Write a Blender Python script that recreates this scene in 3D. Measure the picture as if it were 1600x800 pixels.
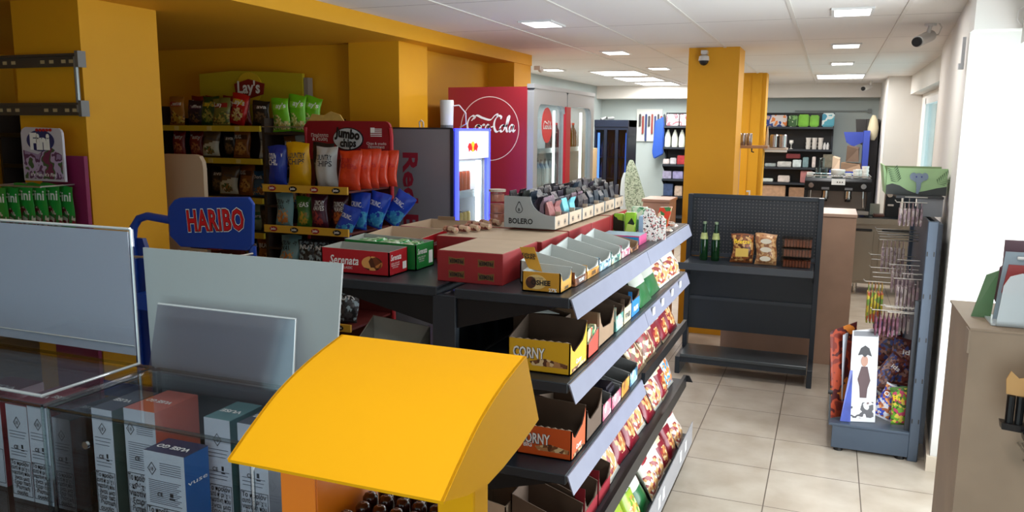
import bpy, bmesh, math, random
from mathutils import Vector, Matrix, Euler
PI = math.pi
random.seed(7)
for o in list(bpy.data.objects): bpy.data.objects.remove(o)
SC = bpy.context.scene
COL = SC.collection

# ------------------------------------------------------------ camera, world, light, exposure
cam = bpy.data.cameras.new('camera'); camo = bpy.data.objects.new('camera', cam); COL.objects.link(camo)
cr = Vector((0.93009479, 0.3672105, 0.00895141)); cu = Vector((-0.06572465, 0.14239658, 0.98762517)); cf = Vector((-0.36139168, 0.91917336, -0.1565771))
m = Matrix((( cr.x, cu.x, -cf.x, 0), (cr.y, cu.y, -cf.y, 0), (cr.z, cu.z, -cf.z, 1.8), (0, 0, 0, 1)))
camo.matrix_world = m
cam.sensor_width = 36; cam.lens = 36 * 1252.3 / 1600; cam.clip_start = 0.02; cam.clip_end = 100
SC.camera = camo
SC.view_settings.view_transform = 'Standard'; SC.view_settings.look = 'None'
SC.view_settings.gamma = 1; SC.view_settings.use_curve_mapping = False
SC.view_settings.exposure = 0.52
w = bpy.data.worlds.new('world'); SC.world = w; w.use_nodes = True
bg = w.node_tree.nodes['Background']; bg.inputs[0].default_value = (0.86, 0.93, 1.0, 1); bg.inputs[1].default_value = 2.0

def area(name, loc, rot, sx, sy, power, col=(1, 1, 1), parent=None):
    l = bpy.data.lights.new(name, 'AREA'); l.shape = 'RECTANGLE'; l.size = sx; l.size_y = sy; l.energy = power; l.color = col
    o = bpy.data.objects.new(name, l); COL.objects.link(o); o.location = loc; o.rotation_euler = rot
    if parent: o.parent = parent
    return o
# daylight through the shop front on the right (X = 1.3), through the front behind the till, and through the far window
area('daylight_shop_front', (1.22, 3.35, 1.2), (0, PI/2 + 0.3, 0), 1.9, 2.2, 84, (0.93, 0.97, 1.0))
area('daylight_entrance', (0.35, -1.4, 1.25), (PI/2 + 0.15, 0, 0), 1.5, 1.9, 13, (0.95, 0.98, 1.0))
area('daylight_far_window', (1.3, 9.6, 1.5), (0, PI/2, 0), 1.4, 2.4, 26, (0.93, 0.97, 1.0))

# ------------------------------------------------------------ helpers
def lin(c):
    out = []
    for v in c[:3]:
        v = v / 255.0
        out.append(v / 12.92 if v <= 0.04045 else ((v + 0.055) / 1.055) ** 2.4)
    return tuple(out) + (1,)
MATS = {}
def mat(name, c, rough=0.5, metal=0, emit=0, noise=0, nscale=20, bump=0, coat=0, spec=0.5, c2=None, coord='Object'):
    if name in MATS: return MATS[name]
    m = bpy.data.materials.new(name); m.use_nodes = True; nt = m.node_tree; b = nt.nodes['Principled BSDF']
    b.inputs['Base Color'].default_value = lin(c); b.inputs['Roughness'].default_value = rough; b.inputs['Metallic'].default_value = metal
    b.inputs['Specular IOR Level'].default_value = spec
    if coat: b.inputs['Coat Weight'].default_value = coat; b.inputs['Coat Roughness'].default_value = 0.1
    if emit:
        b.inputs['Emission Color'].default_value = lin(c); b.inputs['Emission Strength'].default_value = emit
    if noise or bump:
        tc = nt.nodes.new('ShaderNodeTexCoord'); n = nt.nodes.new('ShaderNodeTexNoise'); n.inputs['Scale'].default_value = nscale; n.inputs['Detail'].default_value = 3
        nt.links.new(tc.outputs[coord], n.inputs['Vector'])
        if noise:
            r = nt.nodes.new('ShaderNodeValToRGB'); l = lin(c)
            d = lin(c2) if c2 else tuple(v * (1 - noise) for v in l[:3]) + (1,)
            r.color_ramp.elements[0].position = 0.35; r.color_ramp.elements[1].position = 0.65
            r.color_ramp.elements[0].color = d; r.color_ramp.elements[1].color = l
            nt.links.new(n.outputs['Fac'], r.inputs['Fac']); nt.links.new(r.outputs['Color'], b.inputs['Base Color'])
        if bump:
            bp = nt.nodes.new('ShaderNodeBump'); bp.inputs['Strength'].default_value = bump; bp.inputs['Distance'].default_value = 0.01
            nt.links.new(n.outputs['Fac'], bp.inputs['Height']); nt.links.new(bp.outputs['Normal'], b.inputs['Normal'])
    MATS[name] = m; return m
def clear(name, tint=(248, 250, 250), f=1.0, rough=0.02):
    """thin clear plastic or glass: see-through with a Fresnel gloss"""
    if name in MATS: return MATS[name]
    m = bpy.data.materials.new(name); m.use_nodes = True; nt = m.node_tree; nt.nodes.remove(nt.nodes['Principled BSDF'])
    t = nt.nodes.new('ShaderNodeBsdfTransparent'); t.inputs[0].default_value = lin(tint)
    g = nt.nodes.new('ShaderNodeBsdfGlossy'); g.inputs['Roughness'].default_value = rough
    fr = nt.nodes.new('ShaderNodeLayerWeight'); fr.inputs[0].default_value = 0.5
    pw = nt.nodes.new('ShaderNodeMath'); pw.operation = 'POWER'; pw.inputs[1].default_value = 5.0
    mu = nt.nodes.new('ShaderNodeMath'); mu.operation = 'MULTIPLY_ADD'; mu.inputs[1].default_value = 0.5; mu.inputs[2].default_value = 0.04 * f; mu.use_clamp = True
    mx = nt.nodes.new('ShaderNodeMixShader'); L = nt.links.new
    L(fr.outputs['Facing'], pw.inputs[0]); L(pw.outputs[0], mu.inputs[0]); L(mu.outputs[0], mx.inputs[0]); L(t.outputs[0], mx.inputs[1]); L(g.outputs[0], mx.inputs[2])
    L(mx.outputs[0], nt.nodes['Material Output'].inputs[0]); MATS[name] = m; return m
def picmat(name, cols, scale=30, rough=0.35, kind='voronoi'):
    """printed picture: blotches in several colours"""
    if name in MATS: return MATS[name]
    m = bpy.data.materials.new(name); m.use_nodes = True; nt = m.node_tree; b = nt.nodes['Principled BSDF']; b.inputs['Roughness'].default_value = rough
    tc = nt.nodes.new('ShaderNodeTexCoord'); L = nt.links.new
    if kind == 'voronoi':
        v = nt.nodes.new('ShaderNodeTexVoronoi'); v.inputs['Scale'].default_value = scale * 1.5; src = v.outputs['Color']
        sp = nt.nodes.new('ShaderNodeSeparateColor'); L(src, sp.inputs[0]); fac = sp.outputs[0]
    else:
        v = nt.nodes.new('ShaderNodeTexNoise'); v.inputs['Scale'].default_value = scale; v.inputs['Detail'].default_value = 2; fac = v.outputs['Fac']
    L(tc.outputs['Object'], v.inputs['Vector'])
    r = nt.nodes.new('ShaderNodeValToRGB'); r.color_ramp.interpolation = 'CONSTANT'
    n = len(cols)
    lo, hi = (0.0, 1.0) if kind == 'voronoi' else (0.33, 0.67)
    while len(r.color_ramp.elements) < n: r.color_ramp.elements.new(0.5)
    for i, c in enumerate(cols):
        r.color_ramp.elements[i].position = 0 if i == 0 else lo + (hi - lo) * i / n
        r.color_ramp.elements[i].color = lin(c)
    L(fac, r.inputs['Fac']); L(r.outputs['Color'], b.inputs['Base Color']); MATS[name] = m; return m

class MB:
    def __init__(s): s.v = []; s.f = []; s.m = []
    def add(s, vs, fs, mi=0):
        o = len(s.v); s.v += [tuple(v) for v in vs]; s.f += [tuple(i + o for i in f) for f in fs]; s.m += [mi] * len(fs); return s
    def box(s, x0, x1, y0, y1, z0, z1, mi=0):
        return s.hexa([(x0, y0, z0), (x1, y0, z0), (x1, y1, z0), (x0, y1, z0), (x0, y0, z1), (x1, y0, z1), (x1, y1, z1), (x0, y1, z1)], mi)
    def hexa(s, p, mi=0):
        return s.add(p, [(0, 3, 2, 1), (4, 5, 6, 7), (0, 1, 5, 4), (1, 2, 6, 5), (2, 3, 7, 6), (3, 0, 4, 7)], mi)
    def prism(s, poly, ax, a, b, mi=0):
        """poly: 2D points; ax: axis of extrusion ('X': points are (y,z), 'Y': (x,z), 'Z': (x,y))"""
        def P(p, t): return {'X': (t, p[0], p[1]), 'Y': (p[0], t, p[1]), 'Z': (p[0], p[1], t)}[ax]
        n = len(poly); vs = [P(p, a) for p in poly] + [P(p, b) for p in poly]
        fs = [tuple(range(n)), tuple(range(2 * n - 1, n - 1, -1))] + [(i, i + n, (i + 1) % n + n, (i + 1) % n) for i in range(n)]
        return s.add(vs, fs, mi)
    def tube(s, pts, r, n=8, mi=0, cap=True):
        pts = [Vector(p) for p in pts]; rs = r if isinstance(r, (list, tuple)) else [r] * len(pts)
        rings = []; up = None
        for i, p in enumerate(pts):
            d = (pts[min(i + 1, len(pts) - 1)] - pts[max(i - 1, 0)]).normalized()
            if up is None:
                up = Vector((0, 0, 1)) if abs(d.z) < 0.9 else Vector((1, 0, 0))
            a = d.cross(up).normalized(); up = a.cross(d).normalized()
            rings.append([p + (a * math.cos(2 * PI * k / n) + up * math.sin(2 * PI * k / n)) * rs[i] for k in range(n)])
        vs = [v for R in rings for v in R]; fs = []
        for i in range(len(pts) - 1):
            for k in range(n): fs.append((i * n + k, i * n + (k + 1) % n, (i + 1) * n + (k + 1) % n, (i + 1) * n + k))
        if cap: fs += [tuple(range(n - 1, -1, -1)), tuple(range((len(pts) - 1) * n, len(pts) * n))]
        return s.add(vs, fs, mi)
    def lathe(s, prof, c=(0, 0, 0), n=16, mi=0, sx=1, sy=1):
        vs = []; fs = []
        for (r, z) in prof:
            for k in range(n): vs.append((c[0] + r * sx * math.cos(2 * PI * k / n), c[1] + r * sy * math.sin(2 * PI * k / n), c[2] + z))
        for i in range(len(prof) - 1):
            for k in range(n): fs.append((i * n + k, i * n + (k + 1) % n, (i + 1) * n + (k + 1) % n, (i + 1) * n + k))
        fs += [tuple(range(n - 1, -1, -1)), tuple(range((len(prof) - 1) * n, len(prof) * n))]
        return s.add(vs, fs, mi)
    def cyl(s, p0, p1, r, n=12, mi=0): return s.tube([p0, p1], r, n, mi)
    def ellipse(s, cx, cz, rx, rz, y0, y1, n=28, mi=0): return s.prism([(cx + rx * math.cos(2 * PI * k / n), cz + rz * math.sin(2 * PI * k / n)) for k in range(n)], 'Y', y0, y1, mi)

def tag(o, label=None, cat=None, group=None, kind=None):
    if label: o['label'] = label
    if cat: o['category'] = cat
    if group: o['group'] = group
    if kind: o['kind'] = kind
    return o
def wloc(p):
    v = Vector((0, 0, 0))
    while p is not None: v += p.location; p = p.parent
    return v
def obj(name, mb, mats, parent=None, bevel=0, smooth=False, loc=None, label=None, raw=False):
    me = bpy.data.meshes.new(name)
    off = Vector((0, 0, 0)) if raw else Vector(loc) if loc is not None else wloc(parent)
    me.from_pydata([(v[0] - off.x, v[1] - off.y, v[2] - off.z) for v in mb.v], [], mb.f)
    if not isinstance(mats, (list, tuple)): mats = [mats]
    for m_ in mats: me.materials.append(m_)
    me.polygons.foreach_set('material_index', mb.m)
    bm = bmesh.new(); bm.from_mesh(me)
    bmesh.ops.recalc_face_normals(bm, faces=bm.faces)
    if bevel: bmesh.ops.bevel(bm, geom=list(bm.edges), offset=bevel, segments=1 if bevel < 0.004 else 2, affect='EDGES', clamp_overlap=True)
    bm.to_mesh(me); bm.free()
    if smooth:
        me.polygons.foreach_set('use_smooth', [True] * len(me.polygons))
        try: me.set_sharp_from_angle(angle=0.7)
        except Exception: pass
    me.update()
    o = bpy.data.objects.new(name, me); COL.objects.link(o)
    if parent: o.parent = parent
    if loc is not None: o.location = loc
    if label: o['label'] = label
    return o
def thing(name, label, cat, loc=(0, 0, 0), group=None):
    o = bpy.data.objects.new(name, None); COL.objects.link(o); o.location = loc; o.empty_display_size = 0.1
    return tag(o, label, cat, group)
def struct(name, mb, m, bevel=0):
    o = obj(name, mb, m, bevel=bevel); o['kind'] = 'structure'; return o
def dup(root, loc, rot=None, label=None, group=None, scale=None, drop=()):
    r = root.copy(); COL.objects.link(r); r.location = loc
    if rot is not None: r.rotation_euler = rot
    if label: r['label'] = label
    if group: r['group'] = group
    if scale: r.scale = scale
    def rec(src, dst):
        for ch in [c for c in bpy.data.objects if c.parent == src]:
            c = ch.copy(); COL.objects.link(c); c.parent = dst; rec(ch, c)
    rec(root, r); return r
TXT = {}
def text_geo(s, bold=0.0, shear=0.0, space=1.0):
    k = (s, bold, shear, space)
    if k in TXT: return TXT[k]
    cu_ = bpy.data.curves.new('t', 'FONT'); cu_.body = s; cu_.size = 1; cu_.offset = bold; cu_.shear = shear; cu_.align_x = 'CENTER'; cu_.align_y = 'CENTER'
    cu_.space_character = space; cu_.resolution_u = 2
    o = bpy.data.objects.new('t', cu_); COL.objects.link(o)
    dg = bpy.context.evaluated_depsgraph_get(); me = bpy.data.meshes.new_from_object(o.evaluated_get(dg))
    vs = [(v.co.x, v.co.y) for v in me.vertices]; fs = [tuple(p.vertices) for p in me.polygons]
    bpy.data.objects.remove(o); bpy.data.curves.remove(cu_); bpy.data.meshes.remove(me)
    if vs:
        cx = (min(v[0] for v in vs) + max(v[0] for v in vs)) / 2; cy = (min(v[1] for v in vs) + max(v[1] for v in vs)) / 2
        vs = [(a - cx, b - cy) for a, b in vs]
    TXT[k] = (vs, fs); return TXT[k]
FR = {'S': ((1, 0, 0), (0, 0, 1)), 'E': ((0, 1, 0), (0, 0, 1)), 'N': ((-1, 0, 0), (0, 0, 1)), 'W': ((0, -1, 0), (0, 0, 1)), 'T': ((1, 0, 0), (0, 1, 0)), 'TE': ((0, 1, 0), (-1, 0, 0)),
      'SV': ((0, 0, -1), (1, 0, 0))}
def txt(s, size, parent, at, m, face='S', w=None, bold=0.0, shear=0.0, flip=False, space=1.0, rot=0, surf=None, name='lettering', lines=1.1, axes=None):
    """flat lettering centred at a world point. size = height of a line, w = wanted total width"""
    mb = MB(); ax, ay = [Vector(a) for a in (axes or FR[face])]
    rows = s.split('\n'); n = Vector(ax).cross(ay) * 0.0008
    for i, row in enumerate(rows):
        vs, fs = text_geo(row, bold, shear, space)
        if not vs: continue
        W = max(v[0] for v in vs) - min(v[0] for v in vs); Hh = 0.72
        k = size / Hh; kx = (w / W) if (w and len(rows) == 1) else (min(k, w / W) if w else k)
        y0 = (len(rows) - 1) / 2 * size * lines - i * size * lines
        P = []
        for (a, b) in vs:
            a *= kx; b = b * k + y0
            if flip: a, b = -a, -b
            if rot: a, b = a * math.cos(rot) - b * math.sin(rot), a * math.sin(rot) + b * math.cos(rot)
            if surf: P.append(Vector(surf(a, b)))
            else: P.append(Vector(at) + ax * a + ay * b + n)
        mb.add(P, fs)
    o = obj(name, mb, m, parent)
    return o

def stroke_geo(pts, wd, nib=0.7, th=0.22, steps=8):
    """calligraphic stroke: Catmull-Rom through pts, width set by a slanted nib"""
    P = [Vector((a, b)) for a, b in pts]; Q = []
    for i in range(len(P) - 1):
        p0 = P[max(i - 1, 0)]; p1 = P[i]; p2 = P[i + 1]; p3 = P[min(i + 2, len(P) - 1)]
        for k in range(steps):
            t = k / steps
            Q.append(0.5 * ((2 * p1) + (p2 - p0) * t + (2 * p0 - 5 * p1 + 4 * p2 - p3) * t * t + (3 * p1 - p0 - 3 * p2 + p3) * t ** 3))
    Q.append(P[-1]); vs = []; fs = []
    for i, q in enumerate(Q):
        d = (Q[min(i + 1, len(Q) - 1)] - Q[max(i - 1, 0)]); a = math.atan2(d.y, d.x)
        ww = wd * (th + (1 - th) * abs(math.sin(a - nib)))
        if i in (0, len(Q) - 1): ww *= 0.5
        nn = Vector((-math.sin(a), math.cos(a))) * ww / 2
        vs += [tuple(q + nn), tuple(q - nn)]
    for i in range(len(Q) - 1): fs.append((2 * i, 2 * i + 1, 2 * i + 3, 2 * i + 2))
    return vs, fs
COLA = [ # script lettering, about 9 units wide and 3 high
    [(1.5, 2.25), (1.75, 2.6), (1.35, 2.85), (0.75, 2.45), (0.35, 1.5), (0.45, 0.6), (0.95, 0.25), (1.5, 0.6), (1.8, 1.0)],
    [(2.35, 1.35), (1.95, 1.2), (1.75, 0.65), (1.95, 0.25), (2.35, 0.4), (2.6, 0.95), (2.35, 1.35), (2.5, 1.15), (2.9, 1.15)],
    [(3.5, 1.2), (3.35, 1.4), (3.0, 1.15), (2.85, 0.6), (3.05, 0.25), (3.4, 0.4), (3.7, 0.8)],
    [(4.3, 1.3), (4.0, 1.35), (3.75, 0.95), (3.7, 0.45), (3.9, 0.25), (4.2, 0.6), (4.4, 1.3), (4.3, 0.6), (4.45, 0.25), (4.75, 0.55)],
    [(4.7, 0.95), (5.15, 1.1)],
    [(6.5, 2.3), (6.6, 2.7), (6.1, 2.85), (5.5, 2.2), (5.3, 1.2), (5.6, 0.3), (6.1, 0.3), (6.5, 0.8)],
    [(1.1, 2.0), (2.0, 2.9), (3.2, 2.5), (4.6, 2.2), (5.4, 2.9), (5.9, 3.1), (5.9, 2.6)],
    [(7.0, 1.35), (6.6, 1.2), (6.4, 0.65), (6.6, 0.25), (7.0, 0.4), (7.25, 0.95), (7.0, 1.35), (7.2, 1.15), (7.5, 1.3)],
    [(7.5, 1.0), (7.9, 1.9), (8.1, 2.7), (7.85, 2.75), (7.65, 1.9), (7.55, 0.7), (7.75, 0.25), (8.1, 0.6)],
    [(8.75, 1.3), (8.4, 1.35), (8.15, 0.95), (8.1, 0.45), (8.3, 0.25), (8.6, 0.6), (8.85, 1.3), (8.75, 0.6), (8.9, 0.25), (9.2, 0.6)],
]
def cola_script(parent, at, width, face, m, wd=0.42):
    ax, ay = [Vector(a) for a in FR[face]]; n = ax.cross(ay) * 0.0015; mb = MB(); k = width / 8.9
    for s in COLA:
        vs, fs = stroke_geo(s, wd)
        mb.add([Vector(at) + ax * ((a - 4.8) * k) + ay * ((b - 1.5) * k) + n for a, b in vs], fs)
    return obj('lettering', mb, m, parent)

# ------------------------------------------------------------ shared materials
YEL = mat('yellow_paint', (224, 160, 16), 0.62, noise=0.04, nscale=2, bump=0.02)
WHITE = mat('white_paint', (216, 213, 208), 0.7, noise=0.03, nscale=3)
GREYW = mat('grey_wall', (172, 184, 184), 0.75, noise=0.03, nscale=3)
CEIL = mat('ceiling_tile', (225, 202, 198), 0.8, noise=0.03, nscale=2)
CHAR = mat('charcoal_metal', (42, 48, 56), 0.38, 0.2, bump=0.05, nscale=200)
SLATE = mat('slate_metal', (72, 84, 100), 0.42, 0.2, bump=0.05, nscale=200)
DARK = mat('black_plastic', (18, 18, 20), 0.4)
STRIP = mat('price_strip', (134, 136, 156), 0.35, noise=0.06, nscale=12)
WOOD = mat('pale_wood', (176, 142, 120), 0.55, noise=0.1, nscale=6)
CARD = mat('brown_card', (150, 122, 96), 0.8, noise=0.08, nscale=15)
CARDG = mat('grey_card', (168, 168, 162), 0.8, noise=0.08, nscale=15)
CARDD = mat('dark_card', (96, 76, 62), 0.8, noise=0.08, nscale=15)
BEIGE = mat('beige_card', (196, 172, 148), 0.8, noise=0.06, nscale=12)
ACR = clear('clear_acrylic', (244, 246, 247), 1.3)
ACRE = mat('acrylic_edge', (205, 212, 215), 0.15)
GLASS = clear('glass', (225, 232, 232))
TW = mat('white_ink', (240, 240, 240), 0.5); TB = mat('black_ink', (20, 20, 24), 0.5); TR = mat('red_ink', (178, 26, 36), 0.5)
TY = mat('yellow_ink', (240, 200, 40), 0.5); TG = mat('grey_ink', (70, 72, 82), 0.5); TN = mat('navy_ink', (24, 30, 90), 0.5)
STEEL = mat('steel', (150, 142, 130), 0.3, 0.85, noise=0.05, nscale=4)
CHROME = mat('chrome', (200, 200, 200), 0.15, 1)
CERAM = mat('white_ceramic', (232, 230, 224), 0.3)
BLACKM = mat('black_metal', (24, 26, 30), 0.35, 0.4)
WIRE = mat('wire_metal', (190, 186, 180), 0.3, 0.8)
# ============================================================ SETTING
# floor tiles .4438 x .460 m with dark joints
fm = bpy.data.materials.new('floor_tiles'); fm.use_nodes = True; nt = fm.node_tree; b = nt.nodes['Principled BSDF']; L = nt.links.new; N = nt.nodes.new
tc = N('ShaderNodeTexCoord'); sp = N('ShaderNodeSeparateXYZ'); L(tc.outputs['Object'], sp.inputs[0])
def mth(op, a, c=None, cl=False):
    n = N('ShaderNodeMath'); n.operation = op; n.use_clamp = cl
    for i, v in enumerate((a, c)):
        if v is None: continue
        if isinstance(v, (int, float)): n.inputs[i].default_value = v
        else: L(v, n.inputs[i])
    return n.outputs[0]
def joint(o, org, per):
    q = mth('FRACT', mth('DIVIDE', mth('ADD', o, -org + per * 40), per)); q = mth('ABSOLUTE', mth('ADD', q, -0.5)); return mth('GREATER_THAN', q, 0.5 - 0.0028 / per)
jj = mth('MAXIMUM', joint(sp.outputs[0], -0.6382, 0.4438), joint(sp.outputs[1], 5.6988, 0.4601))
n1 = N('ShaderNodeTexNoise'); n1.inputs['Scale'].default_value = 5; n1.inputs['Detail'].default_value = 5; L(tc.outputs['Object'], n1.inputs['Vector'])
r1 = N('ShaderNodeValToRGB'); r1.color_ramp.elements[0].position = 0.3; r1.color_ramp.elements[1].position = 0.7
r1.color_ramp.elements[0].color = lin((166, 152, 136)); r1.color_ramp.elements[1].color = lin((186, 175, 161)); L(n1.outputs['Fac'], r1.inputs['Fac'])
mx = N('ShaderNodeMix'); mx.data_type = 'RGBA'; L(jj, mx.inputs[0]); L(r1.outputs['Color'], mx.inputs[6]); mx.inputs[7].default_value = lin((96, 84, 74)); L(mx.outputs[2], b.inputs['Base Color'])
b.inputs['Roughness'].default_value = 0.38
struct('floor', MB().box(-6.8, 1.5, -1.8, 13.4, -0.1, 0), fm)
# ceiling: panels with pale T-bars lengthways and thin dark cross joints
cm = bpy.data.materials.new('ceiling_panels'); cm.use_nodes = True; nt = cm.node_tree; b = nt.nodes['Principled BSDF']; L = nt.links.new; N = nt.nodes.new
tc = N('ShaderNodeTexCoord'); sp = N('ShaderNodeSeparateXYZ'); L(tc.outputs['Object'], sp.inputs[0])
def joint2(o, org, per, wd):
    q = mth('FRACT', mth('DIVIDE', mth('ADD', o, -org + per * 40), per)); q = mth('ABSOLUTE', mth('ADD', q, -0.5)); return mth('GREATER_THAN', q, 0.5 - wd / per)
n1 = N('ShaderNodeTexNoise'); n1.inputs['Scale'].default_value = 1.2; L(tc.outputs['Object'], n1.inputs['Vector'])
r1 = N('ShaderNodeValToRGB'); r1.color_ramp.elements[0].color = lin((226, 222, 218)); r1.color_ramp.elements[1].color = lin((234, 231, 228)); L(n1.outputs['Fac'], r1.inputs['Fac'])
m1 = N('ShaderNodeMix'); m1.data_type = 'RGBA'; L(joint2(sp.outputs[1], 5.5, 1.25, 0.004), m1.inputs[0]); L(r1.outputs['Color'], m1.inputs[6]); m1.inputs[7].default_value = lin((140, 132, 128)); L(m1.outputs[2], b.inputs['Base Color'])
b.inputs['Roughness'].default_value = 0.8
struct('ceiling', MB().box(-6.8, 1.5, -1.8, 13.4, 2.5, 2.6), cm)
TB_ = MB()
for k in range(-3, 3):
    x = -0.27 + 0.618 * k
    TB_.box(x - 0.011, x + 0.011, 0.2, 12.9, 2.494, 2.4995)
struct('trim_1', TB_, mat('t_bar', (222, 218, 212), 0.5))
struct('wall_back', MB().box(-3.8, 0.66, 13.2, 13.3, 0, 2.5), GREYW)
struct('trim_2', MB().box(-3.6, 0.66, 12.85, 13.2, 2.3, 2.5), WHITE)
struct('wall_back_right', MB().box(0.62, 1.5, 11.35, 11.45, 0, 2.5), WHITE)
struct('wall_niche', MB().box(0.62, 0.66, 11.45, 13.2, 0, 2.5), WHITE)
struct('wall_left_far', MB().box(-3.7, -3.6, 7.42, 13.2, 0, 2.5), GREYW)
# right wall beyond the pillar, with the far window
wr = MB(); wr.box(1.02, 1.12, 7.6, 8.4, 0, 2.5); wr.box(1.02, 1.12, 10.75, 11.35, 0, 2.5); wr.box(1.02, 1.12, 8.4, 10.75, 0, 1.0); wr.box(1.02, 1.12, 8.4, 10.75, 2.2, 2.5)
struct('wall_right_far', wr, WHITE)
struct('trim_3', MB().box(0.88, 1.02, 7.4, 11.35, 2.27, 2.5), WHITE)
wf = MB()
for y in (8.4, 9.25, 9.45, 10.68): wf.box(1.0, 1.08, y, y + 0.07, 1.0, 2.2)
for z in (1.0, 2.13): wf.box(1.0, 1.08, 8.4, 10.75, z, z + 0.07)
wo = struct('window_1', wf, mat('window_frame_white', (225, 225, 225), 0.4))
obj('pane', MB().box(1.035, 1.045, 8.45, 10.7, 1.05, 2.15), clear('window_glass', (190, 205, 205)), wo)
# pillar on the right: rotated slightly
pil = [(0.604, 4.64), (1.25, 4.60), (1.25, 7.62), (0.80, 7.62)]
struct('wall_pillar', MB().prism(pil, 'Z', 0, 2.5), WHITE)
struct('trim_4', MB().box(0.6, 1.3, 4.5, 4.66, 2.29, 2.5), WHITE)
struct('trim_5', MB().box(0.80, 1.3, -1.5, 4.5, 2.22, 2.5), WHITE)
bbp = [(0.596, 4.628), (1.0, 4.60), (1.0, 4.588), (0.584, 4.616), (0.75, 6.9), (0.762, 6.9)]
struct('baseboard_pillar', MB().prism([(0.585, 4.62), (1.0, 4.592), (1.0, 4.602), (0.602, 4.634), (0.76, 6.9), (0.745, 6.9)], 'Z', 0, 0.085), mat('beige_skirting', (206, 192, 174), 0.4))
# shop front with its big panes, right of the till
struct('wall_right_near', MB().box(1.26, 1.36, -1.8, 2.2, 0, 2.5), WHITE)
sf = MB(); sf.box(1.26, 1.34, 2.2, 4.6, 0, 0.12)
for y in (2.2, 3.35, 4.52): sf.box(1.26, 1.34, y, y + 0.08, 0.12, 2.22)
so = struct('window_2', sf, MATS['window_frame_white'])
obj('pane', MB().box(1.295, 1.305, 2.28, 4.52, 0.12, 2.22), MATS['window_glass'], so)
# the front wall behind the till with a wide opening
wb = MB(); wb.box(-6.8, -2.8, -1.7, -1.6, 0, 2.5); wb.box(-2.8, 1.3, -1.7, -1.6, 2.25, 2.5); wb.box(-2.8, 1.3, -1.7, -1.6, 0, 0.3)
struct('wall_front', wb, WHITE)
sf = MB()
for x in (-2.8, -1.5, -0.15, 1.2): sf.box(x, x + 0.08, -1.7, -1.6, 0.3, 2.25)
so = struct('window_3', sf, MATS['window_frame_white'])
obj('pane', MB().box(-2.75, 1.25, -1.655, -1.645, 0.3, 2.25), MATS['window_glass'], so)
# yellow corner: soffit, walls and columns
struct('wall_left', MB().box(-6.9, -6.8, -1.8, 5.15, 0, 2.4), YEL)
struct('trim_6', MB().box(-6.8, -2.73, -1.6, 7.42, 2.4, 2.4995), YEL)
struct('wall_yellow_back', MB().box(-6.8, -3.26, 5.15, 5.25, 0, 2.4), YEL)
struct('wall_column_middle', MB().box(-3.27, -2.86, 5.07, 5.5, 0, 2.4), YEL)
struct('wall_yellow_side', MB().box(-3.15, -3.0, 5.5, 6.98, 0, 2.4), YEL)
struct('wall_column_far', MB().box(-3.6, -2.74, 6.98, 7.42, 0, 2.4), YEL)
struct('wall_column_near', MB().box(-3.81, -3.36, 2.9, 3.38, 0, 2.4), YEL)
struct('wall_column_centre', MB().box(-1.19, -0.765, 7.14, 7.56, 0, 2.5), YEL)
c2 = MB(); c2.box(-1.05, -0.83, 10.35, 10.7, 0, 2.5); c2.box(-0.83, -0.78, 10.38, 10.7, 0, 2.5)
c2.box(-0.965, -0.955, 10.343, 10.36, 0, 2.5)
struct('wall_column_second', c2, YEL)

# ceiling lamps
LW = mat('lamp_diffuser', (255, 253, 250), 0.5, emit=5.0); LF = mat('lamp_frame', (225, 225, 225), 0.5)
def lamp(x, y, sx, sy, power, label, grp):
    t = thing('ceiling_lamp', label, 'ceiling light', (x, y, 2.5), grp)
    f = MB(); e = 0.018
    f.box(x - sx/2 - e, x + sx/2 + e, y - sy/2 - e, y - sy/2, 2.488, 2.4995); f.box(x - sx/2 - e, x + sx/2 + e, y + sy/2, y + sy/2 + e, 2.488, 2.4995)
    f.box(x - sx/2 - e, x - sx/2, y - sy/2, y + sy/2, 2.488, 2.4995); f.box(x + sx/2, x + sx/2 + e, y - sy/2, y + sy/2, 2.488, 2.4995)
    obj('frame', f, LF, t); obj('diffuser', MB().box(x - sx/2, x + sx/2, y - sy/2, y + sy/2, 2.491, 2.4995), LW, t)
    a = area('lamp_light', (0, 0, -0.02), (0, 0, 0), sx, sy, power, (1, 0.97, 0.93)); a.parent = t
for x, y, lb in [(-1.85, 5.22, 'small square ceiling lamp nearest the yellow beam, closest of its row'), (-1.88, 7.33, 'small square ceiling lamp second in the row along the yellow beam'),
                 (-1.88, 9.3, 'tiny square ceiling lamp beside the big panels near the centre column'), (-3.12, 9.2, 'tiny square ceiling lamp just above the soda fridge doors'),
                 (0.065, 5.25, 'square ceiling lamp at top right, nearest of the right row'), (0.06, 7.26, 'square ceiling lamp in the right row, second from the front'),
                 (0.05, 9.1, 'square ceiling lamp in the right row, just before the long panel')]:
    lamp(x, y, 0.195, 0.28, 8, lb, 'small recessed ceiling lamps')
for x, y in [(0.06, 3.2), (-0.2, 0.4)]: lamp(x, y, 0.195, 0.28, 6, 'small unseen ceiling lamp added for light above the till side of the shop', 'small recessed ceiling lamps')  # both out of view; the nearer one is added to brighten the till foreground
for x, y, lb in [(-2.5, 9.95, 'large bright ceiling panel, nearest of the three staggered panels'), (-2.52, 11.15, 'large bright ceiling panel, middle of the three staggered panels'),
                 (-2.5, 12.3, 'large bright ceiling panel, farthest of the three staggered panels'), (0.05, 11.2, 'long bright ceiling panel at the end of the right row above the coffee corner')]:
    lamp(x, y, 0.54, 0.78, 22, lb, 'large ceiling panels')

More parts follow.
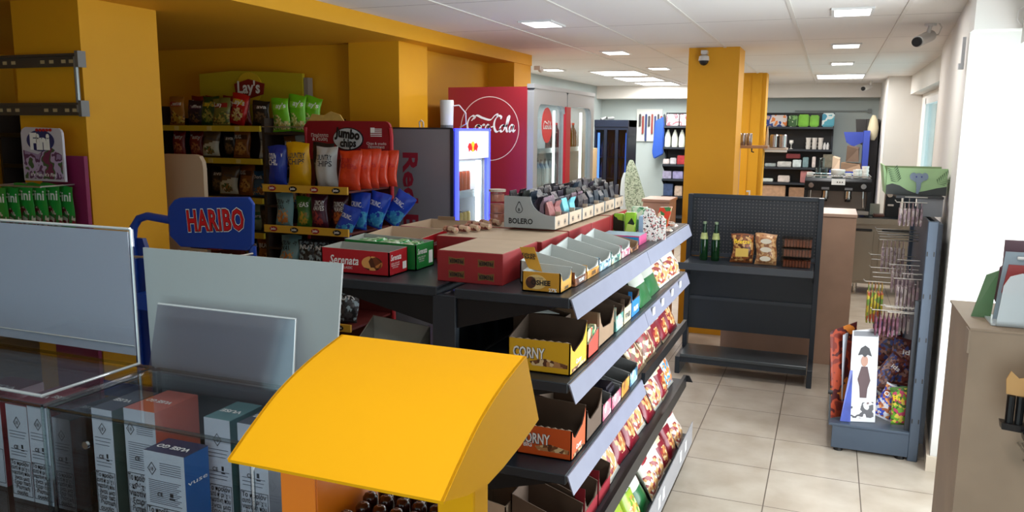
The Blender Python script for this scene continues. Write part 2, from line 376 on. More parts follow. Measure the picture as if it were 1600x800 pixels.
# cameras and spot on the ceiling
CAMW = mat('camera_white', (205, 203, 200), 0.4)
t = thing('security_camera', 'white dome security camera on the front of the centre yellow column', 'security camera', (-1.05, 7.05, 2.4))
obj('mount', MB().box(-1.075, -1.025, 7.05, 7.14, 2.44, 2.47).cyl((-1.05, 7.07, 2.46), (-1.05, 7.07, 2.425), 0.015), CAMW, t)
obj('housing', MB().lathe([(0.02, 0.05), (0.042, 0.035), (0.046, 0)], (-1.05, 7.07, 2.385), 16), CAMW, t, smooth=True)
obj('dome', MB().lathe([(0.04, 0), (0.036, -0.018), (0.022, -0.034), (0.004, -0.04)], (-1.05, 7.07, 2.385), 16), DARK, t, smooth=True)
t = thing('bullet_camera', 'white bullet camera hanging from the ceiling beside the white pillar', 'security camera', (0.52, 5.95, 2.45))
obj('mount', MB().cyl((0.55, 6.0, 2.4995), (0.55, 6.0, 2.485), 0.035).cyl((0.55, 6.0, 2.49), (0.535, 5.98, 2.43), 0.012), CAMW, t)
obj('body', MB().cyl((0.56, 6.06, 2.43), (0.47, 5.86, 2.375), 0.036, 16), CAMW, t, smooth=True)
obj('lens', MB().cyl((0.472, 5.865, 2.377), (0.462, 5.843, 2.370), 0.03, 16), DARK, t)
obj('cable', MB().tube([(0.56, 6.06, 2.43), (0.61, 6.1, 2.44), (0.62, 6.05, 2.48), (0.6, 6.0, 2.4995)], 0.004), CAMW, t)
t = thing('small_camera', 'tiny grey security camera under the far white band by the coffee corner', 'security camera', (0.45, 12.3, 2.42))
obj('mount', MB().cyl((0.45, 12.3, 2.4995), (0.45, 12.3, 2.44), 0.015), CAMW, t); obj('body', MB().cyl((0.45, 12.36, 2.43), (0.36, 12.2, 2.39), 0.035), CAMW, t)
obj('lens', MB().cyl((0.362, 12.203, 2.391), (0.352, 12.185, 2.386), 0.028), DARK, t)
t = thing('small_camera', 'tiny white ball camera at the end of the yellow beam', 'security camera', (-2.68, 7.47, 2.37))
obj('mount', MB().box(-2.70, -2.64, 7.40, 7.421, 2.36, 2.399).cyl((-2.66, 7.42, 2.38), (-2.66, 7.46, 2.37), 0.008), CAMW, t)
obj('body', MB().lathe([(0.005, -0.03), (0.022, -0.02), (0.03, 0), (0.022, 0.02), (0.005, 0.03)], (-2.66, 7.48, 2.37), 12), CAMW, t, smooth=True)
tag(obj('cable_sensor', MB().box(0.585, 0.60, 4.72, 4.74, 2.13, 2.28).box(0.575, 0.60, 4.715, 4.745, 2.12, 2.15), mat('sensor_grey', (176, 176, 180), 0.5)), 'thin grey sensor strip high on the side of the white pillar', 'sensor')
tag(obj('cable_loop', MB().tube([(0.79, 4.48, 2.30), (0.77, 4.47, 2.33), (0.775, 4.47, 2.37), (0.80, 4.47, 2.385)], 0.004), CAMW), 'small loop of white cable hanging at the pillar top', 'cable')

# ============================================================ BAGS AND CARTONS
def bag_front(a, b, w, h, d, seed):
    u = max(-1, min(1, 2 * a / w)); v = max(-1, min(1, 2 * b / h))
    t = (1 - abs(u) ** 2.6) ** 0.7 * (1 - min(1, abs(v) * 1.06) ** 3) ** 0.75 if abs(v) * 1.06 < 1 else 0.0
    wr_ = 0.10 * math.sin(7 * u + seed) * abs(v) + 0.06 * math.sin(11 * v * u + seed * 2) + 0.05 * math.sin(5 * v + 3 * u + seed)
    return d / 2 * t * (1 + wr_) + 0.0015
BAGS = {}
def bag_mesh_obj(kind, w, h, d, mats, style, seed, name):
    """pillow pack standing on its bottom seal, front towards -Y"""
    nu, nv = 14, 20; mb = MB(); vs = []; 
    for side in (-1, 1):
        for j in range(nv + 1):
            v = -1 + 2 * j / nv
            for i in range(nu + 1):
                u = -1 + 2 * i / nu
                pinch = 1 - 0.07 * (1 - v * v) - (0.0 if abs(v) < 0.9 else 0.0)
                a = u * w / 2; b_ = v * h / 2
                t = bag_front(a, b_, w, h, d, seed + (0 if side < 0 else 1.7))
                if abs(v) > 0.93: t = 0.0015 + 0.0012 * math.sin(i * PI)
                x = a * pinch + 0.008 * math.sin(3 * v + seed) * (w / 0.2); z = b_ + h / 2 + (0.02 * h * math.sin(2.2 * u + seed) if v > 0.6 else 0)
                vs.append((x, side * t, z))
    n1_ = (nu + 1) * (nv + 1); fs = []; ms = []
    for s in (0, 1):
        for j in range(nv):
            for i in range(nu):
                q = s * n1_ + j * (nu + 1) + i
                fs.append((q, q + 1, q + nu + 2, q + nu + 1))
                u = -1 + 2 * (i + .5) / nu; v = -1 + 2 * (j + .5) / nv; k = 0
                if s == 0:
                    if style == 'oval' and (u / .72) ** 2 + ((v + .35) / .42) ** 2 < 1: k = 2
                    elif style == 'low' and v < -0.2 + 0.25 * math.sin(2.5 * u + seed): k = 2
                    elif style == 'band' and abs(v - .1) < .3: k = 1
                    elif style == 'two' and v < 0.05 + 0.2 * u: k = 1
                    if style == 'two' and (u / .6) ** 2 + ((v + .5) / .3) ** 2 < 1: k = 2
                    if style == 'full' and abs(v) < .86: k = 2
                    if style in ('oval', 'low') and abs(v - .45) < .16 and abs(u) < .75: k = 1
                if abs(v) > 0.9: k = 0
                ms.append(k)
    for k, f in enumerate(fs): mb.f.append(f); mb.m.append(ms[k])
    mb.v = vs
    # close the rim
    rim = []
    for i in range(nu): rim.append((i, i + 1)); rim.append((nv * (nu + 1) + i, nv * (nu + 1) + i + 1))
    for j in range(nv): rim.append((j * (nu + 1), (j + 1) * (nu + 1))); rim.append((j * (nu + 1) + nu, (j + 1) * (nu + 1) + nu))
    for a, b_ in rim: mb.f.append((a, b_, b_ + n1_, a + n1_)); mb.m.append(0)
    return obj(name, mb, mats, smooth=True, loc=(0, 0, 0))
def bagkind(kind, base, acc, pics, text, tcol, style='oval', w=0.19, h=0.26, d=0.07, tz=0.45, ts=0.035, name='crisp_bag', seed=None, rough=0.28):
    BAGS[kind] = dict(base=base, acc=acc, pics=pics, text=text, tcol=tcol, style=style, w=w, h=h, d=d, tz=tz, ts=ts, name=name, seed=seed if seed is not None else len(BAGS) * 1.3, rough=rough, o=None)
SEATED = {}
def seat(o, floor):
    SEATED[o.name] = (o, floor)
    M = o.rotation_euler.to_matrix(); S = o.scale
    mz = min((M @ Vector((v.co.x * S.x, v.co.y * S.y, v.co.z * S.z))).z for v in o.data.vertices)
    o.location.z = floor - mz + 0.001
    return o
def bag(kind, loc, label, rot=(0, 0, 0), group=None, cat='snack bag', scale=None):
    K = BAGS[kind]
    if K['o'] is None:
        ms = [mat('bag_' + kind, K['base'], K['rough'], bump=0.25, nscale=25), mat('bagacc_' + kind, K['acc'], K['rough'] + 0.05), picmat('bagpic_' + kind, K['pics'], 38)]
        o = bag_mesh_obj(kind, K['w'], K['h'], K['d'], ms, K['style'], K['seed'], K['name'])
        if K['text']:
            w, h, d = K['w'], K['h'], K['d']
            def surf(a, b_):
                bb = b_ + K['tz'] * h / 2
                return (a * 0.95, -bag_front(a, bb, w, h, d, K['seed']) - 0.0012, bb + h / 2)
            txt(K['text'], K['ts'], o, (0, 0, 0), K['tcol'], bold=0.02, w=w * 0.78, surf=surf)
        K['o'] = o; o.location = loc; o.rotation_euler = rot; tag(o, label, cat, group)
        if scale: o.scale = scale
        return seat(o, loc[2])
    r = dup(K['o'], loc, rot, label, None, scale or (1, 1, 1))
    if 'group' in r: del r['group']
    if group: r['group'] = group
    return seat(r, loc[2])

def carton(label, x0, x1, y0, y1, z, hsw, hse, hne, hnw, outer, inner, cat='carton', name='display_carton', edip=0, t=0.004, group=None, rim=None, flap=None):
    """open carton; corner heights; printed outside, plain inside"""
    z += .001; T = thing(name, label, cat, ((x0 + x1) / 2, (y0 + y1) / 2, z), group); mb = MB()
    mb.box(x0, x1, y0, y1, z, z + t, 1)
    def wall(p0, p1, inn, h0, h1, dip=0):
        (ax, ay), (bx, by) = p0, p1; n = 8 if dip else 1; prev = None
        for k in range(n):
            a, c = k / n, (k + 1) / n
            def H(q): return h0 + (h1 - h0) * q - (dip * min(1, 1.8 * math.sin(PI * q)) if dip else 0)
            P = []
            for zz in (0, 1):
                for (qq) in (a, c):
                    P.append((ax + (bx - ax) * qq, ay + (by - ay) * qq, z + zz * H(qq)))
            o_ = P; i_ = [(p[0] + inn[0] * t, p[1] + inn[1] * t, p[2]) for p in P]
            vs = o_ + i_
            mb.add(vs, [(0, 1, 3, 2)], 0); mb.add(vs, [(4, 6, 7, 5), (2, 3, 7, 6), (0, 2, 6, 4), (1, 5, 7, 3)], 1)
    wall((x0, y0), (x1, y0), (0, 1), hsw, hse); wall((x1, y0), (x1, y1), (-1, 0), hse, hne, edip)
    wall((x1, y1), (x0, y1), (0, -1), hne, hnw); wall((x0, y1), (x0, y0), (1, 0), hnw, hsw)
    obj('carton_body', mb, [outer, inner], T)
    if flap: obj('flap', MB().hexa(flap), [inner], T)
    return T
# ============================================================ LONG GONDOLA (two bays, X -1.62 .. -0.66, Y 2.2 .. 4.3)
G = thing('gondola_shelving', 'long double-sided charcoal shelf island loaded with cartons and snack bags', 'shelf unit', (-1.09, 3.25, 0))
for y in (2.205, 3.24, 4.265): obj('upright', MB().box(-1.135, -1.055, y, y + 0.03, 0, 1.285), CHAR, G, bevel=0.002)
bp = MB()
for a, b_ in ((2.235, 3.24), (3.27, 4.265)):
    bp.box(-1.105, -1.085, a, b_, 0.1, 1.28)
obj('back_panel', bp, BLACKM, G)
def gshelf(z, xe, side=1, xs=-1.06, ye0=2.205, ye1=4.30, strip=True, strip_h=0.062, bays=2):
    s = obj('shelf', MB().box(min(xs, xe), max(xs, xe), ye0, ye1, z - 0.032, z), CHAR, G, bevel=0.003)
    for y in (ye0 + 0.012, 3.245, ye1 - 0.016):
        br = MB().prism([(xs, z - 0.032), (xs, z - 0.13), (xs + (xe - xs) * 0.9, z - 0.034)] if side > 0 else [(xs, z - 0.032), (xs + (xe - xs) * 0.9, z - 0.034), (xs, z - 0.13)], 'Y', y, y + 0.004)
        obj('bracket', br, BLACKM, s)
    if strip:
        for (a, b_) in ((ye0 + 0.004, 3.245), (3.25, ye1 - 0.002))[:bays]:
            p = obj('price_strip', MB().hexa([(xe + 0.001, a, z - 0.004), (xe + 0.001 + 0.022 * side, a, z - strip_h), (xe + 0.004 + 0.022 * side, a, z - strip_h), (xe + 0.006, a, z - 0.004),
                        (xe + 0.001, b_, z - 0.004), (xe + 0.001 + 0.022 * side, b_, z - strip_h), (xe + 0.004 + 0.022 * side, b_, z - strip_h), (xe + 0.006, b_, z - 0.004)]), STRIP, s, label='pale price strip')
    return s
gshelf(1.31, -0.685); s2 = gshelf(1.05, -0.685); s3 = gshelf(0.76, -0.685, bays=1); obj('edge_rail', MB().box(-0.684, -0.668, 3.25, 4.3, 0.735, 0.785), BLACKM, s3); s4 = gshelf(0.45, -0.67, strip=False); s5 = gshelf(0.14, -0.62, strip=False)
gshelf(1.31, -1.60, -1, -1.12); gshelf(0.97, -1.55, -1, -1.12); gshelf(0.62, -1.55, -1, -1.12, strip=False); gshelf(0.14, -1.55, -1, -1.12, strip=False)
obj('kick_plate', MB().box(-1.5, -0.66, 2.22, 4.28, 0.01, 0.1), BLACKM, G)
obj('edge_rail', MB().box(-0.672, -0.655, 2.2, 4.3, 0.41, 0.475).hexa([(-0.66, 4.29, 0.44), (-0.62, 4.29, 0.44), (-0.62, 4.3, 0.44), (-0.66, 4.3, 0.44), (-0.66, 4.29, 0.475), (-0.64, 4.29, 0.475), (-0.64, 4.3, 0.475), (-0.66, 4.3, 0.475)]), BLACKM, s4)
obj('front_riser', MB().box(-0.614, -0.610, 2.2, 4.3, 0.09, 0.215), mat('grey_clear', (150, 150, 156), 0.25), s5)
for y in (2.9, 3.0, 3.35, 3.45, 3.9, 4.05): obj('price_tag', MB().box(-0.6095, -0.6085, y, y + 0.05, 0.13, 0.185), mat('tag_white', (215, 215, 215), 0.5), s5)
for y in (3.36, 3.56, 3.8, 4.02): obj('price_tag', MB().box(-0.670, -0.6665, y, y + 0.045, 1.004, 1.042), MATS['tag_white'], s2)

# ---- top shelf, left half
SRED = mat('carton_red', (176, 22, 34), 0.4); SGRN = mat('carton_green', (24, 120, 52), 0.4); PNK = mat('carton_pink', (184, 92, 112), 0.5); WAF = picmat('wafer_print', [(120, 60, 30), (196, 120, 60), (84, 40, 22), (224, 160, 90)], 26)
c = carton('open red carton of hazelnut wafer rolls with white italic lettering, at the near left corner', -1.60, -1.335, 2.285, 2.41, 1.31, .085, .082, .085, .088, SRED, CARDG)
txt('Serenata', .03, c, (-1.51, 2.285, 1.357), TW, 'S', w=.115, bold=.015, shear=.3); txt('CLASSIC', .008, c, (-1.497, 2.285, 1.332), TW, 'S')
obj('picture', MB().ellipse(-1.40, 1.352, .04, .024, 2.2835, 2.285), WAF, c); txt('Serenata', .02, c, (-1.335, 2.33, 1.372), TW, 'E', w=.07, bold=.015, shear=.3)
txt('wafer rolls with\nhazelnut cream\nand cocoa', .0065, c, (-1.335, 2.325, 1.346), TW, 'E'); obj('barcode', MB().box(-1.3352, -1.334, 2.375, 2.40, 1.325, 1.35), TW, c)
c = carton('open green carton of wafer rolls holding green packs, behind the red wafer carton', -1.60, -1.31, 2.425, 2.56, 1.31, .095, .09, .09, .1, SGRN, CARDG)
txt('Serenata', .02, c, (-1.31, 2.47, 1.375), TW, 'E', w=.07, bold=.015, shear=.3); txt('wafer rolls with\nmilk cream\nand cocoa', .0065, c, (-1.31, 2.465, 1.348), TW, 'E'); obj('barcode', MB().box(-1.3102, -1.309, 2.52, 2.548, 1.325, 1.37), TW, c)
GP = picmat('green_pack_print', [(20, 110, 50), (220, 235, 220), (30, 150, 70), (160, 200, 160)], 60)
for i in range(5):
    tag(obj('wafer_pack', MB().box(-1.585 + .05 * i, -1.54 + .05 * i, 2.435, 2.548, 1.318, 1.398 + .004 * (i % 2)), GP, bevel=.004), 'green wafer pack standing in the open green carton', 'snack pack', 'green wafer packs')
c = carton('open red carton with white lettering between the green carton and the pink one', -1.62, -1.37, 2.585, 2.80, 1.31, .09, .09, .1, .1, SRED, BEIGE)
txt('Serenata', .02, c, (-1.37, 2.67, 1.372), TW, 'E', w=.07, bold=.015, shear=.3)
c = carton('worn pink carton with a grey paper label at the back left of the top shelf', -1.60, -1.385, 2.83, 3.10, 1.31, .10, .095, .10, .1, PNK, BEIGE)
obj('paper_label', MB().box(-1.3852, -1.384, 2.93, 3.0, 1.34, 1.405), BEIGE, c); obj('torn_edge', MB().box(-1.56, -1.48, 3.09, 3.096, 1.41, 1.425), CARD, c)
obj('sticker', MB().box(-1.46, -1.40, 2.8285, 2.83, 1.35, 1.39), mat('pale_label', (206, 190, 190), 0.6), c)
# ---- closed dark red cartons in a row with card tops
PRED = mat('carton_dark_red', (150, 34, 38), 0.5, noise=.08, nscale=8)
def closed(label, x0, x1, y0, y1, z0, z1, m_, top, writing=None, grp=None):
    T = thing('closed_carton', label, 'carton', ((x0 + x1) / 2, (y0 + y1) / 2, z0), grp)
    obj('carton_body', MB().box(x0, x1, y0, y1, z0, z1 - .001), m_, T, bevel=.002)
    obj('card_top', MB().box(x0 + .004, x1 - .004, y0 + .004, y1 - .004, z1 - .001, z1), top, T)
    if writing:
        for (cx, cz) in ((.3, .68), (.75, .66), (.3, .25), (.75, .23)):
            X_ = x0 + (x1 - x0) * cx; Z_ = z0 + (z1 - z0) * cz
            obj('emblem', MB().prism([(X_ - .028, Z_ + .013), (X_, Z_ + .008), (X_ + .028, Z_ + .013), (X_ + .028, Z_ - .013), (X_, Z_ - .008), (X_ - .028, Z_ - .013)], 'Y', y0 - .0006, y0 + .001), mat('emblem_gold', (120, 84, 40), .5), T)
            txt(writing, .013, T, (X_, y0 - .001, Z_), TB, 'S', w=.05, bold=.03, flip=True)
    return T
closed('closed dark red carton with upside-down emblems and brown card top, nearest the till', -1.165, -.935, 2.30, 2.62, 1.31, 1.412, PRED, BEIGE, 'PREMIER')
for i, y in enumerate((2.64, 2.96, 3.28, 3.60)):
    closed(['dark red carton behind the nearest one, only its beige top and red side showing', 'dark red carton under the first grey drink-powder boxes', 'dark red carton under the middle grey drink-powder boxes', 'farthest dark red carton under the last grey boxes'][i],
           -1.34 if i < 2 else -1.25, -.925, y, y + .31, 1.31, 1.408 + .002 * (i % 2), PRED, BEIGE)
# ---- grey drink-powder cartons with scooped sides, on the red cartons
BOLG = mat('carton_light_grey', (158, 162, 164), .6); BOLI = mat('carton_inside_tan', (190, 168, 146), .7)
SACH = [mat('sachet_%d' % i, c_, .3, bump=.3, nscale=60) for i, c_ in enumerate([(46, 42, 50), (120, 96, 110), (140, 84, 84), (28, 40, 54), (110, 180, 195), (52, 44, 58), (44, 50, 48), (120, 112, 118)])]
def scoop(y, h, x0=-1.175, x1=-.965):
    P = [(x0, 1.42), (x1, 1.42), (x1, 1.42 + h * .42)]
    for k in range(9):
        a = k / 8 * PI / 2; P.append((x1 - .015 - .085 * math.sin(a), 1.42 + h * .42 + h * .58 * (1 - math.cos(a)) * 1.0))
    P.append((x0, 1.42 + h)); return P
blab = ['grey drink-powder carton with drop logo and black lettering, nearest of the row', 'second grey drink-powder carton with a bright turquoise sachet in front', 'third grey drink-powder carton with dark sachets and one lilac sachet',
        'fourth grey drink-powder carton, its sachets bent over the tan scooped side', 'fifth grey drink-powder carton with tan scooped side and dark sachets', 'last grey drink-powder carton of the row, farthest from the till']
for i in range(6):
    y0 = 2.90 + i * .185; y1 = y0 + .17; h = .122
    T = thing('drink_powder_carton', blab[i], 'carton', (-1.07, y0, 1.42))
    for yy, nm in ((y0, 0), (y1 - .004, 1)):
        obj('side_wall', MB().prism(scoop(yy, h), 'Y', yy, yy + .004), BOLG, T)
    mb = MB().box(-1.175, -.965, y0 + .004, y1 - .004, 1.42, 1.424).box(-.969, -.965, y0 + .004, y1 - .004, 1.424, 1.42 + h * .4).box(-1.175, -1.171, y0 + .004, y1 - .004, 1.424, 1.42 + h)
    mb.box(-1.17, -.97, (y0 + y1) / 2 - .002, (y0 + y1) / 2 + .002, 1.424, 1.42 + h * .5)
    obj('carton_body', mb, BOLI, T)
    for q in (0, 1): txt('H', .02, T, (-.964, y0 + .045 + q * .08, 1.44), TG, 'E', bold=.02)
    if i == 0:
        txt('BOLERO', .021, T, (-1.105, y0, 1.446), TB, 'S', w=.10, bold=.03)
        dr = MB(); th = [k * 2 * PI / 24 for k in range(24)]
        def drop(r, s_=1.0): return [(-1.112 + r * math.cos(a), 1.492 + r * math.sin(a) + (r * 1.1 * max(0, math.sin(a)) ** 6)) for a in th]
        o_ = drop(.015); n_ = drop(.0125)
        vs = [(a, y0 - .001, b_) for a, b_ in o_] + [(a, y0 - .001, b_) for a, b_ in n_]
        dr.add(vs, [(k, (k + 1) % 24, 24 + (k + 1) % 24, 24 + k) for k in range(24)]); obj('drop_emblem', dr, TB, T); txt('B', .012, T, (-1.112, y0, 1.490), TB, 'S', bold=.02)
    rnd = random.Random(i)
    for q in range(7):
        x = -1.155 + q * .026; hh = .128 + rnd.uniform(-.006, .012) - (.0 if q < 4 else .012 * (q - 3)); ci = [0, 0, 6, 3, 5, 1, 2][q] if i == 0 else rnd.choice([0, 3, 5, 6, 0] if q < 5 else [4, 1, 7, 0] if i < 3 else [0, 3, 6])
        if i == 1 and q == 6: ci = 4
        for r_ in (0, 1):
            ya = y0 + .012 + r_ * .078; yb = ya + .068
            mb = MB(); z0 = 1.425; vs = []
            for k in range(5):
                zz = z0 + hh * k / 4; bul = [.002, .008, .009, .006, .001][k]; sh = [0, 0, .002, .006, .013][k] * rnd.uniform(-1, 1.2)
                vs += [(x - bul + sh, ya, zz), (x + bul + sh, ya, zz), (x + bul + sh, yb, zz), (x - bul + sh, yb, zz)]
            fs = [(0, 3, 2, 1), (16, 17, 18, 19)] + [(4 * k + a, 4 * k + (a + 1) % 4, 4 * k + 4 + (a + 1) % 4, 4 * k + 4 + a) for k in range(4) for a in range(4)]
            mb.add(vs, fs)
            tag(obj('powder_sachet', mb, SACH[ci]), 'upright drink-powder sachet in the grey cartons' , 'sachet', 'sachets in the grey drink-powder cartons')
# things beyond and beside
SN = picmat('snack_bar_print', [(150, 92, 80), (206, 176, 150), (110, 50, 50), (190, 130, 110)], 45)
rnd = random.Random(3)
for k in range(7):
    x = -1.31 + .022 * (k % 4) + .012 * (k // 4); y = 2.70 + .05 * k
    o = obj('snack_bar', MB().lathe([(.001, -.045), (.012, -.035), (.014, 0), (.012, .035), (.001, .045)], (0, 0, 0), 8), SN, loc=(0, 0, 0)); o.location = (x, y, 1.424); o.rotation_euler = (PI / 2, 0, rnd.uniform(.9, 1.6))
    tag(o, 'small wrapped snack bar lying on the beige carton top', 'snack bar', 'snack bars lying on the beige carton tops')
t = thing('candy_tower', 'tall clear tub of pale pink sweets standing behind the first grey carton', 'tub', (-1.30, 3.13, 1.411))
obj('tub', MB().lathe([(.036, 0), (.038, .04), (.036, .045), (.036, .085), (.038, .09), (.034, .13)], (-1.30, 3.13, 1.408), 16), clear('tub_clear', (246, 240, 234), 1.5), t, smooth=True)
obj('lid', MB().lathe([(.036, 0), (.036, .01)], (-1.30, 3.13, 1.538), 16), mat('lid_cream', (200, 186, 170), .5), t)
obj('sweets', MB().lathe([(.03, 0), (.032, .03), (.031, .034)], (-1.30, 3.13, 1.412), 12).lathe([(.03, 0), (.031, .034)], (-1.30, 3.13, 1.452), 12).lathe([(.03, 0), (.03, .03)], (-1.30, 3.13, 1.498), 12), mat('sweets_pink', (214, 150, 140), .5, noise=.2, nscale=60), t)
# ---- top shelf, front row of cut-down cartons
OY = mat('carton_mustard', (204, 148, 42), .45); LG = mat('carton_inside_white', (190, 194, 192), .7, noise=.05, nscale=12)
BRP = picmat('cocoa_print', [(96, 52, 34), (150, 90, 56), (200, 150, 110), (70, 40, 30)], 30); ORP = picmat('orange_print', [(206, 140, 50), (220, 170, 90), (150, 90, 50), (206, 140, 50)], 30)
BLP = picmat('blue_print', [(150, 186, 204), (70, 110, 140), (200, 214, 220), (40, 80, 110)], 30); TLP = picmat('teal_print', [(170, 200, 190), (90, 150, 140), (226, 214, 180), (60, 120, 110)], 30)
PKP = picmat('pink_print', [(206, 150, 160), (190, 90, 120), (226, 206, 206), (150, 60, 90)], 30); GNP = picmat('green_print', [(60, 150, 90), (220, 220, 170), (30, 90, 60), (200, 70, 50)], 30)
c = carton('mustard yellow protein-bar carton with black lettering and a raised flap, on the top shelf', -.852, -.728, 2.252, 2.365, 1.31, .062, .062, .065, .07, OY, LG, edip=.03)
obj('badge', MB().ellipse(-.806, 1.342, .034, .022, 2.2505, 2.252), mat('badge_cream', (226, 196, 130), .5), c); obj('picture', MB().ellipse(-.822, 1.340, .017, .018, 2.2495, 2.2505), BRP, c)
txt('OSHEE', .015, c, (-.790, 2.249, 1.341), TB, 'S', w=.062, bold=.04); txt('27%', .011, c, (-.752, 2.251, 1.320), TW, 'S', bold=.03); txt('PROTEIN', .006, c, (-.80, 2.2495, 1.354), TG, 'S'); txt('OSHEE', .009, c, (-.728, 2.31, 1.322), TB, 'E', bold=.03)
fl = obj('raised_flap', MB().hexa([(-.850, 2.30, 1.375), (-.80, 2.29, 1.368), (-.80, 2.292, 1.366), (-.850, 2.302, 1.373), (-.895, 2.34, 1.432), (-.842, 2.33, 1.436), (-.842, 2.333, 1.434), (-.895, 2.343, 1.430)]), OY, c)
txt('OSHEE\nBARS', .012, fl, (-.852, 2.3145, 1.409), TB, bold=.03, axes=((.98, -.18, .0), (-.42, .4, .62)))
fr = [('low cut carton with a cocoa brown printed front, second in the front row', 2.375, 2.50, BRP, .085), ('light carton with an orange printed front, third in the front row', 2.51, 2.655, ORP, .09), ('pale blue printed carton cut down in front, fourth in the row', 2.665, 2.82, BLP, .095),
      ('teal and cream printed empty carton, fifth in the row', 2.83, 2.97, TLP, .09), ('pale carton with pink printed edge, sixth in the row', 2.98, 3.12, PKP, .095), ('small cardboard carton with an orange end behind the pale cartons', 3.13, 3.27, BRP, .06)]
for i, (lb, a, b_, pm, h) in enumerate(fr):
    c = carton(lb, -.905 + .008 * i, -.722, a, b_, 1.31, h * .62 + .02, h * .5, h * .55, h, LG if i != 5 else CARD, LG if i != 5 else CARD, edip=.02)
    obj('printed_front', MB().box(-.722, -.7195, a + .002, b_ - .002, 1.312, 1.31 + h * .3), pm, c); obj('printed_corner', MB().box(-.745, -.721, a - .0012, a, 1.312, 1.31 + h * .55), pm, c)
    txt(['YOUNG', 'OSHEE', 'MYBAR', 'SNACK', 'FREE', 'CHOCO'][i], .012, c, (-.7185, (a + b_) / 2, 1.325), TB if i % 2 else TW, 'E', bold=.03)
c = closed('flat blue and pink sweets box lying across two pale cartons', -.91, -.735, 3.36, 3.50, 1.31, 1.352, mat('box_pink', (190, 70, 120), .4), mat('box_pale_blue', (150, 180, 196), .5))
obj('blue_panel', MB().box(-.908, -.74, 3.3585, 3.36, 1.318, 1.346), mat('box_blue', (40, 140, 196), .4), c); txt('CANDY', .016, c, (-.82, 3.358, 1.332), TB, 'S', bold=.03)
WD = picmat('dotted_card_print', [(232, 230, 226), (232, 230, 226), (232, 230, 226), (60, 60, 60), (232, 230, 226), (232, 230, 226), (190, 120, 120)], 120)
t = thing('dotted_card_stand', 'tall white rounded display card covered with small dark dots and figures', 'display card', (-.72, 3.45, 1.31))
pr = [(-.76, 1.31), (-.70, 1.31), (-.705, 1.42)] + [(-.735 + .026 * math.cos(a * PI / 8), 1.43 + .026 * math.sin(a * PI / 8)) for a in range(0, 9)] + [(-.762, 1.42)]
obj('card', MB().prism(pr, 'Y', 3.54, 3.546), WD, t); obj('card', MB().prism([(a + .03, b_ - .0) for a, b_ in pr[:2]] + [(-.672, 1.40), (-.69, 1.42), (-.72, 1.41)], 'Y', 3.60, 3.606), WD, t)
LM = picmat('lime_print', [(140, 196, 50), (190, 220, 110), (20, 40, 24), (150, 200, 60)], 22)
for k, x in enumerate((-.99, -.925, -.865)):
    tag(obj('lime_pack', MB().box(x, x + .05, 3.66 - .02 * k, 3.69 - .02 * k, 1.31 if 1 else 0, 1.405 + .01 * k), LM, bevel=.004), 'lime green pack with black print standing near the end of the top shelf', 'snack pack', 'lime green packs on the top shelf')
tag(obj('blue_card', MB().box(-.80, -.775, 3.62, 3.70, 1.31, 1.41), mat('pale_blue_card', (150, 178, 206), .5), bevel=.002), 'pale blue narrow box beside the lime green packs', 'box')
tag(obj('orange_pack', MB().hexa([(-.80, 3.98, 1.31), (-.74, 3.98, 1.31), (-.74, 4.0, 1.31), (-.80, 4.0, 1.31), (-.775, 3.98, 1.42), (-.715, 3.98, 1.425), (-.715, 4.0, 1.425), (-.775, 4.0, 1.42)]), picmat('orange_stripe', [(190, 90, 50), (220, 190, 160), (60, 110, 60), (200, 60, 40)], 30)), 'leaning red-orange pack near the far end of the top shelf', 'snack pack')
GC = picmat('green_card_print', [(140, 190, 150), (200, 214, 190), (70, 130, 90)], 30)
tag(obj('green_pack', MB().box(-.90, -.82, 3.90, 3.93, 1.31, 1.425), GC, bevel=.004), 'pale green printed pack behind the dotted card', 'snack pack')
LE = picmat('leaflet_print', [(214, 206, 196), (160, 90, 80), (90, 80, 80), (206, 190, 170)], 60)
rnd = random.Random(5)
for k in range(8):
    o = obj('wrapped_bar', MB().box(-.045, .045, -.014, .014, 0, .012), LE, loc=(0, 0, 0), bevel=.004); o.location = (-.80 + .03 * (k % 3) + rnd.uniform(-.01, .01), 3.80 + .045 * k, 1.311 + .013 * (k % 2)); o.rotation_euler = (0, 0, rnd.uniform(-.6, .6))
    tag(o, 'small wrapped bar in the loose heap at the far end of the top shelf', 'snack bar', 'loose bars at the end of the top shelf')

